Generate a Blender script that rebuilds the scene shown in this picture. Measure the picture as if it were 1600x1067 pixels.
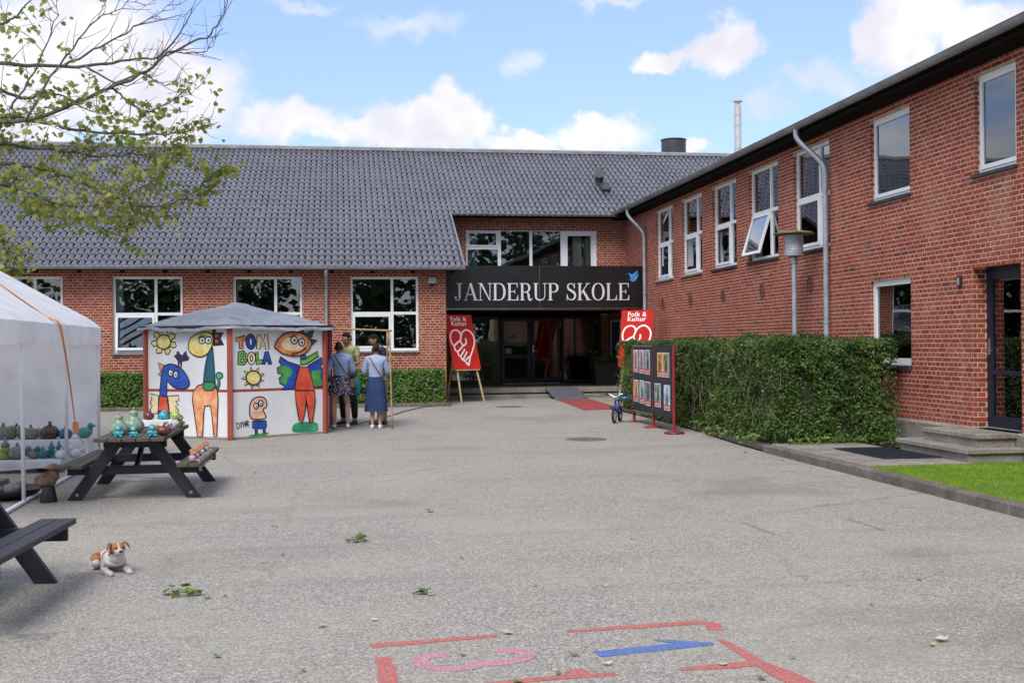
import bpy, bmesh, math, random
import numpy as np
from mathutils import Vector, Matrix, noise
from mathutils.geometry import tessellate_polygon
R = math.radians
random.seed(11)
rng = np.random.default_rng(11)
for o in list(bpy.data.objects):
    bpy.data.objects.remove(o)
scene = bpy.context.scene
col = scene.collection

# ------------------------------------------------------------------ camera
EYE = Vector((0, 0, 1.63))
cam_d = bpy.data.cameras.new('camera')
cam_d.sensor_width = 36.0
cam_d.lens = 1808.75 / 1600 * 36
cam_d.clip_end = 3000
cam = bpy.data.objects.new('camera', cam_d)
col.objects.link(cam)
yaw, pitch, roll = .148, .0025, -.0078
r_ = Vector((math.cos(yaw), -math.sin(yaw), 0))
f_ = Vector((math.sin(yaw) * math.cos(pitch), math.cos(yaw) * math.cos(pitch), math.sin(pitch)))
u_ = r_.cross(f_)
cr = r_ * math.cos(roll) + u_ * math.sin(roll)
cu = -r_ * math.sin(roll) + u_ * math.cos(roll)
mw = Matrix((cr, cu, -f_)).transposed().to_4x4()
mw.translation = EYE
cam.matrix_world = mw
scene.camera = cam

# ------------------------------------------------------------------ light
SUN_EL, SUN_AZ = 50.0, 208.0          # azimuth clockwise from +Y (the view direction): behind the camera, to the left
scene.view_settings.view_transform = 'Standard'
scene.view_settings.look = 'None'
scene.view_settings.gamma = 1
scene.view_settings.use_curve_mapping = False
scene.view_settings.exposure = 1.18
sd = bpy.data.lights.new('sun', 'SUN')
sd.energy = 1.5
sd.angle = R(28)
sd.color = (1, .96, .9)
sun = bpy.data.objects.new('sun', sd)
col.objects.link(sun)
sv = Vector((math.sin(R(SUN_AZ)) * math.cos(R(SUN_EL)), math.cos(R(SUN_AZ)) * math.cos(R(SUN_EL)), math.sin(R(SUN_EL))))
sun.rotation_euler = sv.to_track_quat('Z', 'Y').to_euler()

world = bpy.data.worlds.new('World')
scene.world = world
world.use_nodes = True
W = world.node_tree
W.nodes.clear()


def nd(t, typ, **kw):
    n = t.nodes.new(typ)
    for k, v in kw.items():
        if k.startswith('i_'):
            n.inputs[int(k[2:])].default_value = v
        else:
            setattr(n, k, v)
    return n


def mth(t, op, a, b=None, c=None, clamp=False):
    n = t.nodes.new('ShaderNodeMath')
    n.operation = op
    n.use_clamp = clamp
    for i, v in enumerate((a, b, c)):
        if v is None:
            continue
        if isinstance(v, (int, float)):
            n.inputs[i].default_value = v
        else:
            t.links.new(v, n.inputs[i])
    return n.outputs[0]


def vmt(t, op, a, b=None):
    n = t.nodes.new('ShaderNodeVectorMath')
    n.operation = op
    for i, v in enumerate((a, b)):
        if v is None:
            continue
        if isinstance(v, tuple):
            n.inputs[i].default_value = v
        else:
            t.links.new(v, n.inputs[i])
    return n.outputs['Value'] if op in ('LENGTH', 'DOT_PRODUCT', 'DISTANCE') else n.outputs[0]


def mixc(t, fac, a, b, blend='MIX'):
    n = t.nodes.new('ShaderNodeMix')
    n.data_type = 'RGBA'
    n.blend_type = blend
    n.clamp_factor = True
    for i, v in ((0, fac), (6, a), (7, b)):
        if isinstance(v, (int, float)):
            n.inputs[i].default_value = v
        elif isinstance(v, tuple):
            n.inputs[i].default_value = (v[0], v[1], v[2], 1)
        else:
            t.links.new(v, n.inputs[i])
    return n.outputs[2]


def sstep(t, x, lo, hi):
    n = t.nodes.new('ShaderNodeMapRange')
    n.interpolation_type = 'SMOOTHSTEP'
    t.links.new(x, n.inputs[0])
    n.inputs[1].default_value = lo
    n.inputs[2].default_value = hi
    return n.outputs[0]


def build_world():
    t = W
    tc = nd(t, 'ShaderNodeTexCoord')
    d = vmt(t, 'NORMALIZE', tc.outputs['Generated'])
    sp = nd(t, 'ShaderNodeSeparateXYZ')
    t.links.new(d, sp.inputs[0])
    x, y, z = sp.outputs
    az = mth(t, 'MULTIPLY', mth(t, 'ARCTAN2', x, y), 57.2958)
    el = mth(t, 'MULTIPLY', mth(t, 'ARCSINE', z), 57.2958)
    cb = nd(t, 'ShaderNodeCombineXYZ')
    t.links.new(az, cb.inputs[0])
    t.links.new(el, cb.inputs[1])

    def noise_(sc, det, rough=.55, v=None):
        n = nd(t, 'ShaderNodeTexNoise')
        n.inputs['Scale'].default_value = sc
        n.inputs['Detail'].default_value = det
        n.inputs['Roughness'].default_value = rough
        t.links.new(v if v is not None else d, n.inputs[0])
        return n.outputs
    # cumulus heaps standing round the sky: (azimuth, elevation, half width, half height) in degrees
    big = noise_(11, 2)['Color']
    small = noise_(34, 5, .6)['Color']
    wob = vmt(t, 'MULTIPLY', vmt(t, 'SUBTRACT', big, (.5, .5, .5)), (4.2, 3.0, 0))
    wob2 = vmt(t, 'MULTIPLY', vmt(t, 'SUBTRACT', small, (.5, .5, .5)), (3.4, 2.6, 0))
    p = vmt(t, 'ADD', vmt(t, 'ADD', cb.outputs[0], wob), wob2)
    heaps = [(-8.35,11.9,4.1,2.6),(-12.04,13.4,5.27,3.5),(-14.78,11.33,3.72,3.72),(-2.6,10.7,2.9,1.3),(3.98,10.75,3.2,1.5),(6.2,10.6,1.70,1.35),(1.6,10.0,3.3,0.95),(9.3,9.7,2.4,0.8),(13.2,10.2,2.5,1.0),(17.3,9.2,1.1,.55),(18.9,14.1,1.9,1.4),(16.31,13.8,1.6,0.8),(27.0,13.96,1.9,1.9),(28.4,15.3,2.6,1.9),(31.4,13.8,2.9,1.9)]
    thin = [(9.54,13.76,0.99,0.62),(3.54,15.33,1.86,0.56),(13.67,16.33,1.39,0.31),(-1.43,16.07,1.55,0.43),(21.1,10.9,0.9,0.7),(23.74,12.17,1.86,0.62)]

    def heap(lst):
        out = None
        for a, e, rx, ry in lst:
            l = vmt(t, 'LENGTH', vmt(t, 'MULTIPLY', vmt(t, 'SUBTRACT', p, (a, e, 0)), (1 / rx, 1 / ry, 0)))
            out = l if out is None else mth(t, 'SMOOTH_MIN', out, l, .15)
        return out
    m1 = mth(t, 'SUBTRACT', 1.0, sstep(t, heap(heaps), .58, 1.14))
    m2 = mth(t, 'MULTIPLY', mth(t, 'SUBTRACT', 1.0, sstep(t, heap(thin), .2, 1.6)), .5)
    mask_a = mth(t, 'MAXIMUM', m1, m2)
    # the same kind of cloud over the rest of the sky
    dv = nd(t, 'ShaderNodeVectorMath', operation='SCALE')
    t.links.new(d, dv.inputs[0])
    t.links.new(mth(t, 'DIVIDE', 1.0, mth(t, 'ADD', mth(t, 'ABSOLUTE', z), .25)), dv.inputs['Scale'])
    mask_b = sstep(t, noise_(1.7, 5, .58, dv.outputs[0])['Fac'], .42, .58)
    fold = noise_(15, 4)['Fac']
    cloud = mixc(t, sstep(t, fold, .38, .68), CLOUD_W, CLOUD_G)
    sky = nd(t, 'ShaderNodeTexSky')
    sky.sky_type = 'NISHITA'
    sky.sun_disc = False
    sky.sun_elevation = R(SUN_EL)
    sky.sun_rotation = R(SUN_AZ)
    sky.dust_density = .6
    sky.ozone_density = 2.5
    blue = mixc(t, .45, mixc(t, 1.0, sky.outputs[0], (.1, .093, .1), 'MULTIPLY'), SKY_HAZE)

    def bg(c):
        b = nd(t, 'ShaderNodeBackground')
        t.links.new(c, b.inputs[0])
        return b.outputs[0]
    inx = mth(t, 'SUBTRACT', 1.0, sstep(t, mth(t, 'ABSOLUTE', mth(t, 'SUBTRACT', az, 8.5)), 25, 36))
    iny = mth(t, 'SUBTRACT', 1.0, sstep(t, el, 16.5, 24))
    mx = nd(t, 'ShaderNodeMixShader')
    t.links.new(mth(t, 'MULTIPLY', inx, iny), mx.inputs[0])
    t.links.new(bg(mixc(t, mask_b, blue, CLOUD_B)), mx.inputs[1])
    t.links.new(bg(mixc(t, mask_a, blue, cloud)), mx.inputs[2])
    out = nd(t, 'ShaderNodeOutputWorld')
    t.links.new(mx.outputs[0], out.inputs[0])
    world.cycles.sampling_method = 'MANUAL'
    world.cycles.sample_map_resolution = 256


CLOUD_W, CLOUD_G, CLOUD_B = (.465, .46, .47), (.375, .375, .425), (.44, .44, .46)
SKY_HAZE = (.205, .30, .52)
scene.cycles.max_bounces = 6
scene.cycles.diffuse_bounces = 3
scene.cycles.glossy_bounces = 3
scene.cycles.transmission_bounces = 4
scene.cycles.transparent_max_bounces = 10
build_world()


# ------------------------------------------------------------------ helpers
def g(y):
    """height of the yard: it climbs a little towards the entrance"""
    k = min(1, max(0, (y - 17) / 13))
    return .10 * k * k * (3 - 2 * k)


class MB:
    """collects shapes, links them as ONE mesh object"""
    def __init__(self):
        self.v, self.f, self.m, self.a = [], [], [], []

    def add(self, vs, fs, mi=0, at=None):
        b = len(self.v)
        self.v += [tuple(q) for q in vs]
        for f in fs:
            self.f.append(tuple(i + b for i in f))
            self.m.append(mi)
            self.a.append(random.random() if at is None else at)
        return self

    def box(self, lo, hi, mi=0, M=None, at=None):
        x0, y0, z0 = lo
        x1, y1, z1 = hi
        vs = [(x0, y0, z0), (x1, y0, z0), (x1, y1, z0), (x0, y1, z0), (x0, y0, z1), (x1, y0, z1), (x1, y1, z1), (x0, y1, z1)]
        if M is not None:
            vs = [M @ Vector(q) for q in vs]
        return self.add(vs, [(0, 3, 2, 1), (4, 5, 6, 7), (0, 1, 5, 4), (1, 2, 6, 5), (2, 3, 7, 6), (3, 0, 4, 7)], mi, at)

    def bbox(self, lo, hi, b=.006, mi=0, M=None):
        """box with its upright and horizontal edges chamfered"""
        bm = bmesh.new()
        bmesh.ops.create_cube(bm, size=1)
        c = (Vector(lo) + Vector(hi)) / 2
        s = Vector(hi) - Vector(lo)
        for q in bm.verts:
            q.co = Vector((q.co.x * s.x, q.co.y * s.y, q.co.z * s.z)) + c
        bmesh.ops.bevel(bm, geom=list(bm.edges), offset=b, segments=1, affect='EDGES')
        vs = [M @ q.co if M is not None else q.co.copy() for q in bm.verts]
        bm.verts.index_update()
        self.add(vs, [[q.index for q in f.verts] for f in bm.faces], mi)
        bm.free()
        return self

    def bar(self, a, b, w, h, mi=0, up=(0, 0, 1), bev=.004):
        """straight timber of section w x h from a to b"""
        a, b = Vector(a), Vector(b)
        d = (b - a)
        L = d.length
        d.normalize()
        s = d.cross(Vector(up))
        if s.length < 1e-4:
            s = d.cross(Vector((1, 0, 0)))
        s.normalize()
        u = s.cross(d)
        M = Matrix((s, d, u)).transposed().to_4x4()
        M.translation = a
        return self.bbox((-w / 2, 0, -h / 2), (w / 2, L, h / 2), bev, mi, M)

    def tube(self, pts, r, n=8, mi=0, cap=True, flat=1.0):
        pts = [Vector(p) for p in pts]
        k = len(pts)
        rs = r if isinstance(r, (list, tuple)) else [r] * k
        rings = []
        ref = None
        for i, p in enumerate(pts):
            d = (pts[min(i + 1, k - 1)] - pts[max(i - 1, 0)]).normalized()
            if ref is None:
                ref = d.orthogonal().normalized()
            ref = (ref - d * ref.dot(d))
            ref = ref.normalized() if ref.length > 1e-6 else d.orthogonal().normalized()
            s = d.cross(ref)
            rings.append([p + (ref * math.cos(2 * math.pi * j / n) + s * flat * math.sin(2 * math.pi * j / n)) * rs[i] for j in range(n)])
        return self.loft(rings, mi, cap)

    def loft(self, rings, mi=0, cap=True):
        n = len(rings[0])
        vs = [q for rg in rings for q in rg]
        fs = [(i * n + j, i * n + (j + 1) % n, (i + 1) * n + (j + 1) % n, (i + 1) * n + j) for i in range(len(rings) - 1) for j in range(n)]
        if cap:
            fs.append(tuple(reversed(range(n))))
            fs.append(tuple(range((len(rings) - 1) * n, len(rings) * n)))
        return self.add(vs, fs, mi)

    def lathe(self, prof, c=(0, 0, 0), n=16, mi=0, sx=1, sy=1, M=None):
        rings = []
        for r, z in prof:
            rg = [Vector((r * sx * math.cos(2 * math.pi * j / n), r * sy * math.sin(2 * math.pi * j / n), z)) for j in range(n)]
            if M is not None:
                rg = [M @ q for q in rg]
            rings.append([q + Vector(c) for q in rg])
        return self.loft(rings, mi)

    def ball(self, c, r, mi=0, n=10, k=7, M=None):
        rx, ry, rz = r if isinstance(r, (tuple, list)) else (r, r, r)
        prof = [(max(.02, math.sin(math.pi * i / k)), -math.cos(math.pi * i / k)) for i in range(k + 1)]
        rings = []
        for a, z in prof:
            rg = [Vector((a * rx * math.cos(2 * math.pi * j / n), a * ry * math.sin(2 * math.pi * j / n), z * rz)) for j in range(n)]
            if M is not None:
                rg = [M @ q for q in rg]
            rings.append([q + Vector(c) for q in rg])
        return self.loft(rings, mi)

    def poly(self, pts, z0, z1, fr, mi=0):
        """flat outline (u, v) extruded from z0 to z1; fr(u, v, w) maps it into place"""
        pts = [q[:2] for q in pts]
        p3 = [Vector((a, b, 0)) for a, b in pts]
        ar = sum(pts[i][0] * pts[(i + 1) % len(pts)][1] - pts[(i + 1) % len(pts)][0] * pts[i][1] for i in range(len(pts)))
        if ar < 0:
            p3.reverse()
            pts = list(reversed(pts))
        n = len(pts)
        tri = tessellate_polygon([p3])
        vs = [fr(a, b, z0) for a, b in pts] + [fr(a, b, z1) for a, b in pts]
        fs = []
        for tr in tri:
            a, b, c = (p3[i] for i in tr)
            o = tr if (b - a).cross(c - a).z > 0 else tr[::-1]
            fs.append(tuple(i + n for i in o))
        fs += [(i, (i + 1) % n, (i + 1) % n + n, i + n) for i in range(n)]
        return self.add(vs, fs, mi)

    def build(self, name, mats, parent=None, smooth=False, M=None):
        me = bpy.data.meshes.new(name)
        me.from_pydata(self.v, [], self.f)
        if not isinstance(mats, (list, tuple)):
            mats = [mats]
        for m in mats:
            me.materials.append(m)
        if len(mats) > 1:
            me.polygons.foreach_set('material_index', self.m)
        at = me.attributes.new('rnd', 'FLOAT', 'FACE')
        at.data.foreach_set('value', self.a)
        if smooth:
            me.polygons.foreach_set('use_smooth', [True] * len(self.f))
        me.update()
        o = bpy.data.objects.new(name, me)
        col.objects.link(o)
        if parent:
            o.parent = parent
        if M is not None:
            o.matrix_local = M
        return o


def smooth_by_angle(o, ang=40):
    me = o.data
    me.polygons.foreach_set('use_smooth', [True] * len(me.polygons))
    bm = bmesh.new()
    bm.from_mesh(me)
    for e in bm.edges:
        if len(e.link_faces) == 2 and e.calc_face_angle(0) > R(ang):
            e.smooth = False
    bm.to_mesh(me)
    bm.free()
    return o


def tag(o, label=None, cat=None, group=None, kind=None):
    for k, v in (('label', label), ('category', cat), ('group', group), ('kind', kind)):
        if v:
            o[k] = v
    return o


def empty(name, loc=(0, 0, 0), rz=0, parent=None):
    o = bpy.data.objects.new(name, None)
    o.empty_display_size = .1
    col.objects.link(o)
    o.location = loc
    o.rotation_euler.z = rz
    if parent:
        o.parent = parent
    return o


def copy_tree(o, parent=None):
    c = o.copy()
    col.objects.link(c)
    if parent:
        c.parent = parent
    for ch in o.children:
        copy_tree(ch, c)
    return c


def spline(pts, n=6, closed=False):
    """Catmull-Rom through the points"""
    P = [Vector(p) for p in pts]
    k = len(P)
    out = []
    rg = range(k) if closed else range(k - 1)
    for i in rg:
        if closed:
            a, b, c, d = P[(i - 1) % k], P[i], P[(i + 1) % k], P[(i + 2) % k]
        else:
            a, b, c, d = P[max(i - 1, 0)], P[i], P[i + 1], P[min(i + 2, k - 1)]
        for j in range(n):
            s = j / n
            out.append(.5 * (2 * b + (c - a) * s + (2 * a - 5 * b + 4 * c - d) * s * s + (3 * b - a - 3 * c + d) * s ** 3))
    if not closed:
        out.append(P[-1])
    return [tuple(q) for q in out]


# ------------------------------------------------------------------ materials
MATS = {}


def mat(name, c, rough=.7, var=.12, scale=6., bump=0., metal=0., spec=.5, c2=None, fine=0., rnd=0., coat=0., bscale=None, stretch=None):
    """paint, wood, cloth...: base colour with uneven patches (var or c2), grain and bump"""
    if name in MATS:
        return MATS[name]
    m = bpy.data.materials.new(name)
    m.use_nodes = True
    t = m.node_tree
    b = t.nodes['Principled BSDF']
    tc = nd(t, 'ShaderNodeTexCoord')
    n = nd(t, 'ShaderNodeTexNoise')
    n.inputs['Scale'].default_value = scale
    n.inputs['Detail'].default_value = 5
    n.inputs['Roughness'].default_value = .62
    OC = tc.outputs['Object']
    if stretch:
        mpn = nd(t, 'ShaderNodeMapping')
        mpn.inputs['Scale'].default_value = stretch
        t.links.new(OC, mpn.inputs[0])
        OC = mpn.outputs[0]
    t.links.new(OC, n.inputs[0])
    lo = tuple(x * (1 - var) for x in c)
    hi = c2 if c2 else tuple(min(1, x * (1 + var)) for x in c)
    cc = mixc(t, sstep(t, n.outputs[0], .3, .7), lo, hi)
    if rnd:
        a = nd(t, 'ShaderNodeAttribute', attribute_name='rnd')
        oi = nd(t, 'ShaderNodeObjectInfo')
        rv = mth(t, 'FRACT', mth(t, 'ADD', a.outputs['Fac'], oi.outputs['Random']))
        hs = nd(t, 'ShaderNodeHueSaturation')
        t.links.new(cc, hs.inputs['Color'])
        t.links.new(mth(t, 'ADD', mth(t, 'MULTIPLY', rv, 2 * rnd), 1 - rnd), hs.inputs['Value'])
        cc = hs.outputs[0]
    if fine:
        n2 = nd(t, 'ShaderNodeTexNoise')
        n2.inputs['Scale'].default_value = scale * 14
        n2.inputs['Detail'].default_value = 3
        t.links.new(OC, n2.inputs[0])
        cc = mixc(t, fine, cc, mixc(t, sstep(t, n2.outputs[0], .35, .65), tuple(x * .45 for x in c), tuple(min(1, x * 1.5) for x in c)))
    t.links.new(cc, b.inputs['Base Color'])
    rr = mth(t, 'ADD', mth(t, 'MULTIPLY', n.outputs[0], .24), rough - .12, clamp=True)
    t.links.new(rr, b.inputs['Roughness'])
    b.inputs['Metallic'].default_value = metal
    b.inputs['Specular IOR Level'].default_value = spec
    b.inputs['Coat Weight'].default_value = coat
    if bump:
        nb = nd(t, 'ShaderNodeTexNoise')
        nb.inputs['Scale'].default_value = bscale or scale * 5
        nb.inputs['Detail'].default_value = 4
        t.links.new(OC, nb.inputs[0])
        bp = nd(t, 'ShaderNodeBump')
        bp.inputs['Strength'].default_value = bump
        bp.inputs['Distance'].default_value = .02
        t.links.new(nb.outputs[0], bp.inputs['Height'])
        t.links.new(bp.outputs[0], b.inputs['Normal'])
    MATS[name] = m
    return m


def glass_mat(name='window glass', tint=(.8, .85, .83)):
    if name in MATS:
        return MATS[name]
    m = bpy.data.materials.new(name)
    m.use_nodes = True
    t = m.node_tree
    t.nodes.clear()
    tr = nd(t, 'ShaderNodeBsdfTransparent')
    tr.inputs[0].default_value = (*tint, 1)
    gl = nd(t, 'ShaderNodeBsdfGlossy')
    gl.inputs['Roughness'].default_value = .0
    gl.inputs['Color'].default_value = (.95, .97, 1, 1)
    tc = nd(t, 'ShaderNodeTexCoord')
    n = nd(t, 'ShaderNodeTexNoise')
    n.inputs['Scale'].default_value = 1.1
    n.inputs['Detail'].default_value = 1
    t.links.new(tc.outputs['Object'], n.inputs[0])
    bp = nd(t, 'ShaderNodeBump')
    bp.inputs['Strength'].default_value = .12
    bp.inputs['Distance'].default_value = .02
    t.links.new(n.outputs[0], bp.inputs['Height'])
    t.links.new(bp.outputs[0], gl.inputs['Normal'])
    fr = nd(t, 'ShaderNodeFresnel')
    fr.inputs[0].default_value = 1.5
    fac = mth(t, 'MULTIPLY', fr.outputs[0], 2.5, clamp=True)
    mx = nd(t, 'ShaderNodeMixShader')
    t.links.new(fac, mx.inputs[0])
    t.links.new(tr.outputs[0], mx.inputs[1])
    t.links.new(gl.outputs[0], mx.inputs[2])
    o = nd(t, 'ShaderNodeOutputMaterial')
    t.links.new(mx.outputs[0], o.inputs[0])
    MATS[name] = m
    return m


def ramp(t, fac, stops):
    n = nd(t, 'ShaderNodeValToRGB')
    cr_ = n.color_ramp
    while len(cr_.elements) < len(stops):
        cr_.elements.new(.5)
    for e, (p, c) in zip(cr_.elements, stops):
        e.position = p
        e.color = (*c, 1)
    t.links.new(fac, n.inputs[0])
    return n.outputs[0]


def brick_mat():
    m = bpy.data.materials.new('red brick')
    m.use_nodes = True
    t = m.node_tree
    b = t.nodes['Principled BSDF']
    a = nd(t, 'ShaderNodeAttribute', attribute_name='rnd')
    oi = nd(t, 'ShaderNodeObjectInfo')
    rv = mth(t, 'FRACT', mth(t, 'ADD', a.outputs['Fac'], oi.outputs['Random']))
    base = ramp(t, rv, [(0, (.13, .034, .026)), (.025, (.18, .037, .026)), (.07, (.25, .045, .026)), (.5, (.305, .055, .029)), (.88, (.35, .066, .034)), (.97, (.37, .088, .042)), (1, (.40, .12, .06))])
    ge = nd(t, 'ShaderNodeNewGeometry')
    n = nd(t, 'ShaderNodeTexNoise')
    n.inputs['Scale'].default_value = 26
    n.inputs['Detail'].default_value = 5
    n.inputs['Roughness'].default_value = .7
    t.links.new(ge.outputs['Position'], n.inputs[0])
    n2 = nd(t, 'ShaderNodeTexNoise')
    n2.inputs['Scale'].default_value = .8
    n2.inputs['Detail'].default_value = 4
    t.links.new(ge.outputs['Position'], n2.inputs[0])
    c = mixc(t, sstep(t, n.outputs[0], .42, .75), base, mixc(t, .45, base, (.1, .035, .03)))
    c = mixc(t, mth(t, 'MULTIPLY', sstep(t, n2.outputs[0], .5, .75), .3), c, (.36, .16, .11))
    mp = nd(t, 'ShaderNodeMapping')
    mp.inputs['Scale'].default_value = (2.2, 2.2, .28)
    t.links.new(ge.outputs['Position'], mp.inputs[0])
    n3 = nd(t, 'ShaderNodeTexNoise')
    n3.inputs['Scale'].default_value = 1.4
    n3.inputs['Detail'].default_value = 5
    t.links.new(mp.outputs[0], n3.inputs[0])
    c = mixc(t, mth(t, 'MULTIPLY', sstep(t, n3.outputs[0], .56, .74), .28), c, (.42, .22, .15))
    c = mixc(t, mth(t, 'MULTIPLY', sstep(t, n3.outputs[0], .44, .28), .22), c, (.14, .04, .03))
    t.links.new(c, b.inputs['Base Color'])
    b.inputs['Roughness'].default_value = .88
    b.inputs['Specular IOR Level'].default_value = .25
    bp = nd(t, 'ShaderNodeBump')
    bp.inputs['Strength'].default_value = .35
    bp.inputs['Distance'].default_value = .01
    t.links.new(n.outputs[0], bp.inputs['Height'])
    t.links.new(bp.outputs[0], b.inputs['Normal'])
    return m


def leaf_mat(name, stops, trans=.35, rough=.45, spec=.4):
    m = bpy.data.materials.new(name)
    m.use_nodes = True
    t = m.node_tree
    b = t.nodes['Principled BSDF']
    a = nd(t, 'ShaderNodeAttribute', attribute_name='rnd')
    ge = nd(t, 'ShaderNodeNewGeometry')
    n = nd(t, 'ShaderNodeTexNoise')
    n.inputs['Scale'].default_value = 2.2
    n.inputs['Detail'].default_value = 3
    t.links.new(ge.outputs['Position'], n.inputs[0])
    v = mth(t, 'ADD', mth(t, 'MULTIPLY', a.outputs['Fac'], .65), mth(t, 'MULTIPLY', sstep(t, n.outputs[0], .3, .7), .35))
    c = ramp(t, v, stops)
    t.links.new(c, b.inputs['Base Color'])
    b.inputs['Roughness'].default_value = rough
    b.inputs['Specular IOR Level'].default_value = spec
    tl = nd(t, 'ShaderNodeBsdfTranslucent')
    t.links.new(c, tl.inputs[0])
    mx = nd(t, 'ShaderNodeMixShader')
    mx.inputs[0].default_value = trans
    t.links.new(b.outputs[0], mx.inputs[1])
    t.links.new(tl.outputs[0], mx.inputs[2])
    t.links.new(mx.outputs[0], t.nodes['Material Output'].inputs[0])
    return m


def asphalt_mat():
    m = bpy.data.materials.new('worn pebbly asphalt')
    m.use_nodes = True
    t = m.node_tree
    b = t.nodes['Principled BSDF']
    ge = nd(t, 'ShaderNodeNewGeometry')
    P = ge.outputs['Position']
    vo = nd(t, 'ShaderNodeTexVoronoi')
    vo.inputs['Scale'].default_value = 100
    vo.inputs['Randomness'].default_value = 1
    t.links.new(P, vo.inputs[0])
    sep = nd(t, 'ShaderNodeSeparateColor')
    t.links.new(vo.outputs['Color'], sep.inputs[0])
    chip = ramp(t, sep.outputs[0], [(0, (.095, .087, .074)), (.25, (.19, .175, .153)), (.55, (.31, .287, .253)), (.8, (.43, .40, .357)), (1, (.65, .61, .55))])
    n = nd(t, 'ShaderNodeTexNoise')
    n.inputs['Scale'].default_value = .55
    n.inputs['Detail'].default_value = 6
    n.inputs['Roughness'].default_value = .6
    t.links.new(P, n.inputs[0])
    n2 = nd(t, 'ShaderNodeTexNoise')
    n2.inputs['Scale'].default_value = 7
    n2.inputs['Detail'].default_value = 6
    n2.inputs['Roughness'].default_value = .7
    t.links.new(P, n2.inputs[0])
    n3 = nd(t, 'ShaderNodeTexNoise')
    n3.inputs['Scale'].default_value = 40
    n3.inputs['Detail'].default_value = 4
    t.links.new(P, n3.inputs[0])
    c = mixc(t, .30, chip, (.30, .278, .242))
    c = mixc(t, mth(t, 'MULTIPLY', sstep(t, n2.outputs[0], .35, .7), .35), c, mixc(t, .5, c, (.15, .13, .118)))
    c = mixc(t, mth(t, 'MULTIPLY', sstep(t, n.outputs[0], .4, .68), .42), c, (.37, .343, .29))
    c = mixc(t, mth(t, 'MULTIPLY', sstep(t, n3.outputs[0], .62, .75), .35), c, (.43, .40, .355))
    n5 = nd(t, 'ShaderNodeTexNoise')
    n5.inputs['Scale'].default_value = 2.1
    n5.inputs['Detail'].default_value = 4
    t.links.new(P, n5.inputs[0])
    c = mixc(t, .5, c, mixc(t, sstep(t, n5.outputs[0], .38, .62), (1.05, .985, .94), (1.0, 1.0, .92)), 'MULTIPLY')
    # long faint drag marks and patches of finer sand
    st = nd(t, 'ShaderNodeMapping')
    st.inputs['Scale'].default_value = (.35, 2.6, 1)
    st.inputs['Rotation'].default_value = (0, 0, .18)
    t.links.new(P, st.inputs[0])
    n4 = nd(t, 'ShaderNodeTexNoise')
    n4.inputs['Scale'].default_value = .8
    n4.inputs['Detail'].default_value = 5
    t.links.new(st.outputs[0], n4.inputs[0])
    c = mixc(t, mth(t, 'MULTIPLY', sstep(t, n4.outputs[0], .52, .72), .28), c, (.185, .16, .138))
    # hairline cracks, an old repair seam and darker mossy grit in places
    wv = nd(t, 'ShaderNodeMapping')
    wv.inputs['Scale'].default_value = (.22, .22, .22)
    t.links.new(vmt(t, 'ADD', P, vmt(t, 'MULTIPLY', n2.outputs['Color'], (.5, .5, 0))), wv.inputs[0])
    vc = nd(t, 'ShaderNodeTexVoronoi')
    vc.feature = 'DISTANCE_TO_EDGE'
    vc.inputs['Scale'].default_value = 1.0
    t.links.new(wv.outputs[0], vc.inputs[0])
    crack = mth(t, 'MULTIPLY', mth(t, 'SUBTRACT', 1.0, sstep(t, vc.outputs['Distance'], .0005, .0035)), sstep(t, n.outputs[0], .42, .6))
    c = mixc(t, mth(t, 'MULTIPLY', crack, .55), c, (.07, .06, .05))
    n6 = nd(t, 'ShaderNodeTexNoise')
    n6.inputs['Scale'].default_value = .33
    n6.inputs['Detail'].default_value = 8
    n6.inputs['Roughness'].default_value = .66
    t.links.new(vmt(t, 'ADD', P, (31, 7, 0)), n6.inputs[0])
    c = mixc(t, mth(t, 'MULTIPLY', sstep(t, n6.outputs[0], .53, .72), .45), c, (.15, .135, .105))
    t.links.new(c, b.inputs['Base Color'])
    b.inputs['Roughness'].default_value = .85
    b.inputs['Specular IOR Level'].default_value = .3
    bp = nd(t, 'ShaderNodeBump')
    bp.inputs['Strength'].default_value = .5
    bp.inputs['Distance'].default_value = .006
    t.links.new(vo.outputs['Distance'], bp.inputs['Height'])
    bp2 = nd(t, 'ShaderNodeBump')
    bp2.inputs['Strength'].default_value = .3
    bp2.inputs['Distance'].default_value = .02
    t.links.new(n2.outputs[0], bp2.inputs['Height'])
    t.links.new(bp.outputs[0], bp2.inputs['Normal'])
    t.links.new(bp2.outputs[0], b.inputs['Normal'])
    return m


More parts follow.
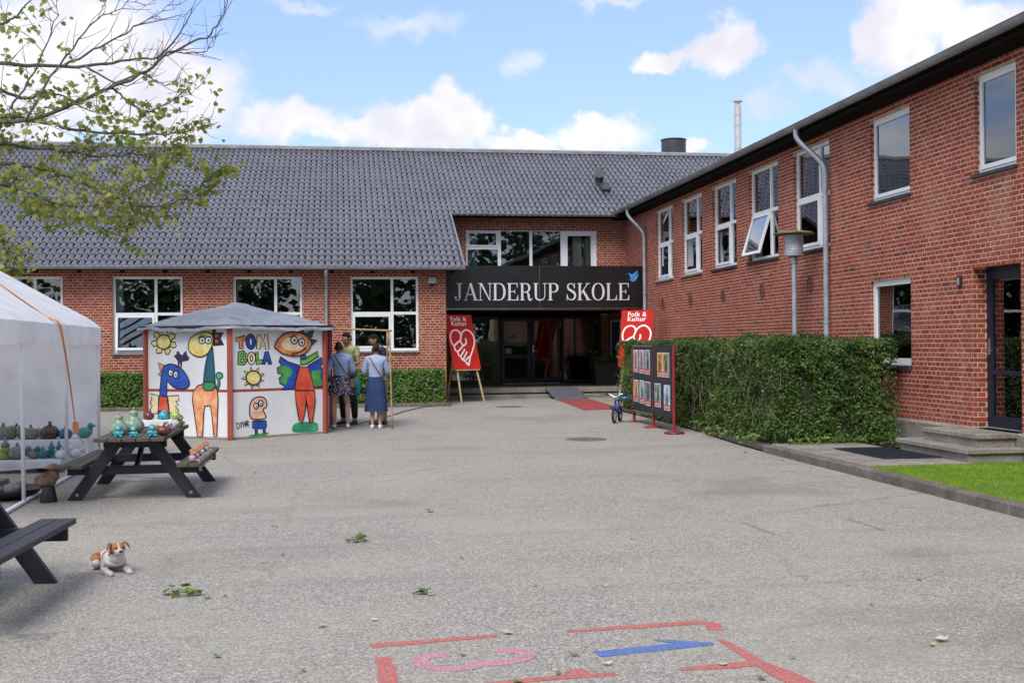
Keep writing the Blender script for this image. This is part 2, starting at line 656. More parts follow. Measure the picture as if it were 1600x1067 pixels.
def worn_paint(name, c, wear=.5):
    """road paint worn down to the stones of the asphalt"""
    m = bpy.data.materials.new(name)
    m.use_nodes = True
    t = m.node_tree
    b = t.nodes['Principled BSDF']
    ge = nd(t, 'ShaderNodeNewGeometry')
    P = ge.outputs['Position']
    vo = nd(t, 'ShaderNodeTexVoronoi')
    vo.inputs['Scale'].default_value = 105
    t.links.new(P, vo.inputs[0])
    sep = nd(t, 'ShaderNodeSeparateColor')
    t.links.new(vo.outputs['Color'], sep.inputs[0])
    n = nd(t, 'ShaderNodeTexNoise')
    n.inputs['Scale'].default_value = 9
    n.inputs['Detail'].default_value = 6
    t.links.new(P, n.inputs[0])
    a = mixc(t, sep.outputs[1], tuple(x * .72 for x in c), tuple(min(1, x * 1.3) for x in c))
    chip = mixc(t, sep.outputs[0], (.09, .08, .08), (.26, .24, .23))
    k = mth(t, 'ADD', mth(t, 'MULTIPLY', n.outputs[0], .7), mth(t, 'MULTIPLY', sep.outputs[2], .4))
    t.links.new(mixc(t, mth(t, 'MULTIPLY', sstep(t, k, .62, .8), wear), a, chip), b.inputs['Base Color'])
    b.inputs['Roughness'].default_value = .8
    bp = nd(t, 'ShaderNodeBump')
    bp.inputs['Strength'].default_value = .4
    bp.inputs['Distance'].default_value = .005
    t.links.new(vo.outputs['Distance'], bp.inputs['Height'])
    t.links.new(bp.outputs[0], b.inputs['Normal'])
    return m


M_BRICK = brick_mat()
M_MORTAR = mat('pale lime mortar', (.51, .41, .315), .95, .18, 5, .3, spec=.2)
M_WHITE = mat('white window paint', (.78, .79, .80), .42, .05, 3)
M_GLASS = glass_mat()
M_TILE = mat('grey glazed roof tile', (.112, .114, .136), .36, .18, .7, .04, rnd=.06, fine=.05)
M_ZINC = mat('weathered zinc', (.27, .275, .29), .5, .2, 2.5, .05, metal=.25)
M_ZINCL = mat('light zinc pipe', (.36, .38, .42), .5, .18, 2.5, .05, metal=.45)
M_DARKWOOD = mat('dark stained eaves wood', (.010, .008, .007), .9, .3, 5, spec=.08)
M_CONC = mat('weathered concrete', (.19, .175, .145), .9, .3, 2.2, .4, fine=.25, c2=(.27, .255, .22))
M_SILL = mat('grey sill stone', (.22, .215, .2), .85, .25, 4, .2)
M_SLATE = mat('dark slate sill', (.035, .038, .042), .6, .2, 5)
M_NAVY = mat('navy door paint', (.010, .013, .030), .38, .15, 3)
M_BLACK = mat('black paint', (.012, .012, .014), .5, .2, 4)
M_ROOM = mat('dim plaster room', (.16, .165, .15), .9, .15, 1)
M_CURT = mat('pale green curtain', (.34, .44, .40), .9, .15, 3)
M_CURTW = mat('white curtain', (.6, .62, .62), .9, .1, 3)
M_PLASTIC = mat('black plastic', (.014, .014, .016), .45, .2, 6)

# ------------------------------------------------------------------ ground
def struct(o, label=None):
    o['kind'] = 'structure'
    if label:
        o['label'] = label
    return o


M_ASPH = asphalt_mat()
mb = MB()
xs = [-400, -60, -20, -10, -5, 0, 5, 10, 20, 60, 400]
ys = [-400, -60, -10, 0, 8, 14] + [17 + i * .65 for i in range(21)] + [40, 70, 120, 900]
vs = [(x, y, g(y)) for y in ys for x in xs]
nx = len(xs)
mb.add(vs, [(j * nx + i, j * nx + i + 1, (j + 1) * nx + i + 1, (j + 1) * nx + i) for j in range(len(ys) - 1) for i in range(nx - 1)])
struct(mb.build('ground', M_ASPH, smooth=True), 'light grey pebbly asphalt school yard')

# raised bed along the right wing: soil, paving, kerb, lawn
M_SOIL = mat('dark soil', (.075, .058, .042), .95, .35, 3, .6, fine=.35)
mb = MB()
edge = [(6.22, 16.5), (6.28, 18), (6.42, 20), (6.5, 22), (6.42, 24), (6.3, 26.7), (8.49, 26.7), (8.49, 16.5)]
mb.poly([(x, y) for x, y in edge], -.05, 0, lambda a, b, w: (a, b, .075 + g(b) + w + .0))
struct(mb.build('soil_bed', M_SOIL))
M_SLAB = mat('concrete paving', (.22, .195, .155), .9, .25, 1.7, .35, fine=.3, c2=(.30, .28, .245), rnd=.1)
pave = struct(MB().box((6.34, 13.3, .0), (7.71, 16.49, .106)).build('pavement', M_CONC))
sl = MB().bbox((-.222, -.39, 0), (.222, .39, .03), .006).build('paving_slab', M_SLAB, pave)
k = 0
for i in range(3):
    for j in range(4):
        o = sl if k == 0 else sl.copy()
        if k:
            col.objects.link(o)
        k += 1
        o.location = (6.57 + i * .452, 13.72 + j * .79 + (.0 if i % 2 else .0), .092 + random.uniform(-.003, .003))
        o.rotation_euler.z = random.uniform(-.006, .006)
M_KERB = mat('old concrete kerb', (.12, .102, .082), .92, .3, 2.5, .5, fine=.35, c2=(.20, .18, .155), rnd=.1)
kerb = struct(MB().box((6.2, 3, -.1), (6.325, 16.45, .02)).build('kerb', M_KERB))
kj = [16.45, 15.35, 13.47, 11.23, 10.02, 8.9, 7.8, 6.7, 5.6, 4.4, 3.2]
for a, b in zip(kj[:-1], kj[1:]):
    xa = 6.175 + .004 * (a - 10)
    xb = 6.175 + .004 * (b - 10)
    d = random.uniform(-.004, .004)
    m_ = MB()
    Mx = Matrix.Translation((0, 0, d)) @ Matrix.Shear('XY', 4, (0, 0)) if False else Matrix.Translation((d, 0, d))
    m_.bbox((xa, b + .006, -.1), (xa + .15, a - .006, .112), .014, 0, Mx)
    m_.build('kerb_stone', M_KERB, kerb)
M_TURF = mat('turf soil', (.10, .16, .03), .95, .3, 4, .4)
mb = MB()
mb.poly([(6.34, 2), (12, 2), (12, 13.38), (7.7, 13.38), (6.34, 13.29)], -.12, 0, lambda a, b, w: (a, b, .10 + w))
struct(mb.build('lawn_soil', M_TURF))
# grass blades
M_GRASS = leaf_mat('fresh grass', [(0, (.13, .25, .014)), (.5, (.24, .42, .025)), (1, (.40, .55, .06))], .4, .7, .1)
nb = 60000
gx = rng.uniform(6.34, 8.9, nb)
gy = 13.4 - (rng.uniform(0, 1, nb) ** 1.15) * 8.0
gy = np.where(gx < 7.7, gy - .07 * (7.7 - gx), gy)
gh = rng.uniform(.012, .034, nb) * (1 + .5 * (rng.uniform(0, 1, nb) > .93))
ga = rng.uniform(0, 6.283, nb)
gl_ = rng.normal(0, .35, nb)
bx, by = np.cos(ga) * .004, np.sin(ga) * .004
tx, ty = gx + np.sin(ga) * gh * gl_, gy - np.cos(ga) * gh * gl_
V = np.empty((nb, 3, 3))
V[:, 0] = np.stack([gx - bx, gy - by, np.full(nb, .095)], 1)
V[:, 1] = np.stack([gx + bx, gy + by, np.full(nb, .095)], 1)
V[:, 2] = np.stack([tx, ty, .097 + gh], 1)


def np_mesh(name, V, k, material, parent=None, at=None):
    """V: (n, k, 3) -> n faces of k corners in one mesh"""
    n = len(V)
    me = bpy.data.meshes.new(name)
    me.vertices.add(n * k)
    me.vertices.foreach_set('co', V.reshape(-1))
    me.loops.add(n * k)
    me.loops.foreach_set('vertex_index', np.arange(n * k, dtype=np.int32))
    me.polygons.add(n)
    me.polygons.foreach_set('loop_start', np.arange(0, n * k, k, dtype=np.int32))
    me.update(calc_edges=True)
    a = me.attributes.new('rnd', 'FLOAT', 'FACE')
    a.data.foreach_set('value', (rng.uniform(0, 1, n) if at is None else at).astype(np.float32))
    me.materials.append(material)
    o = bpy.data.objects.new(name, me)
    col.objects.link(o)
    if parent:
        o.parent = parent
    return o


tag(np_mesh('lawn_grass', V, 3, M_GRASS), 'bright green mown lawn beside the grey kerb', 'grass', kind='stuff')


# ------------------------------------------------------------------ brickwork
def frame(O, U, N):
    O, U, N = Vector(O), Vector(U), Vector(N)
    M = Matrix((U, N, Vector((0, 0, 1)))).transposed().to_4x4()
    M.translation = O
    return M            # local (u, outward, z)


PIT, CRS, JNT = .24, 1 / 15, .0115


def backing(mbd, M, u0, u1, z0, z1, holes, thick=.28, top=-.0028):
    us = sorted({u0, u1} | {min(max(h[i], u0), u1) for h in holes for i in (0, 1)})
    zs = sorted({z0, z1} | {min(max(h[i], z0), z1) for h in holes for i in (2, 3)})
    for a, b in zip(us[:-1], us[1:]):
        run = None
        for c, d in zip(zs[:-1], zs[1:]):
            mu, mz = (a + b) / 2, (c + d) / 2
            inside = any(h[0] < mu < h[1] and h[2] < mz < h[3] for h in holes)
            if inside:
                if run:
                    mbd.box((a, -thick, run[0]), (b, top, run[1]), 0, M)
                run = None
            else:
                run = (run[0], d) if run else (c, d)
        if run:
            mbd.box((a, -thick, run[0]), (b, top, run[1]), 0, M)


def brick_list(u0, u1, z0, z1, holes, zb=0.):
    out = []
    k0 = math.floor((z0 - zb) / CRS + .001)
    k = k0
    while zb + k * CRS < z1 - .01:
        za = zb + k * CRS + JNT / 2
        zc = za + CRS - JNT
        if k % 2:
            off, L = .06, .12
        else:
            off, L = (.12 if (k // 2) % 2 else 0), PIT
        if za < z0 or zc > z1 + .002:
            k += 1
            continue
        segs = [(u0, u1)]
        for h in holes:
            if h[2] < (za + zc) / 2 < h[3]:
                ns = []
                for a, b in segs:
                    if h[1] <= a or h[0] >= b:
                        ns.append((a, b))
                    else:
                        if h[0] > a:
                            ns.append((a, h[0]))
                        if h[1] < b:
                            ns.append((h[1], b))
                segs = ns
        for a, b in segs:
            i = math.floor((a - off) / L)
            while off + i * L < b - .001:
                p, q = max(a, off + i * L), min(b, off + (i + 1) * L)
                i += 1
                if q - p < .035:
                    continue
                pa = p + (JNT / 2 if p > a + 1e-6 else .0015)
                qa = q - (JNT / 2 if q < b - 1e-6 else .0015)
                out.append((pa, qa, za, zc, abs(qa - pa - (PIT - JNT)) < .001))
        k += 1
    return out


def lay(bricks, M, mbr):
    """five-sided bricks, each with its own slight misfit"""
    for a, b, c, d, full in bricks:
        w = random.uniform(-.0012, .001)
        e = .0016
        dz = random.uniform(-.0012, .0012)
        vs = [(a, -.03, c + dz), (b, -.03, c + dz), (b, -.03, d + dz), (a, -.03, d + dz),
              (a + e, w, c + e + dz), (b - e, w, c + e + dz), (b - e, w, d - e + dz), (a + e, w, d - e + dz)]
        vs = [M @ Vector(q) for q in vs]
        at = random.random()
        mbr.add(vs, [(4, 5, 6, 7), (0, 1, 5, 4), (1, 2, 6, 5), (2, 3, 7, 6), (3, 0, 4, 7)], 0, at)


def single_mesh():
    L, H = PIT - JNT, CRS - JNT
    e = .002
    mb = MB()
    vs = [(-L / 2, -.03, -H / 2), (L / 2, -.03, -H / 2), (L / 2, -.03, H / 2), (-L / 2, -.03, H / 2),
          (-L / 2 + e, 0, -H / 2 + e), (L / 2 - e, 0, -H / 2 + e), (L / 2 - e, 0, H / 2 - e), (-L / 2 + e, 0, H / 2 - e)]
    mb.add(vs, [(4, 5, 6, 7), (0, 1, 5, 4), (1, 2, 6, 5), (2, 3, 7, 6), (3, 0, 4, 7)], 0, 0.)
    return mb.build('brick', M_BRICK)


BR0 = single_mesh()
BR0_used = [False]


def singles(bricks, M, parent, score, n):
    full = [b for b in bricks if b[4]]
    full.sort(key=score)
    pick = set(full[:n])
    for b in full[:n]:
        o = BR0 if not BR0_used[0] else BR0.copy()
        if BR0_used[0]:
            col.objects.link(o)
        BR0_used[0] = True
        o.parent = parent
        L = M.copy()
        L.translation = M @ Vector(((b[0] + b[1]) / 2, random.uniform(-.0012, .001), (b[2] + b[3]) / 2 + random.uniform(-.001, .001)))
        o.matrix_local = L
    return [b for b in bricks if b not in pick]


def brickwork(bricks, M, parent):
    mb = MB()
    lay(bricks, M, mb)
    o = mb.build('brickwork', M_BRICK, parent)
    o['kind'] = 'stuff'
    return o


# ------------------------------------------------------------------ windows
def window(parent, M, u0, u1, z0, z1, cols=(.62,), rows=(.48,), sash=(), set_=-.075, fw=.055, sill=M_SILL, slip=.05, curtain=None, open_=None, part='window', sill_mat=None, tilt=0):
    """white frame with panes; cols/rows are fractions (left to right, top to bottom); sash = cells with an opening frame"""
    w, h = u1 - u0, z1 - z0
    L = M @ Matrix.Translation((u0, set_, z0))
    mb = MB()
    d = .06
    mb.box((0, -d, 0), (fw, 0, h))
    mb.box((w - fw, -d, 0), (w, 0, h))
    mb.box((fw, -d, 0), (w - fw, 0, fw * 1.15))
    mb.box((fw, -d, h - fw), (w - fw, 0, h))
    cu_ = [fw] + [c * w for c in cols] + [w - fw]
    rz = [h - fw] + [h * (1 - r) for r in rows] + [fw * 1.15]
    mw_ = .035
    for c in cu_[1:-1]:
        mb.box((c - mw_, -d, fw * 1.15), (c + mw_, .004, h - fw))
    cells = []
    for i in range(len(cu_) - 1):
        a = cu_[i] + (mw_ if i else 0)
        b = cu_[i + 1] - (mw_ if i < len(cu_) - 2 else 0)
        for j in range(len(rz) - 1):
            t_ = rz[j] - (mw_ if j else 0)
            q = rz[j + 1] + (mw_ if j < len(rz) - 2 else 0)
            cells.append((i, j, a, b, q, t_))
        for z in rz[1:-1]:
            mb.box((a, -d, z - mw_), (b, .002, z + mw_))
    fo = mb.build(part, M_WHITE, parent, M=L)
    for i, j, a, b, q, t_ in cells:
        if (i, j) in sash:
            s = .05
            tl = 0
            if open_ == (i, j):
                tl = R(17)
            elif tilt and (i, j) == sash[0]:
                tl = tilt
            mS = Matrix.Translation((0, .0, t_)) @ Matrix.Rotation(tl, 4, 'X')
            hh = t_ - q
            e = .003 if not tl else -.0
            sb = MB()
            aa, bb = a + .004, b - .004
            wd = .016
            for lo, hi in (((aa, -.03, -hh + .004), (aa + s, wd, -.004)), ((bb - s, -.03, -hh + .004), (bb, wd, -.004)),
                           ((aa + s, -.03, -hh + .004), (bb - s, wd, -hh + s + .01)), ((aa + s, -.03, -s - .004), (bb - s, wd, -.004))):
                sb.box(lo, hi)
            so = sb.build('sash', M_WHITE, fo, M=mS)
            MB().box((aa + s, -.012, -hh + s + .01), (bb - s, -.008, -s - .004)).build('pane', M_GLASS, fo, M=mS)
        else:
            MB().box((a, -.034, q), (b, -.03, t_)).build('pane', M_GLASS, fo)
    if sill:
        MB().bbox((-.03, -.06, -.055), (w + .03, -set_ + slip, -.004), .006).build('sill', sill, fo)
    if curtain:
        for (a, b, z_a, mt) in curtain:
            cb_ = MB()
            n = max(6, int((b - a) * w / .03))
            top, bot = [], []
            for i in range(n + 1):
                u = (a + (b - a) * i / n) * w
                y = -.2 + .025 * math.sin(i * 1.9)
                top.append((u, y, h - .03))
                bot.append((u, y * 1.02, z_a * h))
            vs = top + bot
            cb_.add(vs, [(i, i + 1, n + 2 + i, n + 1 + i) for i in range(n)])
            cb_.build('curtain', mt, fo, smooth=True)
    return fo


# ------------------------------------------------------------------ front wing
YL, YC, XW = 30.035, 33.812, 8.497
SL = .482
EY, EZ = 29.5, 3.63           # lower edge of the roof


def rz_(y):
    return EZ + SL * (y - EY)


wing = empty('school_wing', (2.7, 30, .1))
tag(wing, 'long low red brick school wing with grey tiled roof facing the yard', 'building', 'school wings')


def rel(o, p):
    """parent without moving"""
    o.parent = p
    o.matrix_parent_inverse = Matrix.Translation(-p.location) if p.rotation_euler.z == 0 else p.matrix_world.inverted()
    return o


def part(mbd, name, m, p, smooth=False):
    o = mbd.build(name, m, None, smooth)
    o.parent = p
    o.location = -p.location
    return o


FM = frame((-15, YL, 0), (1, 0, 0), (0, -1, 0))
wins = [(-11.4, -9.7), (-8.49, -6.79), (-5.585, -3.90), (-2.65, -.936), (.293, 2.03)]
wz0, wz1 = 1.49, 3.395
holes = [(a + 15, b + 15, wz0 - .055, wz1) for a, b in wins]
mb = MB()
backing(mb, FM, 0, 17.749, -.2, 3.66, holes)
wall = part(mb, 'wall', M_MORTAR, wing)
bl = brick_list(5.0, 17.749, .1, 3.66, holes)
zero = Matrix.Translation(wing.location)


def sc_front(b):
    u, z = b[0] - 15, b[2]
    hid = 0
    if z < 1.2 or (u < -3.2 and u > -8 and z < 1.6) or (-3.6 < u < .2 and z < 2.4) or u < -6.9 or z > 3.3:
        hid = 100
    return hid + abs(u + 1)


bl = singles(bl, FM, wall, sc_front, 300)
brickwork(bl, FM, wall)
# brick returns in the window reveals (the side that faces us is the frame itself; reveals are shallow)
for i, (a, b) in enumerate(wins):
    cur = None
    if i == 2:
        cur = [(.0, .12, .0, M_CURTW)]
    if i == 3:
        cur = [(.0, .06, .0, M_CURT)]
    w_ = window(wing, Matrix.Translation(-wing.location) @ FM, a + 15, b + 15, wz0, wz1, (.612,), (.49,), ((0, 1),), sill=M_SILL, curtain=cur, tilt=R(5) if i == 2 else 0)
# end wall of the wing inside the porch, and the two-storey wall above it
EM = frame((2.749, YL, 0), (0, 1, 0), (1, 0, 0))
mb = MB()
backing(mb, EM, .285, 6.1, -.2, 3.6, [])
ew = part(mb, 'end_wall', M_MORTAR, wing)
brickwork(brick_list(0, 6.1, .1, 2.62, []), EM, ew)
UM = frame((2.0, YC, 0), (1, 0, 0), (0, -1, 0))
uh = [(1.70, 5.62, 3.5, 5.015)]
mb = MB()
backing(mb, UM, 0.4, 6.495, 2.63, 5.62, uh)
uw = part(mb, 'upper_wall', M_MORTAR, wing)
brickwork(brick_list(.5, 6.49, 3.5, 5.55, uh), UM, uw)
# upper window band
ULM = Matrix.Translation(-wing.location) @ UM
window(wing, ULM, 1.70, 2.70, 3.75, 5.013, (), (.43,), ((0, 0),), sill=None, curtain=[(.0, .35, .0, M_CURT)], fw=.05)
window(wing, ULM, 2.702, 3.64, 3.75, 5.013, (), (), (), sill=None, fw=.04)
window(wing, ULM, 3.642, 4.58, 3.75, 5.013, (), (), (), sill=None, fw=.04)
window(wing, ULM, 4.582, 5.62, 3.75, 5.013, (), (), ((0, 0),), sill=None, curtain=[(.35, .62, .0, M_CURTW), (.72, .9, .0, M_CURT)], fw=.11)
mb = MB().box((3.7, YC + .04, 3.5), (7.62, YC + .1, 3.748))
part(mb, 'window_apron', M_WHITE, wing)

# roof deck and tiles
RX0, RX1, VX = -14.0, 14.5, 3.178
RY = 38.86
deck = MB()
th = .10
for x0, x1, y0 in ((RX0, VX - .02, EY + .06), (VX - .02, RX1, 33.26)):
    vs = []
    for x in (x0, x1):
        for y in (y0, RY):
            for w in (-.03, -th):
                vs.append((x, y, rz_(y) + w))
    deck.add(vs, [(0, 2, 6, 4), (1, 5, 7, 3), (0, 4, 5, 1), (2, 3, 7, 6), (0, 1, 3, 2), (4, 6, 7, 5)])
roof = part(deck, 'roof', M_DARKWOOD, wing)
# far slope so that no light falls in from behind
mb = MB()
vs = [(RX0, RY, rz_(RY) - .03), (RX1, RY, rz_(RY) - .03), (RX1, RY + 9.3, EZ), (RX0, RY + 9.3, EZ)]
mb.add(vs, [(0, 3, 2, 1)])
part(mb, 'rear_slope', M_TILE, wing)

TW, TL = 1 / 6, .40
SA = math.atan(SL)
ux = Vector((0, math.cos(SA), math.sin(SA)))    # up the slope
nx_ = Vector((0, -math.sin(SA), math.cos(SA)))   # out of the roof


def tile_shape():
    """one pantile: a wave across, a front lip; origin at its lower left corner"""
    vs, n = [], 8
    for i in range(n + 1):
        s = i / n
        x = s * TW
        h = .023 * math.sin(2 * math.pi * s - .6)
        vs.append(Vector((x, 0, h + .021)))
        vs.append(Vector((x, TL + .006, h + .004)))
        vs.append(Vector((x, -.0005, h + .018)))
    fs = []
    for i in range(n):
        a = i * 3
        fs.append((a, a + 3, a + 4, a + 1))
        fs.append((a + 2, a + 5, a + 3, a))
    return vs, fs


tv, tf = tile_shape()


def tile_matrix(x, row):
    p = Vector((x, EY, EZ)) + ux * (row * TL) + nx_ * (-.02)
    M = Matrix((Vector((1, 0, 0)), ux, nx_)).transposed().to_4x4()
    M.translation = p
    return M


nrow = int(((RY - EY) / math.cos(SA)) / TL) + 1
tiles = []
for r in range(nrow):
    yy = EY + r * TL * math.cos(SA)
    c0 = int((VX - RX0) / TW)
    for c in range(-c0, int((RX1 - VX) / TW)):
        x = VX + c * TW
        if x >= VX - .01 and yy < 33.0:
            continue
        if x > 8.3 + (yy - 33) * 1.1 + .8 or x < -8.5 - (yy - EY) * .35:
            continue
        tiles.append((x, r))
order = sorted(tiles, key=lambda q: q[1] * 100 + abs(q[0] + 1.5))
single = set(order[:300])
tb = MB()
for x, r in tiles:
    if (x, r) in single:
        continue
    M = tile_matrix(x, r) @ Matrix.Translation((0, 0, random.uniform(-.002, .002))) @ Matrix.Rotation(random.uniform(-.006, .006), 4, 'X')
    tb.add([M @ q for q in tv], tf, 0, random.random())
to = tb.build('tiling', M_TILE, roof, smooth=False)
to['kind'] = 'stuff'
smooth_by_angle(to, 50)
t0 = MB().add(tv, tf, 0, 0.).build('tile', M_TILE, roof)
smooth_by_angle(t0, 50)
for i, (x, r) in enumerate(order[:300]):
    o = t0 if i == 0 else t0.copy()
    if i:
        col.objects.link(o)
    o.matrix_local = tile_matrix(x, r) @ Matrix.Translation((0, 0, random.uniform(-.002, .002))) @ Matrix.Rotation(random.uniform(-.006, .006), 4, 'X')
# verge trim, ridge
mb = MB()
mb.bar((VX + .012, EY, EZ - .02), (VX + .012, 33.2, rz_(33.2) - .02), .03, .13)
mb.build('verge_trim', M_ZINC, roof)
mb = MB()
x = RX0
M_RIDGE = mat('ridge tile', (.22, .215, .21), .8, .2, 3, .2, rnd=.12)
while x < RX1:
    mb.tube([(x, RY - .02, rz_(RY) - .02), (x + .4, RY - .02, rz_(RY) - .02)], [.125, .118], 10)
    x += .385
mb.build('ridge_cap', M_RIDGE, roof)
MB().bar((RX0, RY - .135, rz_(RY) - .075), (RX1, RY - .135, rz_(RY) - .075), .02, .07).build('ridge_gap_shade', M_BLACK, roof)  # black bar standing in for the shaded gap below the ridge cap
mb = MB()
cx, cy = 11.85, 40.0
mb.lathe([(.44, 0), (.44, 1.0), (.465, 1.0), (.465, 1.03), (.42, 1.035)], (cx, cy, 7.85), 28)
fo = mb.build('flue', M_ZINC, roof)
smooth_by_angle(fo)
fo.data.materials[0] = mat('anthracite duct', (.055, .058, .068), .45, .15, 3, metal=.3)
fo['label'] = 'wide dark grey round ventilation duct behind the ridge'
mb = MB()
mb.lathe([(.14, 0), (.14, 4.4)], (15.67, 44, 6.6), 16)
for z in (1.7, 2.7, 3.6, 4.0):
    mb.lathe([(.15, 0), (.15, .05)], (15.67, 44, 6.6 + z), 16)
mb.lathe([(.10, 4.4), (.10, 4.55), (.19, 4.55), (.19, 4.60)], (15.67, 44, 6.6), 16)
fo = mb.build('steel_chimney', mat('pale steel', (.55, .54, .52), .4, .12, 3, metal=.4), roof)
smooth_by_angle(fo)
fo['label'] = 'slim white steel chimney pipe with flat cap'
# roof ventilator cowl
M_COWL = mat('dark cowl', (.035, .036, .042), .5, .2, 4)
mb = MB()
vy = 35.7
vz = rz_(vy)
mb.tube([(8.15, vy, vz - .05), (8.15, vy, vz + .22), (8.13, vy - .08, vz + .33), (8.1, vy - .22, vz + .36)], [.13, .13, .14, .16], 12)
mb.bar((8.22, vy - .05, vz + .05), (8.22, vy - .62, rz_(vy - .62) + .05), .26, .12)
fo = mb.build('roof_ventilator', M_COWL, roof)
smooth_by_angle(fo)


def gutter(a, b, r, name, p):
    mb = MB()
    a, b = Vector(a), Vector(b)
    d = (b - a).normalized()
    s = d.cross(Vector((0, 0, 1))).normalized()
    rings = []
    n = 9
    k = max(1, int((b - a).length / 3))
    for i in range(k + 1):
        c = a.lerp(b, i / k)
        rg = []
        for j in range(n):
            an = math.pi * j / (n - 1)
            rg.append(c - s * math.cos(an) * r - Vector((0, 0, math.sin(an) * r)))
        for j in reversed(range(n)):
            an = math.pi * j / (n - 1)
            rg.append(c - s * math.cos(an) * (r - .006) - Vector((0, 0, math.sin(an) * (r - .006))))
        rings.append(rg)
    mb.loft(rings)
    # rolled front bead and joint straps
    for sg in (1, -1):
        mb.tube([a + s * sg * r, b + s * sg * r], .008, 6)
    L = (b - a).length
    q = 1.1
    while q < L:
        c = a + d * q
        rg1 = []
        for e in (-.02, .02):
            rg = []
            for j in range(n):
                an = math.pi * j / (n - 1)
                rg.append(c + d * e - s * math.cos(an) * (r + .004) - Vector((0, 0, math.sin(an) * (r + .004))))
            rg1.append(rg)
        m_ = len(mb.v)
        mb.add(rg1[0] + rg1[1], [(j, j + 1, n + j + 1, n + j) for j in range(n - 1)])
        q += 2.2
    o = mb.build(name, M_ZINC)
    o.parent = p
    o.location = -p.location
    smooth_by_angle(o, 50)
    return o


gutter((RX0, EY - .03, EZ - .015), (VX + .02, EY - .03, EZ - .015), .075, 'gutter', wing)
gutter((VX, 33.2, 5.42), (8.1, 33.2, 5.42), .075, 'gutter', wing)
# rafter ends under the eaves
rb = MB().bbox((-.05, 0, -.07), (.05, .62, .07), .004)
r0 = rb.build('rafter', M_DARKWOOD, wing)
for i in range(15):
    o = r0 if i == 0 else r0.copy()
    if i:
        col.objects.link(o)
    o.location = Vector((-11.4 + i * 1.02, EY + .08, EZ - .11)) - wing.location
    o.rotation_euler.x = SA
for x0, x1, y0, z in ((RX0, VX - .05, EY + .12, EZ - .02),):
    part(MB().box((x0, y0, rz_(y0) - .14), (x1, y0 + .45, rz_(y0) - .115)), 'soffit', M_DARKWOOD, wing)
part(MB().box((2.8, 33.3, 5.36), (8.49, 33.8, 5.38)), 'soffit', M_DARKWOOD, wing)
# downpipe
mb = MB()
mb.tube([(-.32, EY - .03, EZ - .1), (-.32, EY - .02, EZ - .16), (-.32, YL - .1, 3.16), (-.32, YL - .065, 3.06), (-.32, YL - .065, .2)], .042, 12)
for z in (2.9, 1.6):
    mb.lathe([(.05, 0), (.05, .05)], (-.32, YL - .065, z), 12)
o = part(mb, 'downpipe', M_ZINCL, wing)
smooth_by_angle(o)
# floodlight
mb = MB().bbox((2.29, YL - .14, 3.22), (2.49, YL - .06, 3.37), .01, 0)
mb.box((2.33, YL - .06, 3.14), (2.45, YL - .0, 3.24), 1)
part(mb, 'floodlight', [mat('grey lamp housing', (.42, .42, .41), .5), M_BLACK], wing)

# ---- porch: platform, canopy, glazed door wall
mb = MB()
mb.bbox((2.76, 32.5, .25), (8.48, 36.2, .38), .012)
mb.box((2.8, 32.62, .0), (8.46, 36.1, .25))
part(mb, 'platform', M_CONC, wing)
mb = MB().bbox((2.78, 32.18, .02), (8.46, 32.61, .21), .012)
part(mb, 'step', M_CONC, wing)
mb = MB().box((2.77, 31.78, 2.66), (8.48, 33.83, 3.72))
part(mb, 'canopy', M_DARKWOOD, wing)
mb = MB().box((2.76, 33.84, 2.6), (8.48, 36.5, 2.66))
part(mb, 'porch_ceiling', M_DARKWOOD, wing)
DM = frame((0, 36.2, 0), (1, 0, 0), (0, -1, 0))
mb = MB()
backing(mb, DM, 2.76, 3.4, .3, 2.6, [])
backing(mb, DM, 8.3, 8.49, .3, 2.6, [])
pw = part(mb, 'porch_wall', M_MORTAR, wing)
lst = brick_list(2.76, 3.4, .38, 2.58, []) + brick_list(8.3, 8.49, .38, 2.58, [])
brickwork(lst, DM, pw)


def glazed(name, x0, x1, z0, z1, bars=(), fw=.07, y=36.2, handle=None, hinge=()):
    mb = MB()
    mb.box((x0, y, z0), (x0 + fw, y + .06, z1))
    mb.box((x1 - fw, y, z0), (x1, y + .06, z1))
    mb.box((x0 + fw, y, z0), (x1 - fw, y + .06, z0 + fw * 1.6))
    mb.box((x0 + fw, y, z1 - fw), (x1 - fw, y + .06, z1))
    for z in bars:
        mb.box((x0 + fw, y, z - .05), (x1 - fw, y + .06, z + .05))
    o = part(mb, name, M_NAVY, wing)
    MB().box((x0 + fw, y + .03, z0 + fw * 1.6), (x1 - fw, y + .036, z1 - fw)).build('pane', M_GLASS, o)
    if handle:
        hb = MB()
        hb.box((handle - .02, y - .012, 1.36), (handle + .02, y, 1.6))
        hb.tube([(handle, y - .01, 1.42), (handle, y - .06, 1.42), (handle + .12, y - .06, 1.42)], .011, 8)
        hb.build('handle', mat('brushed steel', (.6, .6, .6), .3, .1, 4, metal=.9), o)
    for (hx, hz) in hinge:
        MB().tube([(hx, y - .01, hz), (hx, y - .01, hz + .2)], .011, 8).build('hinge', mat('brushed steel', (.6, .6, .6), .3, .1, 4, metal=.9), o)
    return o


d1 = glazed('door', 5.06, 6.0, .40, 2.46, (1.25,), .1, hinge=((5.06, .55), (5.06, 2.15)))
d2 = glazed('door', 6.02, 6.95, .40, 2.46, (), .1, handle=6.08, hinge=((6.95, .55), (6.95, 2.15)))
glazed('sidelight', 3.41, 5.03, .38, 2.5, (1.02,), .08)
glazed('sidelight', 7.0, 8.29, .38, 2.5, (), .08)
mb = MB().box((5.06, 36.13, .381), (6.95, 36.26, .398))
part(mb, 'threshold', mat('aluminium strip', (.55, .55, .54), .4, .1, 4, metal=.7), wing)
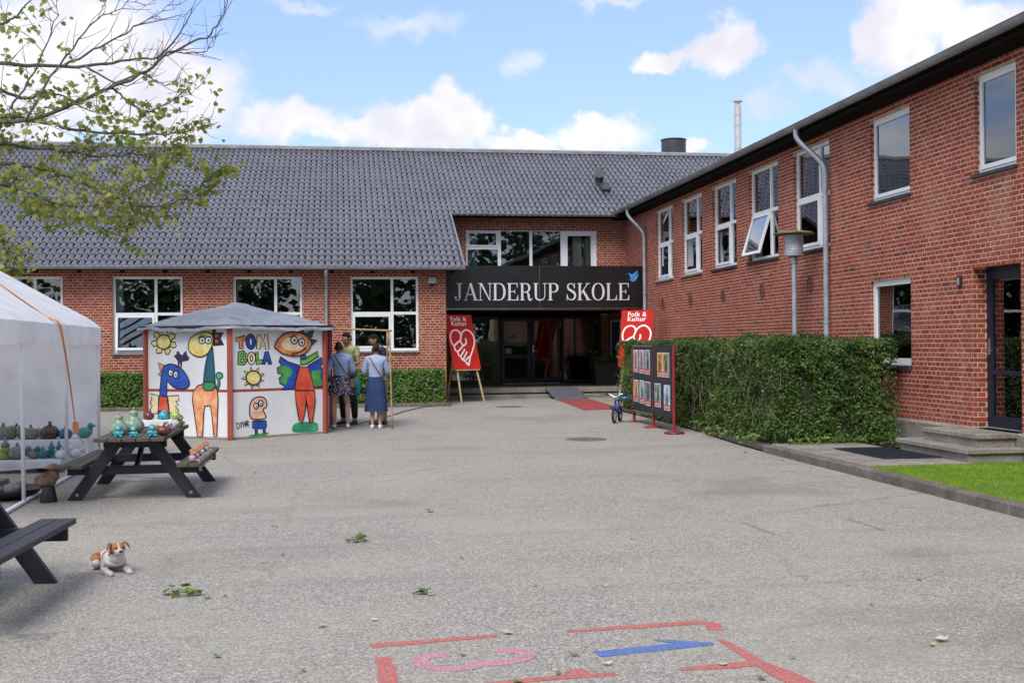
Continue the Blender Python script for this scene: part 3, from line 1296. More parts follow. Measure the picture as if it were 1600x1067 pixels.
# papers on the door
M_PAPER = mat('sun-faded paper', (.46, .44, .40), .9, .1, 5)
nb_ = MB().box((5.24, 36.165, 1.68), (5.74, 36.168, 2.35), 0)
nb_.box((5.3, 36.161, 1.80), (5.36, 36.1645, 1.9), 1)
nb_.box((5.40, 36.161, 1.83), (5.48, 36.1645, 1.92), 2)
nb_.box((5.3, 36.161, 1.72), (5.6, 36.1645, 1.735), 1)
no = nb_.build('notice', [M_PAPER, mat('grey print', (.2, .2, .2)), mat('blue print', (.06, .12, .4))], d1)
MB().box((5.18, 36.165, 1.34), (5.37, 36.168, 1.50)).build('notice', mat('pale green paper', (.5, .55, .5), .9), d1)
# hall behind the doors
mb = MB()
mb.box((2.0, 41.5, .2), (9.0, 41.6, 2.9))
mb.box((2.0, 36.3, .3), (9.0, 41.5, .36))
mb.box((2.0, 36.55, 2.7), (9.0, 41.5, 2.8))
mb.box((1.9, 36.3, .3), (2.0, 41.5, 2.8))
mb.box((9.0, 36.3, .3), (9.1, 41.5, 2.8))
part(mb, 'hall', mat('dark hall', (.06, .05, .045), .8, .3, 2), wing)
# classrooms behind the other windows
mb = MB()
mb.box((-15, 35.6, 0), (2.5, 35.7, 4.2))
mb.box((-15, 30.3, .25), (2.5, 35.6, .3))
mb.box((-15, 30.3, 3.6), (2.5, 35.6, 3.7))
mb.box((-15.1, 30.3, 0), (-15.0, 35.6, 4))
mb.box((2.36, 30.33, 0), (2.46, 35.6, 4))
mb.box((-3.4, 30.4, 0), (-3.3, 35.6, 3.6))
mb.box((2.2, 36.9, 3.2), (9, 37.0, 6.6))
mb.box((2.2, 34.1, 3.2), (8.8, 36.9, 3.25))
mb.box((2.2, 34.1, 5.7), (8.8, 36.9, 5.75))
part(mb, 'rooms', M_ROOM, wing)
# framed notice case on the porch side wall
mb = MB()
for lo, hi in (((8.44, 34.3, 1.0), (8.485, 34.36, 2.36)), ((8.44, 35.5, 1.0), (8.485, 35.56, 2.36)), ((8.44, 34.36, 1.0), (8.485, 35.5, 1.05)), ((8.44, 34.36, 2.31), (8.485, 35.5, 2.36))):
    mb.box(lo, hi, 0)
mb.box((8.46, 34.36, 1.05), (8.48, 35.5, 2.31), 1)
part(mb, 'notice_case', [M_WHITE, mat('dark blue felt', (.02, .035, .10), .8)], wing)

# ------------------------------------------------------------------ right wing
wing2 = empty('school_wing', (XW, 24, .1))
tag(wing2, 'tall two storey red brick school wing on the right with downpipes', 'building', 'school wings')
RM = frame((XW, 36.3, 0), (0, -1, 0), (-1, 0, 0))
R2 = Matrix.Translation(-wing2.location) @ RM


def ry(y):
    return 36.3 - y


hT = 5.19
tall = [(ry(30.437 - 2.4 * i), ry(30.437 - 2.4 * i - 1.6367)) for i in range(5)]
big = [(ry(17.641), ry(16.32)), (ry(14.529), ry(13.552))]
low = (ry(17.651), ry(16.32))
base = [(ry(23.29), ry(21.58)), (ry(20.9), ry(19.2))]
door = (ry(14.60), ry(13.48))
holes = [(a, b, 3.312 - .05, hT) for a, b in tall] + [(a, b, 3.865 - .05, hT) for a, b in big] + [(low[0], low[1], 1.266 - .05, 2.597)] + [(a, b, .75, 1.755) for a, b in base] + [(door[0], door[1], .45, 2.625)]
mb = MB()
backing(mb, RM, 0, 30, .42, 5.62, holes, .3)
wall2 = part(mb, 'wall', M_MORTAR, wing2)
bl = brick_list(0, 27.5, .42, 5.5, holes)


def sc_right(b):
    y = 36.3 - b[0]
    hid = 0
    if y < 13.42 or b[2] > 4.9:
        hid = 50
    if y > 15.2 and b[2] < 1.75:
        hid = 50
    return hid + y


bl = singles(bl, RM, wall2, sc_right, 300)
brickwork(bl, RM, wall2)
# brick returns: jambs that face the camera
jl = MB()
for (a, b, c, d) in holes:
    dep = .2 if c == .45 else .08
    JM = frame((XW, 36.3 - a, 0), (1, 0, 0), (0, -1, 0))
    lay(brick_list(.002, dep, max(c, .43), d, []), JM @ Matrix.Translation((0, .004, 0)), jl)
jo = jl.build('reveal_brickwork', M_BRICK, wall2)
jo['kind'] = 'stuff'
part(MB().box((XW - .012, 8, -.1), (XW + .25, 36.3, .425)), 'plinth', M_CONC, wing2)
for i, (a, b) in enumerate(tall):
    cur = {0: [(.0, .3, .0, M_CURTW)], 1: [(.03, .25, .15, M_CURTW)], 2: [(.2, .42, .0, M_CURTW), (.6, .8, 0, M_CURT)], 3: [(.7, .95, 0, M_CURT)], 4: [(.7, .85, 0, M_CURT)]}[i]
    window(wing2, R2, a, b, 3.312, hT, (.655,), (.485,), ((0, 1),), sill=M_SLATE if i > 1 else M_SILL, curtain=cur, open_=(0, 1) if i == 3 else None, fw=.06)
for a, b in big:
    window(wing2, R2, a, b, 3.865, hT, (), (), ((0, 0),), sill=M_SLATE, fw=.05)
window(wing2, R2, low[0], low[1], 1.266, 2.597, (), (), (), sill=M_SLATE, fw=.09, set_=-.05)
for a, b in base:
    window(wing2, R2, a, b, .75, 1.755, (.5,), (), ((1, 0),), sill=None, fw=.06)
# second window seen through the low one (inner casement bars)
mb = MB()
y0 = 17.651
for lo, hi in (((XW + .30, 16.4, 1.3), (XW + .34, 16.46, 2.56)), ((XW + .30, 16.95, 1.3), (XW + .34, 17.01, 2.56)), ((XW + .30, 16.46, 2.0), (XW + .34, 16.95, 2.06))):
    mb.box(lo, hi)
part(mb, 'inner_casement', M_WHITE, wing2)
mb = MB()
n = 14
vs = [(XW + .45 + .03 * math.sin(i * 2.1), 17.0 + i * .045, z) for z in (1.25, 2.6) for i in range(n + 1)]
mb.add(vs, [(i, i + 1, n + 2 + i, n + 1 + i) for i in range(n)])
part(mb, 'curtain', mat('teal curtain', (.06, .16, .15), .9), wing2)
# door in its recess
o = MB()
x0 = XW + .2
fw = .12
ya, yb = 13.48, 14.60
o.box((x0, ya, .47), (x0 + .06, ya + fw, 2.62))
o.box((x0, yb - fw, .47), (x0 + .06, yb, 2.62))
o.box((x0, ya + fw, .47), (x0 + .06, yb - fw, .62))
o.box((x0, ya + fw, 2.46), (x0 + .06, yb - fw, 2.62))
o.box((x0, ya + fw, 1.17), (x0 + .06, yb - fw, 1.23))
dr = part(o, 'door', M_NAVY, wing2)
MB().box((x0 + .03, ya + fw, .62), (x0 + .036, yb - fw, 2.46)).build('pane', M_GLASS, dr)
hb = MB()
hb.box((x0 - .01, yb - .085, 1.44), (x0, yb - .045, 1.66))
hb.tube([(x0 - .01, yb - .065, 1.5), (x0 - .06, yb - .065, 1.5), (x0 - .06, yb - .19, 1.5)], .011, 8)
hb.build('handle', mat('brushed steel', (.6, .6, .6), .3, .1, 4, metal=.9), dr)
part(MB().box((x0 - .03, ya, .452), (x0 + .1, yb, .468)), 'threshold', mat('aluminium strip', (.55, .55, .54), .4, .1, 4, metal=.7), wing2)
part(MB().box((x0 - .006, yb, .46), (x0 + .004, yb + .006, 2.62)), 'door_seal', M_SILL, wing2)
mb = MB().bbox((XW - .035, 14.86, 2.37), (XW, 14.95, 2.53), .008, 0)
mb.box((XW - .038, 14.885, 2.40), (XW - .035, 14.925, 2.50), 1)
part(mb, 'keypad', [M_PLASTIC, mat('grey key panel', (.3, .33, .38), .5)], wing2)
# entrance steps of the right wing
mb = MB().bbox((7.70, 13.40, .215), (XW + .19, 15.27, .28), .01)
mb.box((7.74, 13.44, 0), (XW - .02, 15.2, .215))
st_ = part(mb, 'step', M_SLAB, wing2)
mb = MB().bbox((7.93, 13.56, .385), (XW + .19, 14.95, .45), .01)
mb.box((7.96, 13.6, .27), (XW - .02, 14.92, .385))
part(mb, 'step', M_SLAB, wing2)
# eaves: roof, soffit, gutter
S2 = .44
mb = MB()
ex, ez = 8.10, 5.47
vs = [(ex, 6, ez), (ex + 8, 6, ez + 8 * S2), (ex + 8, 37, ez + 8 * S2), (ex, 37, ez)]
vs += [(a, b, c - .1) for a, b, c in vs]
mb.add(vs, [(0, 1, 2, 3), (7, 6, 5, 4), (0, 3, 7, 4), (0, 4, 5, 1), (3, 2, 6, 7), (1, 5, 6, 2)])
roof2 = part(mb, 'roof', M_DARKWOOD, wing2)
s2 = math.atan(S2)
tb = MB()
for r in range(3):
    y = 6.5
    while y < 36.6:
        p = Vector((ex - .05, y, ez - .01)) + Vector((math.cos(s2), 0, math.sin(s2))) * r * TL
        M = Matrix((Vector((0, -1, 0)), Vector((math.cos(s2), 0, math.sin(s2))), Vector((-math.sin(s2), 0, math.cos(s2))))).transposed().to_4x4()
        M.translation = p
        M = M @ Matrix.Translation((0, 0, random.uniform(-.003, .003)))
        tb.add([M @ q for q in tv], tf, 0, random.random())
        y += TW
o = tb.build('tiling', M_TILE, roof2)
o['kind'] = 'stuff'
smooth_by_angle(o, 50)
mb = MB()
mb.lathe([(.16, 0), (.16, .5), (.19, .5), (.19, .62), (.12, .66)], (9.3, 18.2, 5.32), 16)
o = mb.build('roof_vent', M_COWL, roof2)
smooth_by_angle(o)
gutter((8.04, 6, 5.475), (8.04, 33.2, 5.475), .085, 'gutter', wing2)
part(MB().box((8.12, 6, 5.31), (XW + .02, 36, 5.35)), 'soffit', M_DARKWOOD, wing2)
# downpipes
for i, y in enumerate((19.2, 31.35)):
    mb = MB()
    xp = XW - .075
    pts = spline([(8.04, y + .35, 5.40), (8.04, y + .35, 5.28), (8.10, y + .30, 5.15), (8.30, y + .12, 4.88), (xp - .03, y + .02, 4.72), (xp, y, 4.55), (xp, y, 4.3)], 4)
    pts.append((xp, y, .3))
    mb.tube(pts, .048, 14)
    for z in (4.25, 3.0, 1.75, 1.95):
        mb.lathe([(.056, 0), (.056, .06)], (xp, y, z), 14)
    o = part(mb, 'downpipe', M_ZINCL, wing2)
    smooth_by_angle(o)
# round ventilation grilles
M_GRILL = mat('terracotta grille', (.16, .055, .04), .8, .2, 20)
for y in (29.773, 27.33, 24.907, 22.49, 20.067):
    mb = MB()
    RMx = Matrix.Rotation(math.pi / 2, 4, 'Y')
    mb.lathe([(.15, 0), (.15, .018), (.125, .02), (.12, .0)], (XW + .006, y, 2.68), 24, 0, M=Matrix.Rotation(-math.pi / 2, 4, 'Y'))
    for i in range(7):
        z = -.1 + i * .033
        hw = math.sqrt(max(.0, .118 ** 2 - z * z))
        mb.box((XW - .012, y - hw, 2.68 + z - .008), (XW - .004, y + hw, 2.68 + z + .008), 0)
    part(mb, 'vent_grille', M_GRILL, wing2)
# rooms
mb = MB()
mb.box((13.5, 8, 0), (13.6, 36, 6))
mb.box((XW + .31, 8, 2.9), (13.5, 36, 3.0))
mb.box((XW + .31, 8, 5.4), (13.5, 36, 5.46))
mb.box((XW + .31, 8, .3), (13.5, 36, .36))
mb.box((XW + .31, 35.9, 0), (13.5, 36, 5.4))
mb.box((XW + .31, 8, 0), (13.5, 8.1, 5.4))
for y in (18.6, 15.3):
    mb.box((XW + .32, y, .36), (13.5, y + .1, 5.4))
part(mb, 'rooms', M_ROOM, wing2)
# pendant lamps inside the upper room
for y in (20.3, 23.0, 26.5):
    mb = MB()
    mb.lathe([(.02, .5), (.02, .12), (.10, .10), (.28, 0), (.26, -.01)], (XW + 1.6, y, 4.8), 18)
    o = part(mb, 'pendant_lamp', M_WHITE, wing2)
    smooth_by_angle(o)

# ------------------------------------------------------------------ planting
def leaves(P, N, size, curl=.25, asp=.55, jit=.9):
    """folded leaf blades (two quads each) at P, roughly facing N"""
    n = len(P)
    N = N + rng.normal(0, jit * .5, (n, 3))
    N /= np.linalg.norm(N, axis=1)[:, None] + 1e-9
    A = rng.normal(0, 1, (n, 3))
    A -= (A * N).sum(1)[:, None] * N
    A /= np.linalg.norm(A, axis=1)[:, None] + 1e-9
    B = np.cross(N, A)
    s = size[:, None]
    base = P - A * s * .5
    tip = P + A * s * .55 - N * s * curl * .4
    mid = P + N * s * .02
    l = P + B * s * asp * .5 + N * s * curl * .35
    r = P - B * s * asp * .5 + N * s * curl * .35
    V = np.empty((n * 2, 4, 3))
    V[0::2] = np.stack([base, l, tip, mid], 1)
    V[1::2] = np.stack([base, mid, tip, r], 1)
    return V


def hedge(name, label, x0, x1, y0, y1, z0, z1, n, size, material, faces, twigs=60, bulge=.06, gaps=0.35, group=None, shape=False):
    root = empty(name, ((x0 + x1) / 2, (y0 + y1) / 2, z0))
    tag(root, label, 'hedge', group)
    C = np.array([(x0 + x1) / 2, (y0 + y1) / 2, z0])
    dims = {'-x': (y1 - y0) * (z1 - z0), '+x': (y1 - y0) * (z1 - z0), '-y': (x1 - x0) * (z1 - z0), '+y': (x1 - x0) * (z1 - z0), '+z': (x1 - x0) * (y1 - y0)}
    tot = sum(dims[f] * w for f, w in faces.items())
    PP, NN, SS, TT = [], [], [], []
    for f, w in faces.items():
        k = int(n * dims[f] * w / tot)
        a = rng.uniform(0, 1, k)
        b = rng.uniform(0, 1, k)
        dep = np.abs(rng.normal(0, .07, k))
        X = x0 + (x1 - x0) * a
        Y = y0 + (y1 - y0) * (b if f == '+z' else a)
        Z = z0 + (z1 - z0) * b
        nn = np.zeros((k, 3))
        if f[1] == 'x':
            X = np.full(k, x0 if f[0] == '-' else x1)
            nn[:, 0] = -1 if f[0] == '-' else 1
        elif f[1] == 'y':
            Y = np.full(k, y0 if f[0] == '-' else y1)
            nn[:, 1] = -1 if f[0] == '-' else 1
        else:
            Z = np.full(k, z1)
            nn[:, 2] = 1
        P = np.stack([X, Y, Z], 1)
        bu = np.array([noise.noise(Vector(q) * 1.6) * bulge + noise.noise(Vector(q) * 5) * bulge * .7 for q in P])
        # rounded rim: pull corners in
        ez = np.clip((P[:, 2] - (z1 - .12)) / .12, 0, 1)
        if shape:
            lowf = np.array([noise.noise(Vector((q[0] * .3, q[1] * .45, q[2] * .5 + 9))) for q in P]) * .17
            P = P + nn * lowf[:, None]
            P[:, 2] += np.array([noise.noise(Vector((q[0] * 1.1, q[1] * .9, 3))) for q in P]) * .07 * np.clip((P[:, 2] - z0) / (z1 - z0), 0, 1)
            cx_ = np.clip((P[:, 1] - y0) / .5, 0, 1)
            if f == '-x':
                P[:, 0] += .22 * (1 - cx_) ** 2
            if f == '-y':
                P[:, 1] += .22 * (1 - np.clip((P[:, 0] - x0) / .5, 0, 1)) ** 2
        P = P + nn * (bu - dep - .05 * ez ** 2)[:, None]
        P[:, 2] -= (.04 * rng.uniform(0, 1, k)) * ez
        thin = np.array([noise.noise(Vector(q) * 3.1 + Vector((7, 3, 1))) for q in P])
        keep = (thin + rng.uniform(0, 1, k) * .8) > (gaps - .45)
        if f != '+z':
            low = np.clip((.18 - (P[:, 2] - z0)) / .18, 0, 1)
            keep &= rng.uniform(0, 1, k) > low * .75
        P, nn = P[keep], nn[keep]
        nn[:, 2] += .35
        TT.append(np.where((rng.uniform(0, 1, len(P)) < .3) & (f == '-x') & shape, rng.uniform(.85, 1.25, len(P)), rng.uniform(0, .97, len(P))))
        PP.append(P)
        NN.append(nn)
        SS.append(rng.uniform(.55, 1.35, len(P)) * size)
    P = np.concatenate(PP) - C
    V = leaves(P, np.concatenate(NN), np.concatenate(SS))
    at = np.repeat(np.concatenate(TT), 2)
    o = np_mesh('foliage', V, 4, material, root, at)
    o['kind'] = 'stuff'
    # bare twigs: a thicket inside and a few poking out
    mb = MB()
    for i in range(twigs):
        f = random.choice(list(faces)) if random.random() < .35 else list(faces)[0]
        x, y = random.uniform(x0 + .05, x1 - .05), random.uniform(y0 + .05, y1 - .05)
        if f == '-x':
            x = x0 + random.uniform(.0, .2)
        if f == '-y':
            y = y0 + random.uniform(0, .2)
        zt = random.uniform(.25, 1.0) * (z1 - z0)
        zb = max(.02, zt - random.uniform(.12, .5))
        dx, dy = random.gauss(0, .13), random.gauss(0, .18)
        p = Vector((x, y, z0)) - Vector(C)
        mb.tube([p + Vector((0, 0, zb)), p + Vector((dx * .6 + random.uniform(-.04, .04), dy * .3, zb + (zt - zb) * .45)), p + Vector((dx, dy, zt))], [.006, .0045, .002], 4)
    mb.build('twigs', M_TWIG, root)['kind'] = 'stuff'
    # solid box added to block light; its dark colour paints the shade between leaves
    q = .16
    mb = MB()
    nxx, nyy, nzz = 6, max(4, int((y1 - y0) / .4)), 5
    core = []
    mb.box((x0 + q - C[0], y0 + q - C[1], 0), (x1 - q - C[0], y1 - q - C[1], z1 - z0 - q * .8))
    mb.build('shade_core', M_INNER, root)
    return root


M_TWIG = mat('dry twig', (.20, .15, .10), .9, .3, 8)
M_INNER = mat('painted leaf shade', (.022, .028, .012), .95, .5, 9, .8, c2=(.045, .05, .022))
M_HEDGE = leaf_mat('hornbeam leaf', [(0, (.022, .045, .010)), (.35, (.042, .088, .014)), (.65, (.075, .15, .022)), (.88, (.13, .21, .035)), (1, (.24, .20, .08))], .28, .42)
M_HEDGE2 = leaf_mat('fresh hedge leaf', [(0, (.03, .07, .012)), (.4, (.065, .14, .018)), (.75, (.125, .23, .03)), (1, (.24, .30, .07))], .3, .42)
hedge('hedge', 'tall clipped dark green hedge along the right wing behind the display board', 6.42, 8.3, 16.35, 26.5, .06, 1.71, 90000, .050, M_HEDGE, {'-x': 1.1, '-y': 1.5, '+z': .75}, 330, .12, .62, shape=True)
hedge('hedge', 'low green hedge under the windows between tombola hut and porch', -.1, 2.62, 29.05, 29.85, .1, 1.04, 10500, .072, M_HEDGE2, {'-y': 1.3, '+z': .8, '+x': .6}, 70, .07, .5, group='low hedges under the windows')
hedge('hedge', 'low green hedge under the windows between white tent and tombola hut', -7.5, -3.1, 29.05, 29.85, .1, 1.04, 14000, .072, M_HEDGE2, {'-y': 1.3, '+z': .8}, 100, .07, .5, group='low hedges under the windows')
lk = struct(MB().bbox((-9, 28.78, -.05), (2.75, 28.92, .19), .012).build('bed_kerb', M_KERB))
struct(MB().box((-9, 28.92, -.05), (2.72, 30.0, .165)).build('flower_bed', M_SOIL))

# weeds along the foot of the tall hedge
n = 900
P = np.stack([rng.normal(6.36, .10, n), rng.uniform(16.2, 24, n), rng.uniform(.05, .22, n)], 1)
k = rng.uniform(0, 1, n)
k2 = (rng.uniform(0, 1, n) < .3)
P[k2, 0] = rng.uniform(6.4, 8.0, k2.sum())
P[k2, 1] = rng.normal(16.3, .05, k2.sum())
cl = np.array([noise.noise(Vector((q[1] * 1.3, q[0] * 2, 0))) for q in P])
P = P[cl > -.05]
Vw = leaves(P, np.tile([-.5, -.4, .9], (len(P), 1)), rng.uniform(.05, .1, len(P)))
tag(np_mesh('weeds', Vw, 4, M_HEDGE2, None, np.repeat(rng.uniform(.3, 1, len(P)), 2)), 'scattered weeds along the foot of the tall hedge', 'weeds', kind='stuff')

# ---- the tree whose branches reach in from the left
tree = empty('maple_tree', (-7.6, 19.5, 0))
tag(tree, 'sparsely leaved maple tree reaching into the picture from the left', 'tree')
BR = [[(-5.69, 19.5, 5.21), (-4.62, 18.82, 5.19), (-3.9, 18.82, 5.52), (-3.08, 18.82, 5.89), (-2.64, 18.82, 6.24), (-2.13, 18.82, 6.5), (-1.85, 18.82, 6.76), (-1.71, 18.82, 7.13), (-1.64, 18.82, 7.38)], [(-5.69, 19.5, 6.22), (-4.94, 19.5, 6.16), (-4.03, 19.5, 6.18), (-3.35, 19.5, 6.27), (-2.74, 19.5, 6.39), (-2.12, 19.5, 6.47), (-1.98, 19.5, 6.69)], [(-5.7, 19.5, 4.31), (-4.86, 19.11, 4.1), (-4.28, 19.11, 3.88), (-3.61, 19.11, 3.95), (-2.9, 19.11, 4.29), (-2.54, 19.11, 4.71)], [(-5.7, 19.5, 4.56), (-4.87, 19.63, 4.55), (-4.19, 19.63, 4.35), (-3.47, 19.63, 3.98), (-2.82, 19.63, 3.94), (-2.32, 19.63, 4.2), (-2.06, 19.63, 4.5)], [(-5.42, 19.5, 5.34), (-4.84, 19.68, 5.31), (-4.08, 19.68, 5.15), (-3.14, 19.68, 5.13), (-2.57, 19.68, 5.14), (-2.15, 19.68, 5.28)], [(-4.68, 18.44, 5.1), (-4.19, 18.44, 5.91), (-3.73, 18.44, 6.55), (-3.28, 18.44, 6.84), (-2.82, 18.44, 7.06)], [(-4.87, 18.33, 5.24), (-4.54, 18.33, 5.79), (-4.23, 18.33, 6.54), (-4.21, 18.33, 7.01)], [(-3.88, 20.14, 5.93), (-3.29, 20.14, 6.21), (-2.88, 20.14, 6.04), (-2.62, 20.14, 6.18)], [(-3.52, 18.87, 5.7), (-3.28, 18.87, 5.51), (-3.01, 18.87, 5.35), (-2.54, 18.87, 5.52), (-2.18, 18.87, 5.72)], [(-5.59, 19.5, 3.65), (-5.13, 18.82, 3.3), (-5.07, 18.82, 2.99), (-5.15, 18.82, 2.79)], [(-5.11, 19.5, 4.17), (-4.96, 20.49, 3.89), (-4.38, 20.49, 3.81), (-3.88, 20.49, 3.64), (-3.45, 20.49, 3.73)], [(-4.31, 19.34, 6.14), (-3.76, 19.34, 6.46), (-3.32, 19.34, 6.73), (-2.91, 19.34, 6.99), (-2.51, 19.34, 7.38)], [(-5.58, 19.5, 4.89), (-5.16, 20.14, 4.96), (-4.46, 20.14, 4.89), (-3.88, 20.14, 4.81), (-3.22, 20.14, 4.86), (-3.01, 20.14, 4.48)], [(-4.0, 19.35, 6.15), (-3.44, 19.35, 5.85), (-3.08, 19.35, 5.99)], [(-2.97, 19.71, 6.39), (-2.64, 19.71, 6.72), (-2.39, 19.71, 7.16), (-2.31, 19.71, 7.46)], [(-5.57, 19.5, 6.7), (-4.87, 18.63, 6.72), (-4.53, 18.63, 7.13)], [(-5.57, 19.5, 5.83), (-5.08, 19.7, 5.68), (-4.6, 19.7, 5.78), (-4.08, 19.7, 5.54), (-3.67, 19.7, 5.38)]]
M_BARK = mat('grey green bark', (.095, .083, .072), .9, .3, 9, .5, c2=(.15, .14, .115))
mb = MB()
TL0 = Vector(tree.location)
mb.tube([Vector((-7.6, 19.5, -.1)) - TL0, Vector((-7.62, 19.5, 1.5)) - TL0, Vector((-7.55, 19.45, 3.2)) - TL0, Vector((-7.5, 19.5, 5)) - TL0, Vector((-7.45, 19.5, 7.5)) - TL0, Vector((-7.4, 19.6, 9.5)) - TL0], [.26, .2, .17, .13, .09, .03], 12)
mb.build('trunk', M_BARK, tree, smooth=True)
lb = MB()
leafP, leafW = [], []
for bi, b in enumerate(BR):
    p = [Vector(q) for q in b]
    if p[0].x < -5.3:
        root_ = Vector((-7.5, 19.5, p[0].z - .9))
        p = [root_, root_.lerp(p[0], .5) + Vector((0, 0, .12))] + p
    if bi == 10:
        p = [Vector((-5.9, 19.4, 4.25))] + p
    # kinks
    sp_ = [Vector(q) for q in spline([tuple(q) for q in p], 5)]
    sp_ = [q + Vector((random.gauss(0, .012), random.gauss(0, .03), random.gauss(0, .012))) for q in sp_]
    n = len(sp_)
    r0 = .045 if p[0].x < -6 else .02
    lb.tube([q - TL0 for q in sp_], [max(.004, r0 * (1 - i / n) ** .9) for i in range(n)], 6)
    for i in range(4, n):
        if sp_[i].x < -5.9:
            continue
        for _ in range((2 if random.random() < .7 else 1) if sp_[i].z < 5.6 else (1 if random.random() < .75 else 0)):
            d = (sp_[i] - sp_[i - 1]).normalized()
            side = Vector((random.gauss(0, .5), random.gauss(0, .7), random.gauss(.15, .7)))
            dr_ = (d * .9 + side * .8).normalized()
            L = random.uniform(.15, .75) * (.6 if i > n - 4 else 1)
            a = sp_[i]
            q1 = a + dr_ * L * .5 + Vector((0, 0, random.uniform(-.04, .06)))
            q2 = a + dr_ * L + Vector((random.gauss(0, .04), 0, random.uniform(-.02, .14)))
            lb.tube([a - TL0, q1 - TL0, q2 - TL0], [.007, .005, .003], 4)
            ends = [q2, q1]
            if random.random() < .7:
                q3 = q1 + Vector((random.gauss(0, .16), random.gauss(0, .16), random.gauss(.06, .13)))
                lb.tube([q1 - TL0, q3 - TL0], [.004, .0025], 4)
                ends.append(q3)
            for q in ends:
                top = min(1, max(0, (q.z - 5.0) / 1.4))       # barer crown tip, fuller low boughs
                right = min(1, max(0, (q.x + 3.6) / 1.6))
                pl = .78 - .66 * top - .25 * right * top
                if q.z < 4.75:
                    pl = .95
                if q.x < -4.0 and q.z > 5:
                    pl = max(pl, .62)
                if random.random() < pl:
                    leafP.append(q)


def maple_leaf():
    pts = []
    lob = [(0, 1.0), (18, .62), (38, .86), (58, .48), (82, .70), (108, .40), (140, .34), (172, .12)]
    for a, r in lob:
        pts.append((math.sin(R(a)) * r, math.cos(R(a)) * r + .0))
    full = pts + [(-x, y) for x, y in reversed(pts[1:])]
    return full


ML = maple_leaf()
lv = MB()
for q in leafP:
    for _ in range(random.choice((2, 3, 4, 5)) if q.z < 4.9 else random.choice((2, 2, 3, 4, 5))):
        s = random.uniform(.05, .10)
        c = q + Vector((random.gauss(0, .06), random.gauss(0, .06), random.gauss(-.035, .045)))
        nrm = Vector((random.gauss(0, .6), random.gauss(-.45, .6), random.gauss(.5, .5))).normalized()
        ax = Vector((random.gauss(0, .6), random.gauss(0, .5), -random.uniform(.2, 1.2)))
        ax = (ax - nrm * ax.dot(nrm)).normalized()
        bx_ = nrm.cross(ax)
        vs = [c - TL0]
        for (x, y) in ML:
            vs.append(c + bx_ * x * s + ax * (y + .25) * s - nrm * s * .35 * (x * x) - TL0)
        k = len(ML)
        lv.add(vs, [(0, 1 + i, 1 + (i + 1) % k) for i in range(k)], 0, random.random())
lb.build('branches', M_BARK, tree, smooth=True)
M_MAPLE = leaf_mat('young maple leaf', [(0, (.14, .18, .03)), (.35, (.24, .29, .05)), (.7, (.35, .37, .08)), (.92, (.46, .42, .13)), (1, (.58, .27, .13))], .55, .5)
co = lv.build('crown', M_MAPLE, tree)
co['kind'] = 'stuff'

# trees on the far side of the yard, behind the camera: the windows mirror them
M_FAR = leaf_mat('far foliage', [(0, (.012, .025, .008)), (.5, (.03, .06, .014)), (1, (.06, .10, .025))], .15, .6)
PP = []
for i in range(16):
    cx, cy = -42 + i * 6 + random.uniform(-2, 2), -27 + random.uniform(-4, 4)
    hh = random.uniform(9, 15)
    for j in range(1300):
        v = rng.normal(0, 1, 3)
        v /= np.linalg.norm(v)
        rr = (rng.uniform(.3, 1)) ** .4
        PP.append((cx + v[0] * 3.6 * rr, cy + v[1] * 3.2 * rr, 1.2 + (hh - 1) * .5 * (1 + v[2] * rr)))
for j in range(9000):
    PP.append((rng.uniform(-48, 52), rng.uniform(-34, -24), abs(rng.normal(0, 3.2))))
PP = np.array(PP)
Vf = leaves(PP, np.tile([0, .4, .6], (len(PP), 1)), rng.uniform(.35, .85, len(PP)), asp=.8)
tag(np_mesh('far_trees', Vf, 4, M_FAR, None, np.repeat(rng.uniform(0, 1, len(PP)), 2)), 'belt of dark leafy trees mirrored in the window panes', 'trees', kind='stuff')

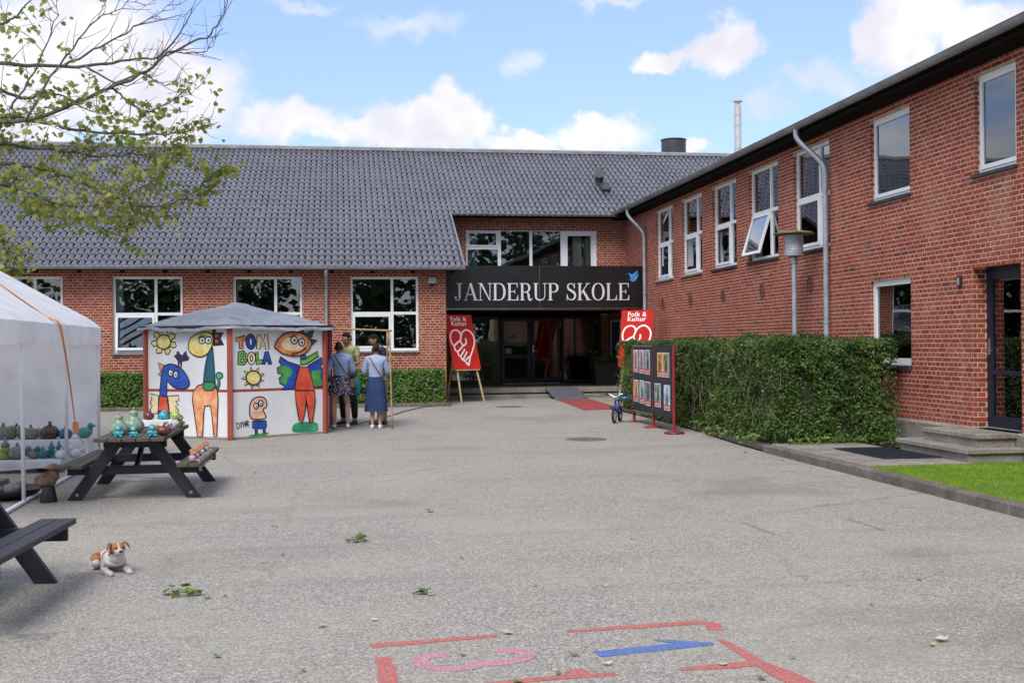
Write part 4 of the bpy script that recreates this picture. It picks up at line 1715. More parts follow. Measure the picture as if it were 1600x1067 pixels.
# fallen leaves and green scraps on the asphalt
M_FALL = [mat('fallen leaf green', (.10, .18, .04), .7, .3, 30), mat('fallen leaf yellow', (.34, .33, .12), .7, .25, 30), mat('fallen leaf brown', (.20, .12, .06), .8, .25, 30), mat('fallen leaf pale', (.45, .46, .28), .7, .2, 30)]
base_leaf = []
for m_ in M_FALL:
    mb = MB()
    vs = [(0, 0, .012)]
    for (x, y) in ML:
        vs.append((x * .05, y * .05, .006 + .018 * abs(x) + random.uniform(0, .008)))
    k = len(ML)
    mb.add(vs, [(0, 1 + i, 1 + (i + 1) % k) for i in range(k)])
    base_leaf.append(mb)
spots = [(.912, 6.45, 3, 1.1), (3.227, 5.862, 3, 1.3), (3.12, 5.80, 1, .9), (3.24, 6.768, 2, .7), (-.653, 6.231, 0, .9), (-.457, 9.184, 0, .7), (-.922, 12.124, 2, .7), (.851, 11.3, 0, 1.4), (.524, 7.572, 0, 1.2), (.58, 7.55, 1, .8), (1.3, 7.7, 1, .7), (1.75, 7.6, 3, .7), (-.85, 7.7, 0, .8), (-.75, 7.75, 1, .7), (-1.9, 6.1, 0, .9), (.2, 6.9, 3, .7), (-.1, 6.8, 3, .9), (.62, 6.05, 1, .8), (1.33, 5.75, 3, 1.0), (2.0, 5.35, 0, .9), (1.05, 5.62, 2, .8), (1.9, 5.62, 3, .8), (2.3, 5.7, 0, .6), (2.0, 7.0, 1, .6), (-1.75, 10.9, 1, 1.1), (-.6, 10.7, 1, 1.0), (.9, 8.8, 0, .8), (-1.3, 9.2, 1, .7), (1.2, 5.95, 0, .8), (.83, 5.5, 0, .9), (3.9, 7.4, 2, .7), (-.2, 5.9, 0, .7), (2.4, 9.4, 2, .5), (-2.6, 15.6, 1, .9), (-1.1, 15.2, 2, .8), (5.9, 16.4, 0, 1.2), (6.02, 15.2, 1, .9), (6.05, 14.3, 0, .8), (5.3, 17.7, 1, .7), (4.4, 15.0, 2, .6)]
ORD = ['leftmost', 'second', 'third', 'fourth', 'fifth', 'sixth', 'seventh', 'eighth', 'ninth', 'tenth', 'eleventh', 'twelfth', 'thirteenth', 'fourteenth', 'fifteenth']
for c, cn in enumerate(('green', 'yellow', 'brown', 'pale dry')):
    for i, (x, y, _, s) in enumerate(sorted([q for q in spots if q[2] == c], key=lambda q: q[0] / q[1])):
        o = base_leaf[c].build('fallen_leaf', M_FALL[c])
        o.location = (x, y, g(y) + .002)
        o.scale = (s, s * random.uniform(.6, 1), s)
        o.rotation_euler = (random.uniform(-.12, .12), random.uniform(-.12, .12), random.uniform(0, 6.28))
        tag(o, 'small %s fallen leaf on the asphalt, %s%s of its colour' % (cn, ORD[i], '' if i == 0 else ' from the left'), 'leaf', cn + ' fallen leaves')


def sprig(x, y, n, r, label):
    root = empty('fallen_sprig', (x, y, g(y)))
    tag(root, label, 'sprig')
    mb = MB()
    for i in range(n):
        a = random.uniform(0, 6.28)
        d = r * math.sqrt(random.random())
        c = Vector((math.cos(a) * d * 1.5, math.sin(a) * d, random.uniform(.01, .05)))
        s = random.uniform(.03, .055)
        rz = random.uniform(0, 6.28)
        M = Matrix.Translation(c) @ Matrix.Rotation(rz, 4, 'Z') @ Matrix.Rotation(random.gauss(0, .5), 4, 'X')
        vs = [M @ Vector((0, 0, .004))] + [M @ Vector((px * s, py * s, .2 * s * abs(px))) for px, py in ML]
        k = len(ML)
        mb.add(vs, [(0, 1 + j, 1 + (j + 1) % k) for j in range(k)])
    mb.build('leaves', M_HEDGE2, root)
    mb = MB()
    mb.tube([(-r * 1.6, 0, .012), (0, .02, .02), (r * 1.5, -.02, .012)], [.005, .004, .002], 5)
    mb.build('stalk', M_TWIG, root)


sprig(.144, 9.721, 14, .06, 'torn green leafy sprig lying in the middle of the yard')
sprig(-1.03, 7.842, 16, .08, 'flattened green leafy sprig in front of the lying dog')
sprig(.525, 7.58, 5, .04, 'small green leaf tuft lying above the pink number three')

# ------------------------------------------------------------------ lettering and painted shapes
def strip(mb, pts, width, w, fr, mi=0, closed=False, th=.0015):
    """brush stroke along (u, v) points; width may be a list"""
    n = len(pts)
    ws = width if isinstance(width, (list, tuple)) else [width] * n
    L, Rr = [], []
    for i in range(n):
        a = Vector(pts[(i - 1) % n if closed else max(i - 1, 0)][:2])
        b = Vector(pts[(i + 1) % n if closed else min(i + 1, n - 1)][:2])
        d = (b - a)
        d = d.normalized() if d.length > 1e-9 else Vector((1, 0))
        nn = Vector((-d.y, d.x)) * ws[i] / 2
        p = Vector(pts[i][:2])
        L.append(p + nn)
        Rr.append(p - nn)
    vs = [fr(q.x, q.y, w) for q in L] + [fr(q.x, q.y, w) for q in Rr] + [fr(q.x, q.y, w - th) for q in L] + [fr(q.x, q.y, w - th) for q in Rr]
    m = n if closed else n - 1
    fs = []
    for i in range(m):
        j = (i + 1) % n
        fs += [(n + i, n + j, j, i), (i, j, 2 * n + j, 2 * n + i), (n + j, n + i, 3 * n + i, 3 * n + j)]
    mb.add(vs, fs, mi)


def ell(cx, cy, rx, ry, n=22):
    return [(cx + rx * math.cos(2 * math.pi * i / n), cy + ry * math.sin(2 * math.pi * i / n)) for i in range(n)]


def text_obj(body, size, M, material, parent, name, offset=0., extrude=.002, align='CENTER', shear=0, sx=1):
    cu = bpy.data.curves.new(name, 'FONT')
    cu.body = body
    cu.size = size
    cu.offset = offset
    cu.extrude = extrude
    cu.align_x = align
    cu.shear = shear
    cu.space_line = .82
    cu.space_character = 1.12
    ob = bpy.data.objects.new(name, cu)
    col.objects.link(ob)
    dg = bpy.context.evaluated_depsgraph_get()
    me = bpy.data.meshes.new_from_object(ob.evaluated_get(dg))
    bpy.data.objects.remove(ob)
    me.materials.clear()
    me.materials.append(material)
    o = bpy.data.objects.new(name, me)
    col.objects.link(o)
    o.parent = parent
    # text lies in local XY: map to (u, z) of the frame
    T = Matrix(((sx, 0, 0, 0), (0, 0, 1, 0), (0, 1, 0, 0), (0, 0, 0, 1)))
    o.matrix_local = M @ T
    return o


# ---- serif capitals, cap height 1; thick stem .135, hairline .045
def glyph(ch):
    S, h, sf = .135, .045, .085
    P = []

    def rect(x0, y0, x1, y1):
        P.append([(x0, y0), (x1, y0), (x1, y1), (x0, y1)])

    def stem(x, w=S, top=True, bot=True, e=sf):
        rect(x, 0, x + w, 1)
        if bot:
            rect(x - e, 0, x + w + e, .04)
        if top:
            rect(x - e, .96, x + w + e, 1)

    def path(pts, ws):
        n = len(pts)
        L, Rr = [], []
        for i in range(n):
            d = (Vector(pts[min(i + 1, n - 1)][:2]) - Vector(pts[max(i - 1, 0)][:2])).normalized()
            nn = Vector((-d.y, d.x)) * ws[i] / 2
            L.append(tuple(Vector(pts[i][:2]) + nn))
            Rr.append(tuple(Vector(pts[i][:2]) - nn))
        P.append(L + Rr[::-1])

    def bowl(cx, cy, rx, ry, a0, a1, t=S, n=18):
        pts, ws = [], []
        for i in range(n + 1):
            a = R(a0 + (a1 - a0) * i / n)
            ws.append(h + (t - h) * abs(math.cos(a)) ** 1.4)
            pts.append((cx + (rx - ws[-1] / 2) * math.cos(a), cy + (ry - h / 2) * math.sin(a)))
        path(pts, ws)
    if ch == 'J':
        rect(.27, .2, .27 + S, 1)
        rect(.14, .96, .52, 1)
        pts = spline([(.3375, .22), (.32, .09), (.22, .02), (.11, .06), (.07, .14)], 5)
        path(pts, [S - (S - .05) * min(1, i / (len(pts) * .45)) for i in range(len(pts))])
        P.append(ell(.095, .17, .075, .075, 16))
        return P, .56
    if ch == 'A':
        path([(.09, .02), (.40, .99)], [h, h])
        path([(.40, .985), (.70, .02)], [.14, .14])
        rect(.19, .32, .60, .365)
        rect(.0, 0, .22, .04)
        rect(.56, 0, .86, .04)
        return P, .82
    if ch == 'N':
        rect(.12, 0, .12 + h, .96)
        rect(.70, .03, .70 + h, 1)
        P.append([(.10, 1), (.24, 1), (.745, 0), (.68, 0), (.165, .9)])
        rect(.02, 0, .26, .04)
        rect(.60, .96, .84, 1)
        rect(.0, .96, .2, 1)
        return P, .84
    if ch == 'D':
        stem(.1, e=.08)
        rect(.2, .0, .42, .045)
        rect(.2, .955, .42, 1)
        bowl(.40, .5, .40, .5, -92, 92)
        return P, .84
    if ch in 'EL':
        stem(.1, e=.08)
        if ch == 'E':
            rect(.2, .955, .62, 1)
            P.append([(.60, 1), (.66, 1), (.66, .74), (.635, .74), (.60, .94)])
            rect(.2, .49, .5, .53)
            rect(.465, .39, .50, .63)
        rect(.2, 0, .64, .045)
        P.append([(.60, 0), (.69, 0), (.69, .30), (.665, .30), (.60, .06)])
        return P, .74
    if ch in 'RP':
        stem(.1, e=.08)
        rect(.2, .955, .38, 1)
        rect(.2, .46, .38, .505)
        bowl(.36, .73, .31, .27, -92, 92, .13)
        if ch == 'R':
            pts = spline([(.36, .48), (.50, .43), (.555, .30), (.57, .14), (.63, .03), (.72, .03), (.775, .12)], 4)
            n = len(pts)
            path(pts, [.04 + .09 * math.sin(math.pi * min(1, (i / n) * 1.15)) for i in range(n)])
            return P, .80
        return P, .70
    if ch == 'U':
        rect(.1, .3, .1 + S, 1)
        rect(.02, .96, .32, 1)
        rect(.70, .3, .70 + h, 1)
        rect(.60, .96, .84, 1)
        pts = [(.1675, .32), (.18, .16), (.27, .05), (.43, .02), (.60, .06), (.70, .17), (.7225, .32)]
        pts = spline(pts, 4)
        n = len(pts)
        path(pts, [S + (h - S) * min(1, i / (n * .75)) for i in range(n)])
        return P, .86
    if ch == 'S':
        pts = spline([(.53, .70), (.50, .86), (.40, .95), (.28, .97), (.16, .92), (.12, .78), (.18, .65), (.33, .56), (.49, .46), (.57, .32), (.55, .16), (.44, .05), (.30, .03), (.17, .08), (.10, .19), (.07, .33)], 3)
        n = len(pts)
        path(pts, [.05 + .10 * max(0, 1 - abs(i / n - .5) / .26) ** .7 for i in range(n)])
        rect(.52, .68, .555, 1)
        rect(.045, 0, .08, .34)
        return P, .66
    if ch == 'K':
        stem(.1, e=.08)
        path([(.23, .38), (.66, .97)], [h, h])
        path([(.36, .58), (.70, .03)], [.14, .14])
        rect(.54, .96, .80, 1)
        rect(.56, 0, .88, .04)
        return P, .86
    if ch == 'O':
        bowl(.42, .5, .40, .51, 0, 180)
        bowl(.42, .5, .40, .51, 180, 360)
        return P, .86
    return P, .36


def hex_(s):
    s = s.lstrip('#')
    return tuple((int(s[i:i + 2], 16) / 255) ** 2.2 for i in (0, 2, 4))


# ------------------------------------------------------------------ name sign over the porch
sg = empty('name_sign', (5.7, 31.65, 2.63))
tag(sg, 'wide black fascia sign with white serif lettering above the school porch', 'sign')
M_SIGN = mat('black sign panel', (.012, .0105, .011), .28, .15, 1.2, spec=.5)
M_LET = mat('white sign letter', (.62, .62, .66), .5, .06, 3)
for x0, x1 in ((2.9, 5.503), (5.511, 8.47)):
    MB().bbox((x0 - 5.7, 0, .0), (x1 - 5.7, .10, 1.17), .004).build('panel', M_SIGN, sg)
MB().box((2.9 - 5.7, .02, -.02), (8.47 - 5.7, .1, -.002)).build('edge_strip', mat('brushed steel', (.6, .6, .6), .3), sg)
MB().box((5.504 - 5.7, .003, .0), (5.510 - 5.7, .02, 1.17)).build('joint', mat('brushed steel', (.6, .6, .6), .3), sg)
txt = 'JANDERUP SKOLE'
adv = sum(glyph(c)[1] + .035 for c in txt)
cap = .475
kx = (8.09 - 3.12) / adv / cap
x = 3.12 - 5.7
for c in txt:
    P, w = glyph(c)
    if P:
        mb = MB()
        for i, pl in enumerate(P):
            mb.poly([(x + a * cap * kx, .215 + b * cap) for a, b in pl], .001, .012 + i * .0004, lambda a, b, q: (a, -q, b))
        o = mb.build('letter', M_LET, sg)
    x += (w + .035) * cap * kx
mb = MB()
M_BLUE = mat('blue emblem', (.07, .30, .75), .5, .1, 5)
fr = lambda a, b, q: (a - 5.7, -q, b - 2.63)
for i, (dx, dy, s) in enumerate(((0, 0, 1), (.03, -.07, .95), (.02, -.14, .75))):
    pts = spline([(8.05 + dx, 3.60 + dy), (8.10 + dx, 3.545 + dy), (8.17 + dx, 3.535 + dy), (8.24 + dx, 3.60 + dy), (8.31 + dx * .3, 3.665 + dy * .9)], 5)
    n = len(pts)
    strip(mb, pts, [.012 + .05 * math.sin(math.pi * (j + .5) / n) * s for j in range(n)], .006 + i * .001, fr)
mb.poly(ell(7.985, 3.575, .012, .012, 10), 0, .006, fr)
mb.build('bird_emblem', M_BLUE, sg)

# ------------------------------------------------------------------ porch floor things
ramp_ = MB()
M_RAMP = mat('grey steel ramp', (.16, .175, .20), .55, .2, 5, .1, metal=.4)
vs = [(5.77, 32.46, .39), (6.72, 32.46, .39), (6.80, 31.3, .115), (5.87, 31.3, .115)]
ramp_.add(vs + [(a, b, c - .02) for a, b, c in vs], [(3, 2, 1, 0), (4, 5, 6, 7), (0, 1, 5, 4), (1, 2, 6, 5), (2, 3, 7, 6), (3, 0, 4, 7)])
tag(ramp_.build('wheelchair_ramp', M_RAMP), 'grey metal ramp leading up to the porch doors', 'ramp')
mb = MB()
c4 = [(5.87, 31.28), (6.82, 31.28), (6.58, 26.7), (5.62, 26.4)]
top, n = [], 12
for i in range(n + 1):
    a = Vector(c4[0]).lerp(Vector(c4[3]), i / n)
    b = Vector(c4[1]).lerp(Vector(c4[2]), i / n)
    for p in (a, b):
        top.append((p.x, p.y, g(p.y) + .012))
mb.add(top + [(a, b, c - .011) for a, b, c in top], [(2 * i + 2, 2 * i + 3, 2 * i + 1, 2 * i) for i in range(n)] + [(2 * i, 2 * (n + 1) + 2 * i, 2 * (n + 1) + 2 * i + 2, 2 * i + 2) for i in range(n)] + [(2 * n, 4 * n + 2, 4 * n + 3, 2 * n + 1)])
tag(mb.build('red_carpet', mat('red carpet', (.30, .055, .045), .95, .15, 9, .4, fine=.2)), 'red carpet runner laid from the ramp onto the yard', 'carpet')
pl = empty('planter', (7.95, 34.3, .38))
tag(pl, 'dark square planter with red leaved plants inside the porch', 'planter')
mb = MB()
mb.loft([[(-.33, -.33, 0), (.33, -.33, 0), (.33, .33, 0), (-.33, .33, 0)], [(-.40, -.40, .66), (.40, -.40, .66), (.40, .40, .66), (-.40, .40, .66)], [(-.36, -.36, .66), (.36, -.36, .66), (.36, .36, .66), (-.36, .36, .66)], [(-.36, -.36, .58), (.36, -.36, .58), (.36, .36, .58), (-.36, .36, .58)]])
mb.build('tub', mat('dark planter', (.02, .018, .02), .6), pl)
P = np.stack([rng.uniform(-.42, .42, 260), rng.uniform(-.42, .42, 260), .68 + np.abs(rng.normal(0, .12, 260))], 1)
o = np_mesh('leaves', leaves(P, np.tile([0, -.4, .8], (260, 1)), rng.uniform(.07, .14, 260)), 4, M_HEDGE2, pl, np.repeat(rng.uniform(0, .6, 260), 2))
o['kind'] = 'stuff'
P = np.stack([rng.uniform(-.45, .45, 120), rng.uniform(-.45, .1, 120), .66 + rng.uniform(-.05, .1, 120)], 1)
o = np_mesh('red_leaves', leaves(P, np.tile([0, -.6, .6], (120, 1)), rng.uniform(.06, .1, 120)), 4, leaf_mat('purple leaf', [(0, (.06, .015, .02)), (1, (.16, .04, .04))], .2), pl, np.repeat(rng.uniform(0, 1, 120), 2))
o['kind'] = 'stuff'
mb = MB().bbox((6.88, 13.95, .123), (7.68, 15.48, .137), .004)
for i in range(28):
    mb.box((6.9, 13.98 + i * .053, .137), (7.66, 14.0 + i * .053, .141))
tag(mb.build('door_mat', mat('blue black rubber', (.012, .014, .026), .7, .3, 6)), 'large dark rubber mat on the paving before the side steps', 'mat')


def manhole(x, y, r, label):
    root = empty('manhole_cover', (x, y, g(y)))
    tag(root, label, 'manhole cover')
    M_IRON = mat('worn iron', (.16, .14, .12), .8, .3, 7, .3)
    mb = MB().lathe([(r, 0), (r, .006), (r * .88, .006), (r * .88, .003)], (0, 0, .001), 32)
    mb.build('rim', M_IRON, root)
    mb = MB().lathe([(r * .86, .0), (r * .86, .006), (.02, .008)], (0, 0, .001), 32)
    for i in range(-3, 4):
        hw = math.sqrt(max(0, (r * .8) ** 2 - (i * r * .22) ** 2))
        mb.box((-hw, i * r * .22 - .012, .006), (hw, i * r * .22 + .012, .012))
    mb.build('lid', M_IRON, root)


manhole(4.12, 28.2, .33, 'round iron manhole cover in front of the porch')
manhole(4.13, 19.3, .36, 'round iron manhole cover in the middle of the yard')
mb = MB()
pts = spline([(-.3, 22.9, g(23) + .012), (.235, 23.226, g(23.2) + .012), (.937, 25.058, g(25) + .012), (1.5, 27.0, g(27) + .012), (2.0, 28.4, g(28.4) + .012), (2.3, 28.75, g(28.8) + .012)], 8)
mb.tube(pts, .010, 6)
tag(mb.build('power_cable', M_PLASTIC), 'thin black power cable running from the hut to the hedge', 'cable')

# ------------------------------------------------------------------ hopscotch paint on the asphalt
gz = lambda a, b, q: (a, b, q)


def mark(name, label, polys, m, cat='marking'):
    mb = MB()
    for i, pts in enumerate(polys):
        q = []
        k = len(pts)
        for j in range(k):
            a, b = Vector(pts[j]), Vector(pts[(j + 1) % k])
            L = (b - a).length
            n = max(1, int(L / .03))
            for s in range(n):
                p = a.lerp(b, s / n)
                e = .006
                q.append((p.x + noise.noise(Vector((p.x * 30, p.y * 30, 1))) * e, p.y + noise.noise(Vector((p.x * 30, p.y * 30, 5))) * e))
        mb.poly(q, .0005, .004 + i * .0006, gz)
    tag(mb.build(name, m), label, cat, 'hopscotch paint')


def band(pts, w):
    n = len(pts)
    L, Rr = [], []
    for i in range(n):
        d = (Vector(pts[min(i + 1, n - 1)][:2]) - Vector(pts[max(i - 1, 0)][:2])).normalized()
        ww = w[i] if isinstance(w, (list, tuple)) else w
        nn = Vector((-d.y, d.x)) * ww / 2
        L.append(tuple(Vector(pts[i][:2]) + nn))
        Rr.append(tuple(Vector(pts[i][:2]) - nn))
    return L + Rr[::-1]


MR = worn_paint('worn red paint', (.43, .125, .10), .8)
MP = worn_paint('worn pink paint', (.45, .22, .25), .75)
MBl = worn_paint('worn blue paint', (.085, .15, .36), .6)
mark('painted_line', 'worn red painted line above the pink number three', [band([(.16, 6.33), (.86, 6.43)], [.085, .05])], MR)
mark('painted_line', 'worn red painted line with a bent end above the blue number one', [band([(1.26, 6.45), (1.75, 6.495), (2.06, 6.53), (2.13, 6.47), (2.10, 6.33)], [.045, .075, .085, .095, .09])], MR)
mark('painted_line', 'red painted line branching at the right of the number one', [band([(2.06, 6.11), (2.08, 5.9), (2.10, 5.66), (2.14, 5.45), (2.19, 5.2)], [.04, .06, .07, .13, .14]), band([(1.67, 5.60), (1.9, 5.62), (2.1, 5.64)], [.04, .085, .08])], MR)
mark('painted_line', 'short red painted line at the left of the number three', [band([(.20, 6.08), (.225, 5.9), (.22, 5.6), (.2, 5.3)], [.05, .09, .10, .10]), [(.17, 6.09), (.25, 6.09), (.26, 6.02), (.17, 6.03)]], MR)
mark('painted_line', 'red painted line below the number three running out of the picture', [band([(.6, 5.5), (.95, 5.56), (1.34, 5.585)], [.05, .06, .05]), [(1.06, 5.58), (1.22, 5.59), (1.20, 5.68), (1.12, 5.69)]], MR)
mark('painted_number', 'worn blue painted number one on the asphalt', [band([(1.325, 5.95), (1.75, 6.03), (1.99, 6.06)], [.11, .105, .06]), [(1.69, 6.17), (1.79, 6.155), (1.97, 6.075), (1.88, 6.03), (1.78, 6.10)]], MBl, 'number')
b3 = spline([(.56, 6.09), (.44, 6.06), (.40, 5.97), (.44, 5.86), (.56, 5.81), (.66, 5.84), (.70, 5.93)], 4)
b4 = spline([(.69, 5.90), (.76, 5.87), (.88, 5.90), (.965, 5.98), (.93, 6.08), (.82, 6.13)], 4)
mark('painted_number', 'faded pink painted number three on the asphalt', [band(b3, .085), band(b4, .085)], MP, 'number')
M_RUST = worn_paint('rust stain', (.25, .185, .125), 1.0)
for q, l in (([(3.60, 10.1), (3.63, 9.7), (3.66, 9.3)], 'brown rust streak on the asphalt nearer the hopscotch'), ([(4.6, 10.1), (4.63, 9.75), (4.63, 9.4)], 'thin brown rust streak on the asphalt nearer the kerb')):
    mb = MB()
    bq = [(p_[0] + .018 * noise.noise(Vector((p_[1] * 7, 2, 0))), p_[1]) for p_ in spline([(a, b, 0) for a, b in q], 8)]
    mb.poly(band(bq, [.012 + .045 * abs(math.sin(i_ * .9)) * math.sin(math.pi * (i_ + .6) / (len(bq) + .2)) for i_ in range(len(bq))]), .0005, .003, gz)
    tag(mb.build('rust_stain', M_RUST), l, 'stain')

# ------------------------------------------------------------------ tombola hut
hut = empty('tombola_hut', (-1.86, 22.39, g(21.5)))
tag(hut, 'hexagonal white tombola hut with red posts, painted figures and grey tarpaulin roof', 'hut')
HL = Vector(hut.location)
HV = [Vector(q) for q in ((-3.43, 21.5, 0), (-1.874, 20.487, 0), (-.27, 21.5, 0), (-.2, 23.35, 0), (-1.86, 24.3, 0), (-3.5, 23.35, 0))]
HV = [q - Vector((HL.x, HL.y, 0)) for q in HV]
HH = 1.96
M_REDP = mat('red brown post paint', (.33, .065, .04), .6, .15, 6)
M_PANEL = mat('white painted plywood', (.70, .71, .72), .6, .06, 1.5, .05)
M_TARP = mat('silver grey tarpaulin', (.25, .262, .29), .42, .25, 4, 1.0, bscale=9)
INK = mat('black outline paint', (.010, .010, .012), .5)


def paint(nm, c, c2=None):
    return mat('paint ' + nm, c, .55, .1, 5, c2=c2)


PAL = {'y': paint('yellow', (.72, .55, .10), (.85, .75, .32)), 'b': paint('blue', (.012, .05, .33), (.02, .10, .5)), 'o': paint('orange', (.72, .16, .05), (.85, .40, .18)),
       'r': paint('red', (.62, .055, .03), (.75, .13, .06)), 't': paint('teal', (.006, .07, .10), (.01, .13, .17)), 'g': paint('green', (.03, .22, .06), (.09, .38, .08)),
       'c': paint('cream', (.80, .62, .30), (.88, .76, .50)), 's': paint('salmon', (.72, .20, .10), (.86, .50, .24)), 'p': paint('purple', (.03, .015, .07)), 'w': paint('white', (.8, .8, .8)),
       'k': INK, 'e': paint('sea green', (.02, .25, .13), (.06, .38, .20)), 'n': paint('pink', (.72, .28, .26), (.85, .62, .38)), 'h': paint('light green', (.10, .42, .05), (.2, .52, .1))}
PK = list(PAL)
PM = [PAL[k] for k in PK]


def hut_side(i):
    a, b = HV[i], HV[(i + 1) % 6]
    U = (b - a).normalized()
    N = Vector((U.y, -U.x, 0))
    return frame(a, U, N), (b - a).length


def figure(parent, M, mapf, name, items, lw):
    """items: (colour, points, curve?, outline?)"""
    mb = MB()
    fr = lambda a, b, q: M @ Vector((a, q, b))
    lay_ = .0012
    for it in items:
        c, pts, sm = it[0], it[1], it[2]
        outl = it[3] if len(it) > 3 else True
        uv = [mapf(*p) for p in pts]
        if sm == 2:
            strip(mb, spline([(a, b, 0) for a, b in uv], 5), lw, lay_ + .0012, fr, PK.index(c))
            lay_ += .0012
            continue
        if sm:
            uv = [q[:2] for q in spline([(a, b, 0) for a, b in uv], 4, True)]
        mb.poly(uv, .0002, lay_, fr, PK.index(c))
        if outl:
            strip(mb, uv, lw, lay_ + .0008, fr, PK.index('k'), True)
        lay_ += .0016
    return mb.build(name, PM, parent)


sides = []
for i in range(6):
    M, L = hut_side(i)
    if i == 2:     # serving side: half wall, open above
        o = MB().box((.05, -.03, .02), (L - .05, 0, .86)).build('panel', M_PANEL, hut, M=M)
        MB().box((.05, -.28, .862), (L - .05, .06, .90)).build('counter', mat('pale counter wood', (.42, .33, .2), .6, .2, 5), hut, M=M)
        sides.append(o)
        continue
    o = MB().box((.045, -.024, .035), (L - .045, 0, .81)).build('panel', M_PANEL, hut, M=M)
    o2 = MB().box((.045, -.024, .86), (L - .045, 0, HH)).build('panel', M_PANEL, hut, M=M)
    MB().box((.045, -.03, .812), (L - .045, .001, .858)).build('rail', M_REDP, hut, M=M)
    MB().box((.0, -.03, .0), (L, -.002, .033)).build('sole_plate', mat('grey wood', (.3, .27, .23), .8), hut, M=M)
    sides.append(o)
for q in HV:
    MB().bbox((-.045, -.045, 0), (.045, .045, HH + .01), .006).build('post', M_REDP, hut, M=Matrix.Translation(q) @ Matrix.Rotation(math.atan2(q.y, q.x), 4, 'Z'))
# tarpaulin roof: draped, creased
mb = MB()
NA, NR = 120, 16
rings = []
for k in range(NR + 1):
    s = k / NR
    rg = []
    for j in range(NA):
        a = 2 * math.pi * j / NA
        # hexagon radius along this direction
        best = 9
        for i in range(6):
            p, q = HV[i], HV[(i + 1) % 6]
            d = q - p
            den = math.cos(a) * d.y - math.sin(a) * d.x
            if abs(den) > 1e-6:
                t_ = (p.x * d.y - p.y * d.x) / den
                if t_ > 0:
                    best = min(best, t_)
        rr = (best + .17) * s
        x, y = rr * math.cos(a), rr * math.sin(a)
        z = 2.50 - .50 * (s ** .85) + .05 * math.sin(math.pi * s) - .02 * (1 - abs(math.cos(3 * (a + math.pi / 6)))) * s
        z += .03 * noise.noise(Vector((x * 2.3, y * 2.3, 0))) + .022 * noise.noise(Vector((x * 7 + y * 3, y * 5, 2))) * (s > 0)
        z += .012 * abs(math.sin(a * 23 + 2 * noise.noise(Vector((x, y, 4))))) * s * (1 - s) * 2
        rg.append((x - .1 * (1 - s), y, z - .06))
    rings.append(rg)
rg = [(x * 1.005, y * 1.005, z - .045 + .012 * noise.noise(Vector((j * .3, 0, 0)))) for j, (x, y, z) in enumerate(rings[-1])]
rings.append(rg)
mb.loft(rings, 0, False)
o = mb.build('roof_tarpaulin', M_TARP, hut, smooth=True)
mb = MB()
for i in range(6):
    p, q = HV[i] * 1.075, HV[(i + 1) % 6] * 1.075
    mb.bar(p + Vector((0, 0, HH - .015)), q + Vector((0, 0, HH - .015)), .03, .06)
mb.build('eaves_board', M_BLACK, hut)

W0, W1 = hut_side(0)[1], hut_side(1)[1]


def mapL(zx, zy):
    s = (zx - 50) / 662
    yb, yt = 985 + 25 * s, 118
    return s * W0, HH * (yb - zy) / (yb - yt)


def mapR(zx, zy):
    s = (zx - 55) / 745
    yb, yt = 1003 - 55 * s, 118 - 13 * s
    return s * W1, HH * (yb - zy) / (yb - yt)


def sun_fig(cx, cy, r, n, pr, off=0, petal=True):
    it = []
    for i in range(n):
        a = 2 * math.pi * i / n + off
        da = .36 if petal else .25
        tip = (cx + math.cos(a) * pr, cy + math.sin(a) * pr)
        l = (cx + math.cos(a - da) * r * .95, cy + math.sin(a - da) * r * .95)
        rr = (cx + math.cos(a + da) * r * .95, cy + math.sin(a + da) * r * .95)
        if petal:
            ml = (cx + math.cos(a - da * .9) * pr * .85, cy + math.sin(a - da * .9) * pr * .85)
            mr = (cx + math.cos(a + da * .5) * pr * .92, cy + math.sin(a + da * .5) * pr * .92)
            it.append(('y', [l, ml, tip, mr, rr], False))
        else:
            it.append(('y', [l, tip, rr], False))
    it.append(('y', ell(cx, cy, r, r), False))
    return it


def eye(x, y, rx, ry):
    return [('w', ell(x, y, rx, ry, 16), False), ('k', ell(x + 2, y + 3, rx * .35, ry * .38, 10), False, False)]


ML_, MR_ = hut_side(0)[0], hut_side(1)[0]
lw = .022
pL, pR = sides[0], sides[1]
IV = Matrix.Identity(4)
figure(pL, IV, mapL, 'painted_sun', sun_fig(197, 237, 56, 7, 105, .35), lw)
figure(pL, IV, mapL, 'painted_purple_bird', [('p', [(275, 350), (300, 332), (295, 318), (312, 310), (325, 335), (345, 345), (352, 330), (375, 308), (380, 345), (398, 362), (392, 385), (342, 395), (337, 440), (328, 440), (326, 397), (315, 432), (308, 430), (308, 395), (295, 372)], False)], .006)
figure(pL, IV, mapL, 'painted_blue_bird', [
    ('c', [(85, 645), (150, 662), (145, 800), (95, 805), (82, 770), (97, 742), (80, 712), (95, 688)], False),
    ('c', [(225, 665), (310, 660), (314, 700), (290, 706), (310, 738), (285, 746), (309, 778), (302, 812), (238, 795)], False),
    ('r', [(160, 650), (215, 655), (238, 815), (142, 805)], False),
    ('t', [(145, 778), (238, 800), (240, 870), (145, 865)], False),
    ('o', [(150, 402), (207, 425), (190, 470), (180, 508), (150, 495), (170, 470)], False),
    ('b', [(165, 650), (170, 560), (180, 470), (205, 425), (255, 412), (320, 435), (370, 490), (398, 555), (390, 592), (345, 612), (280, 597), (240, 562), (222, 540), (217, 600), (212, 665)], True)]
    + eye(252, 482, 18, 26) + eye(293, 495, 18, 28), lw)
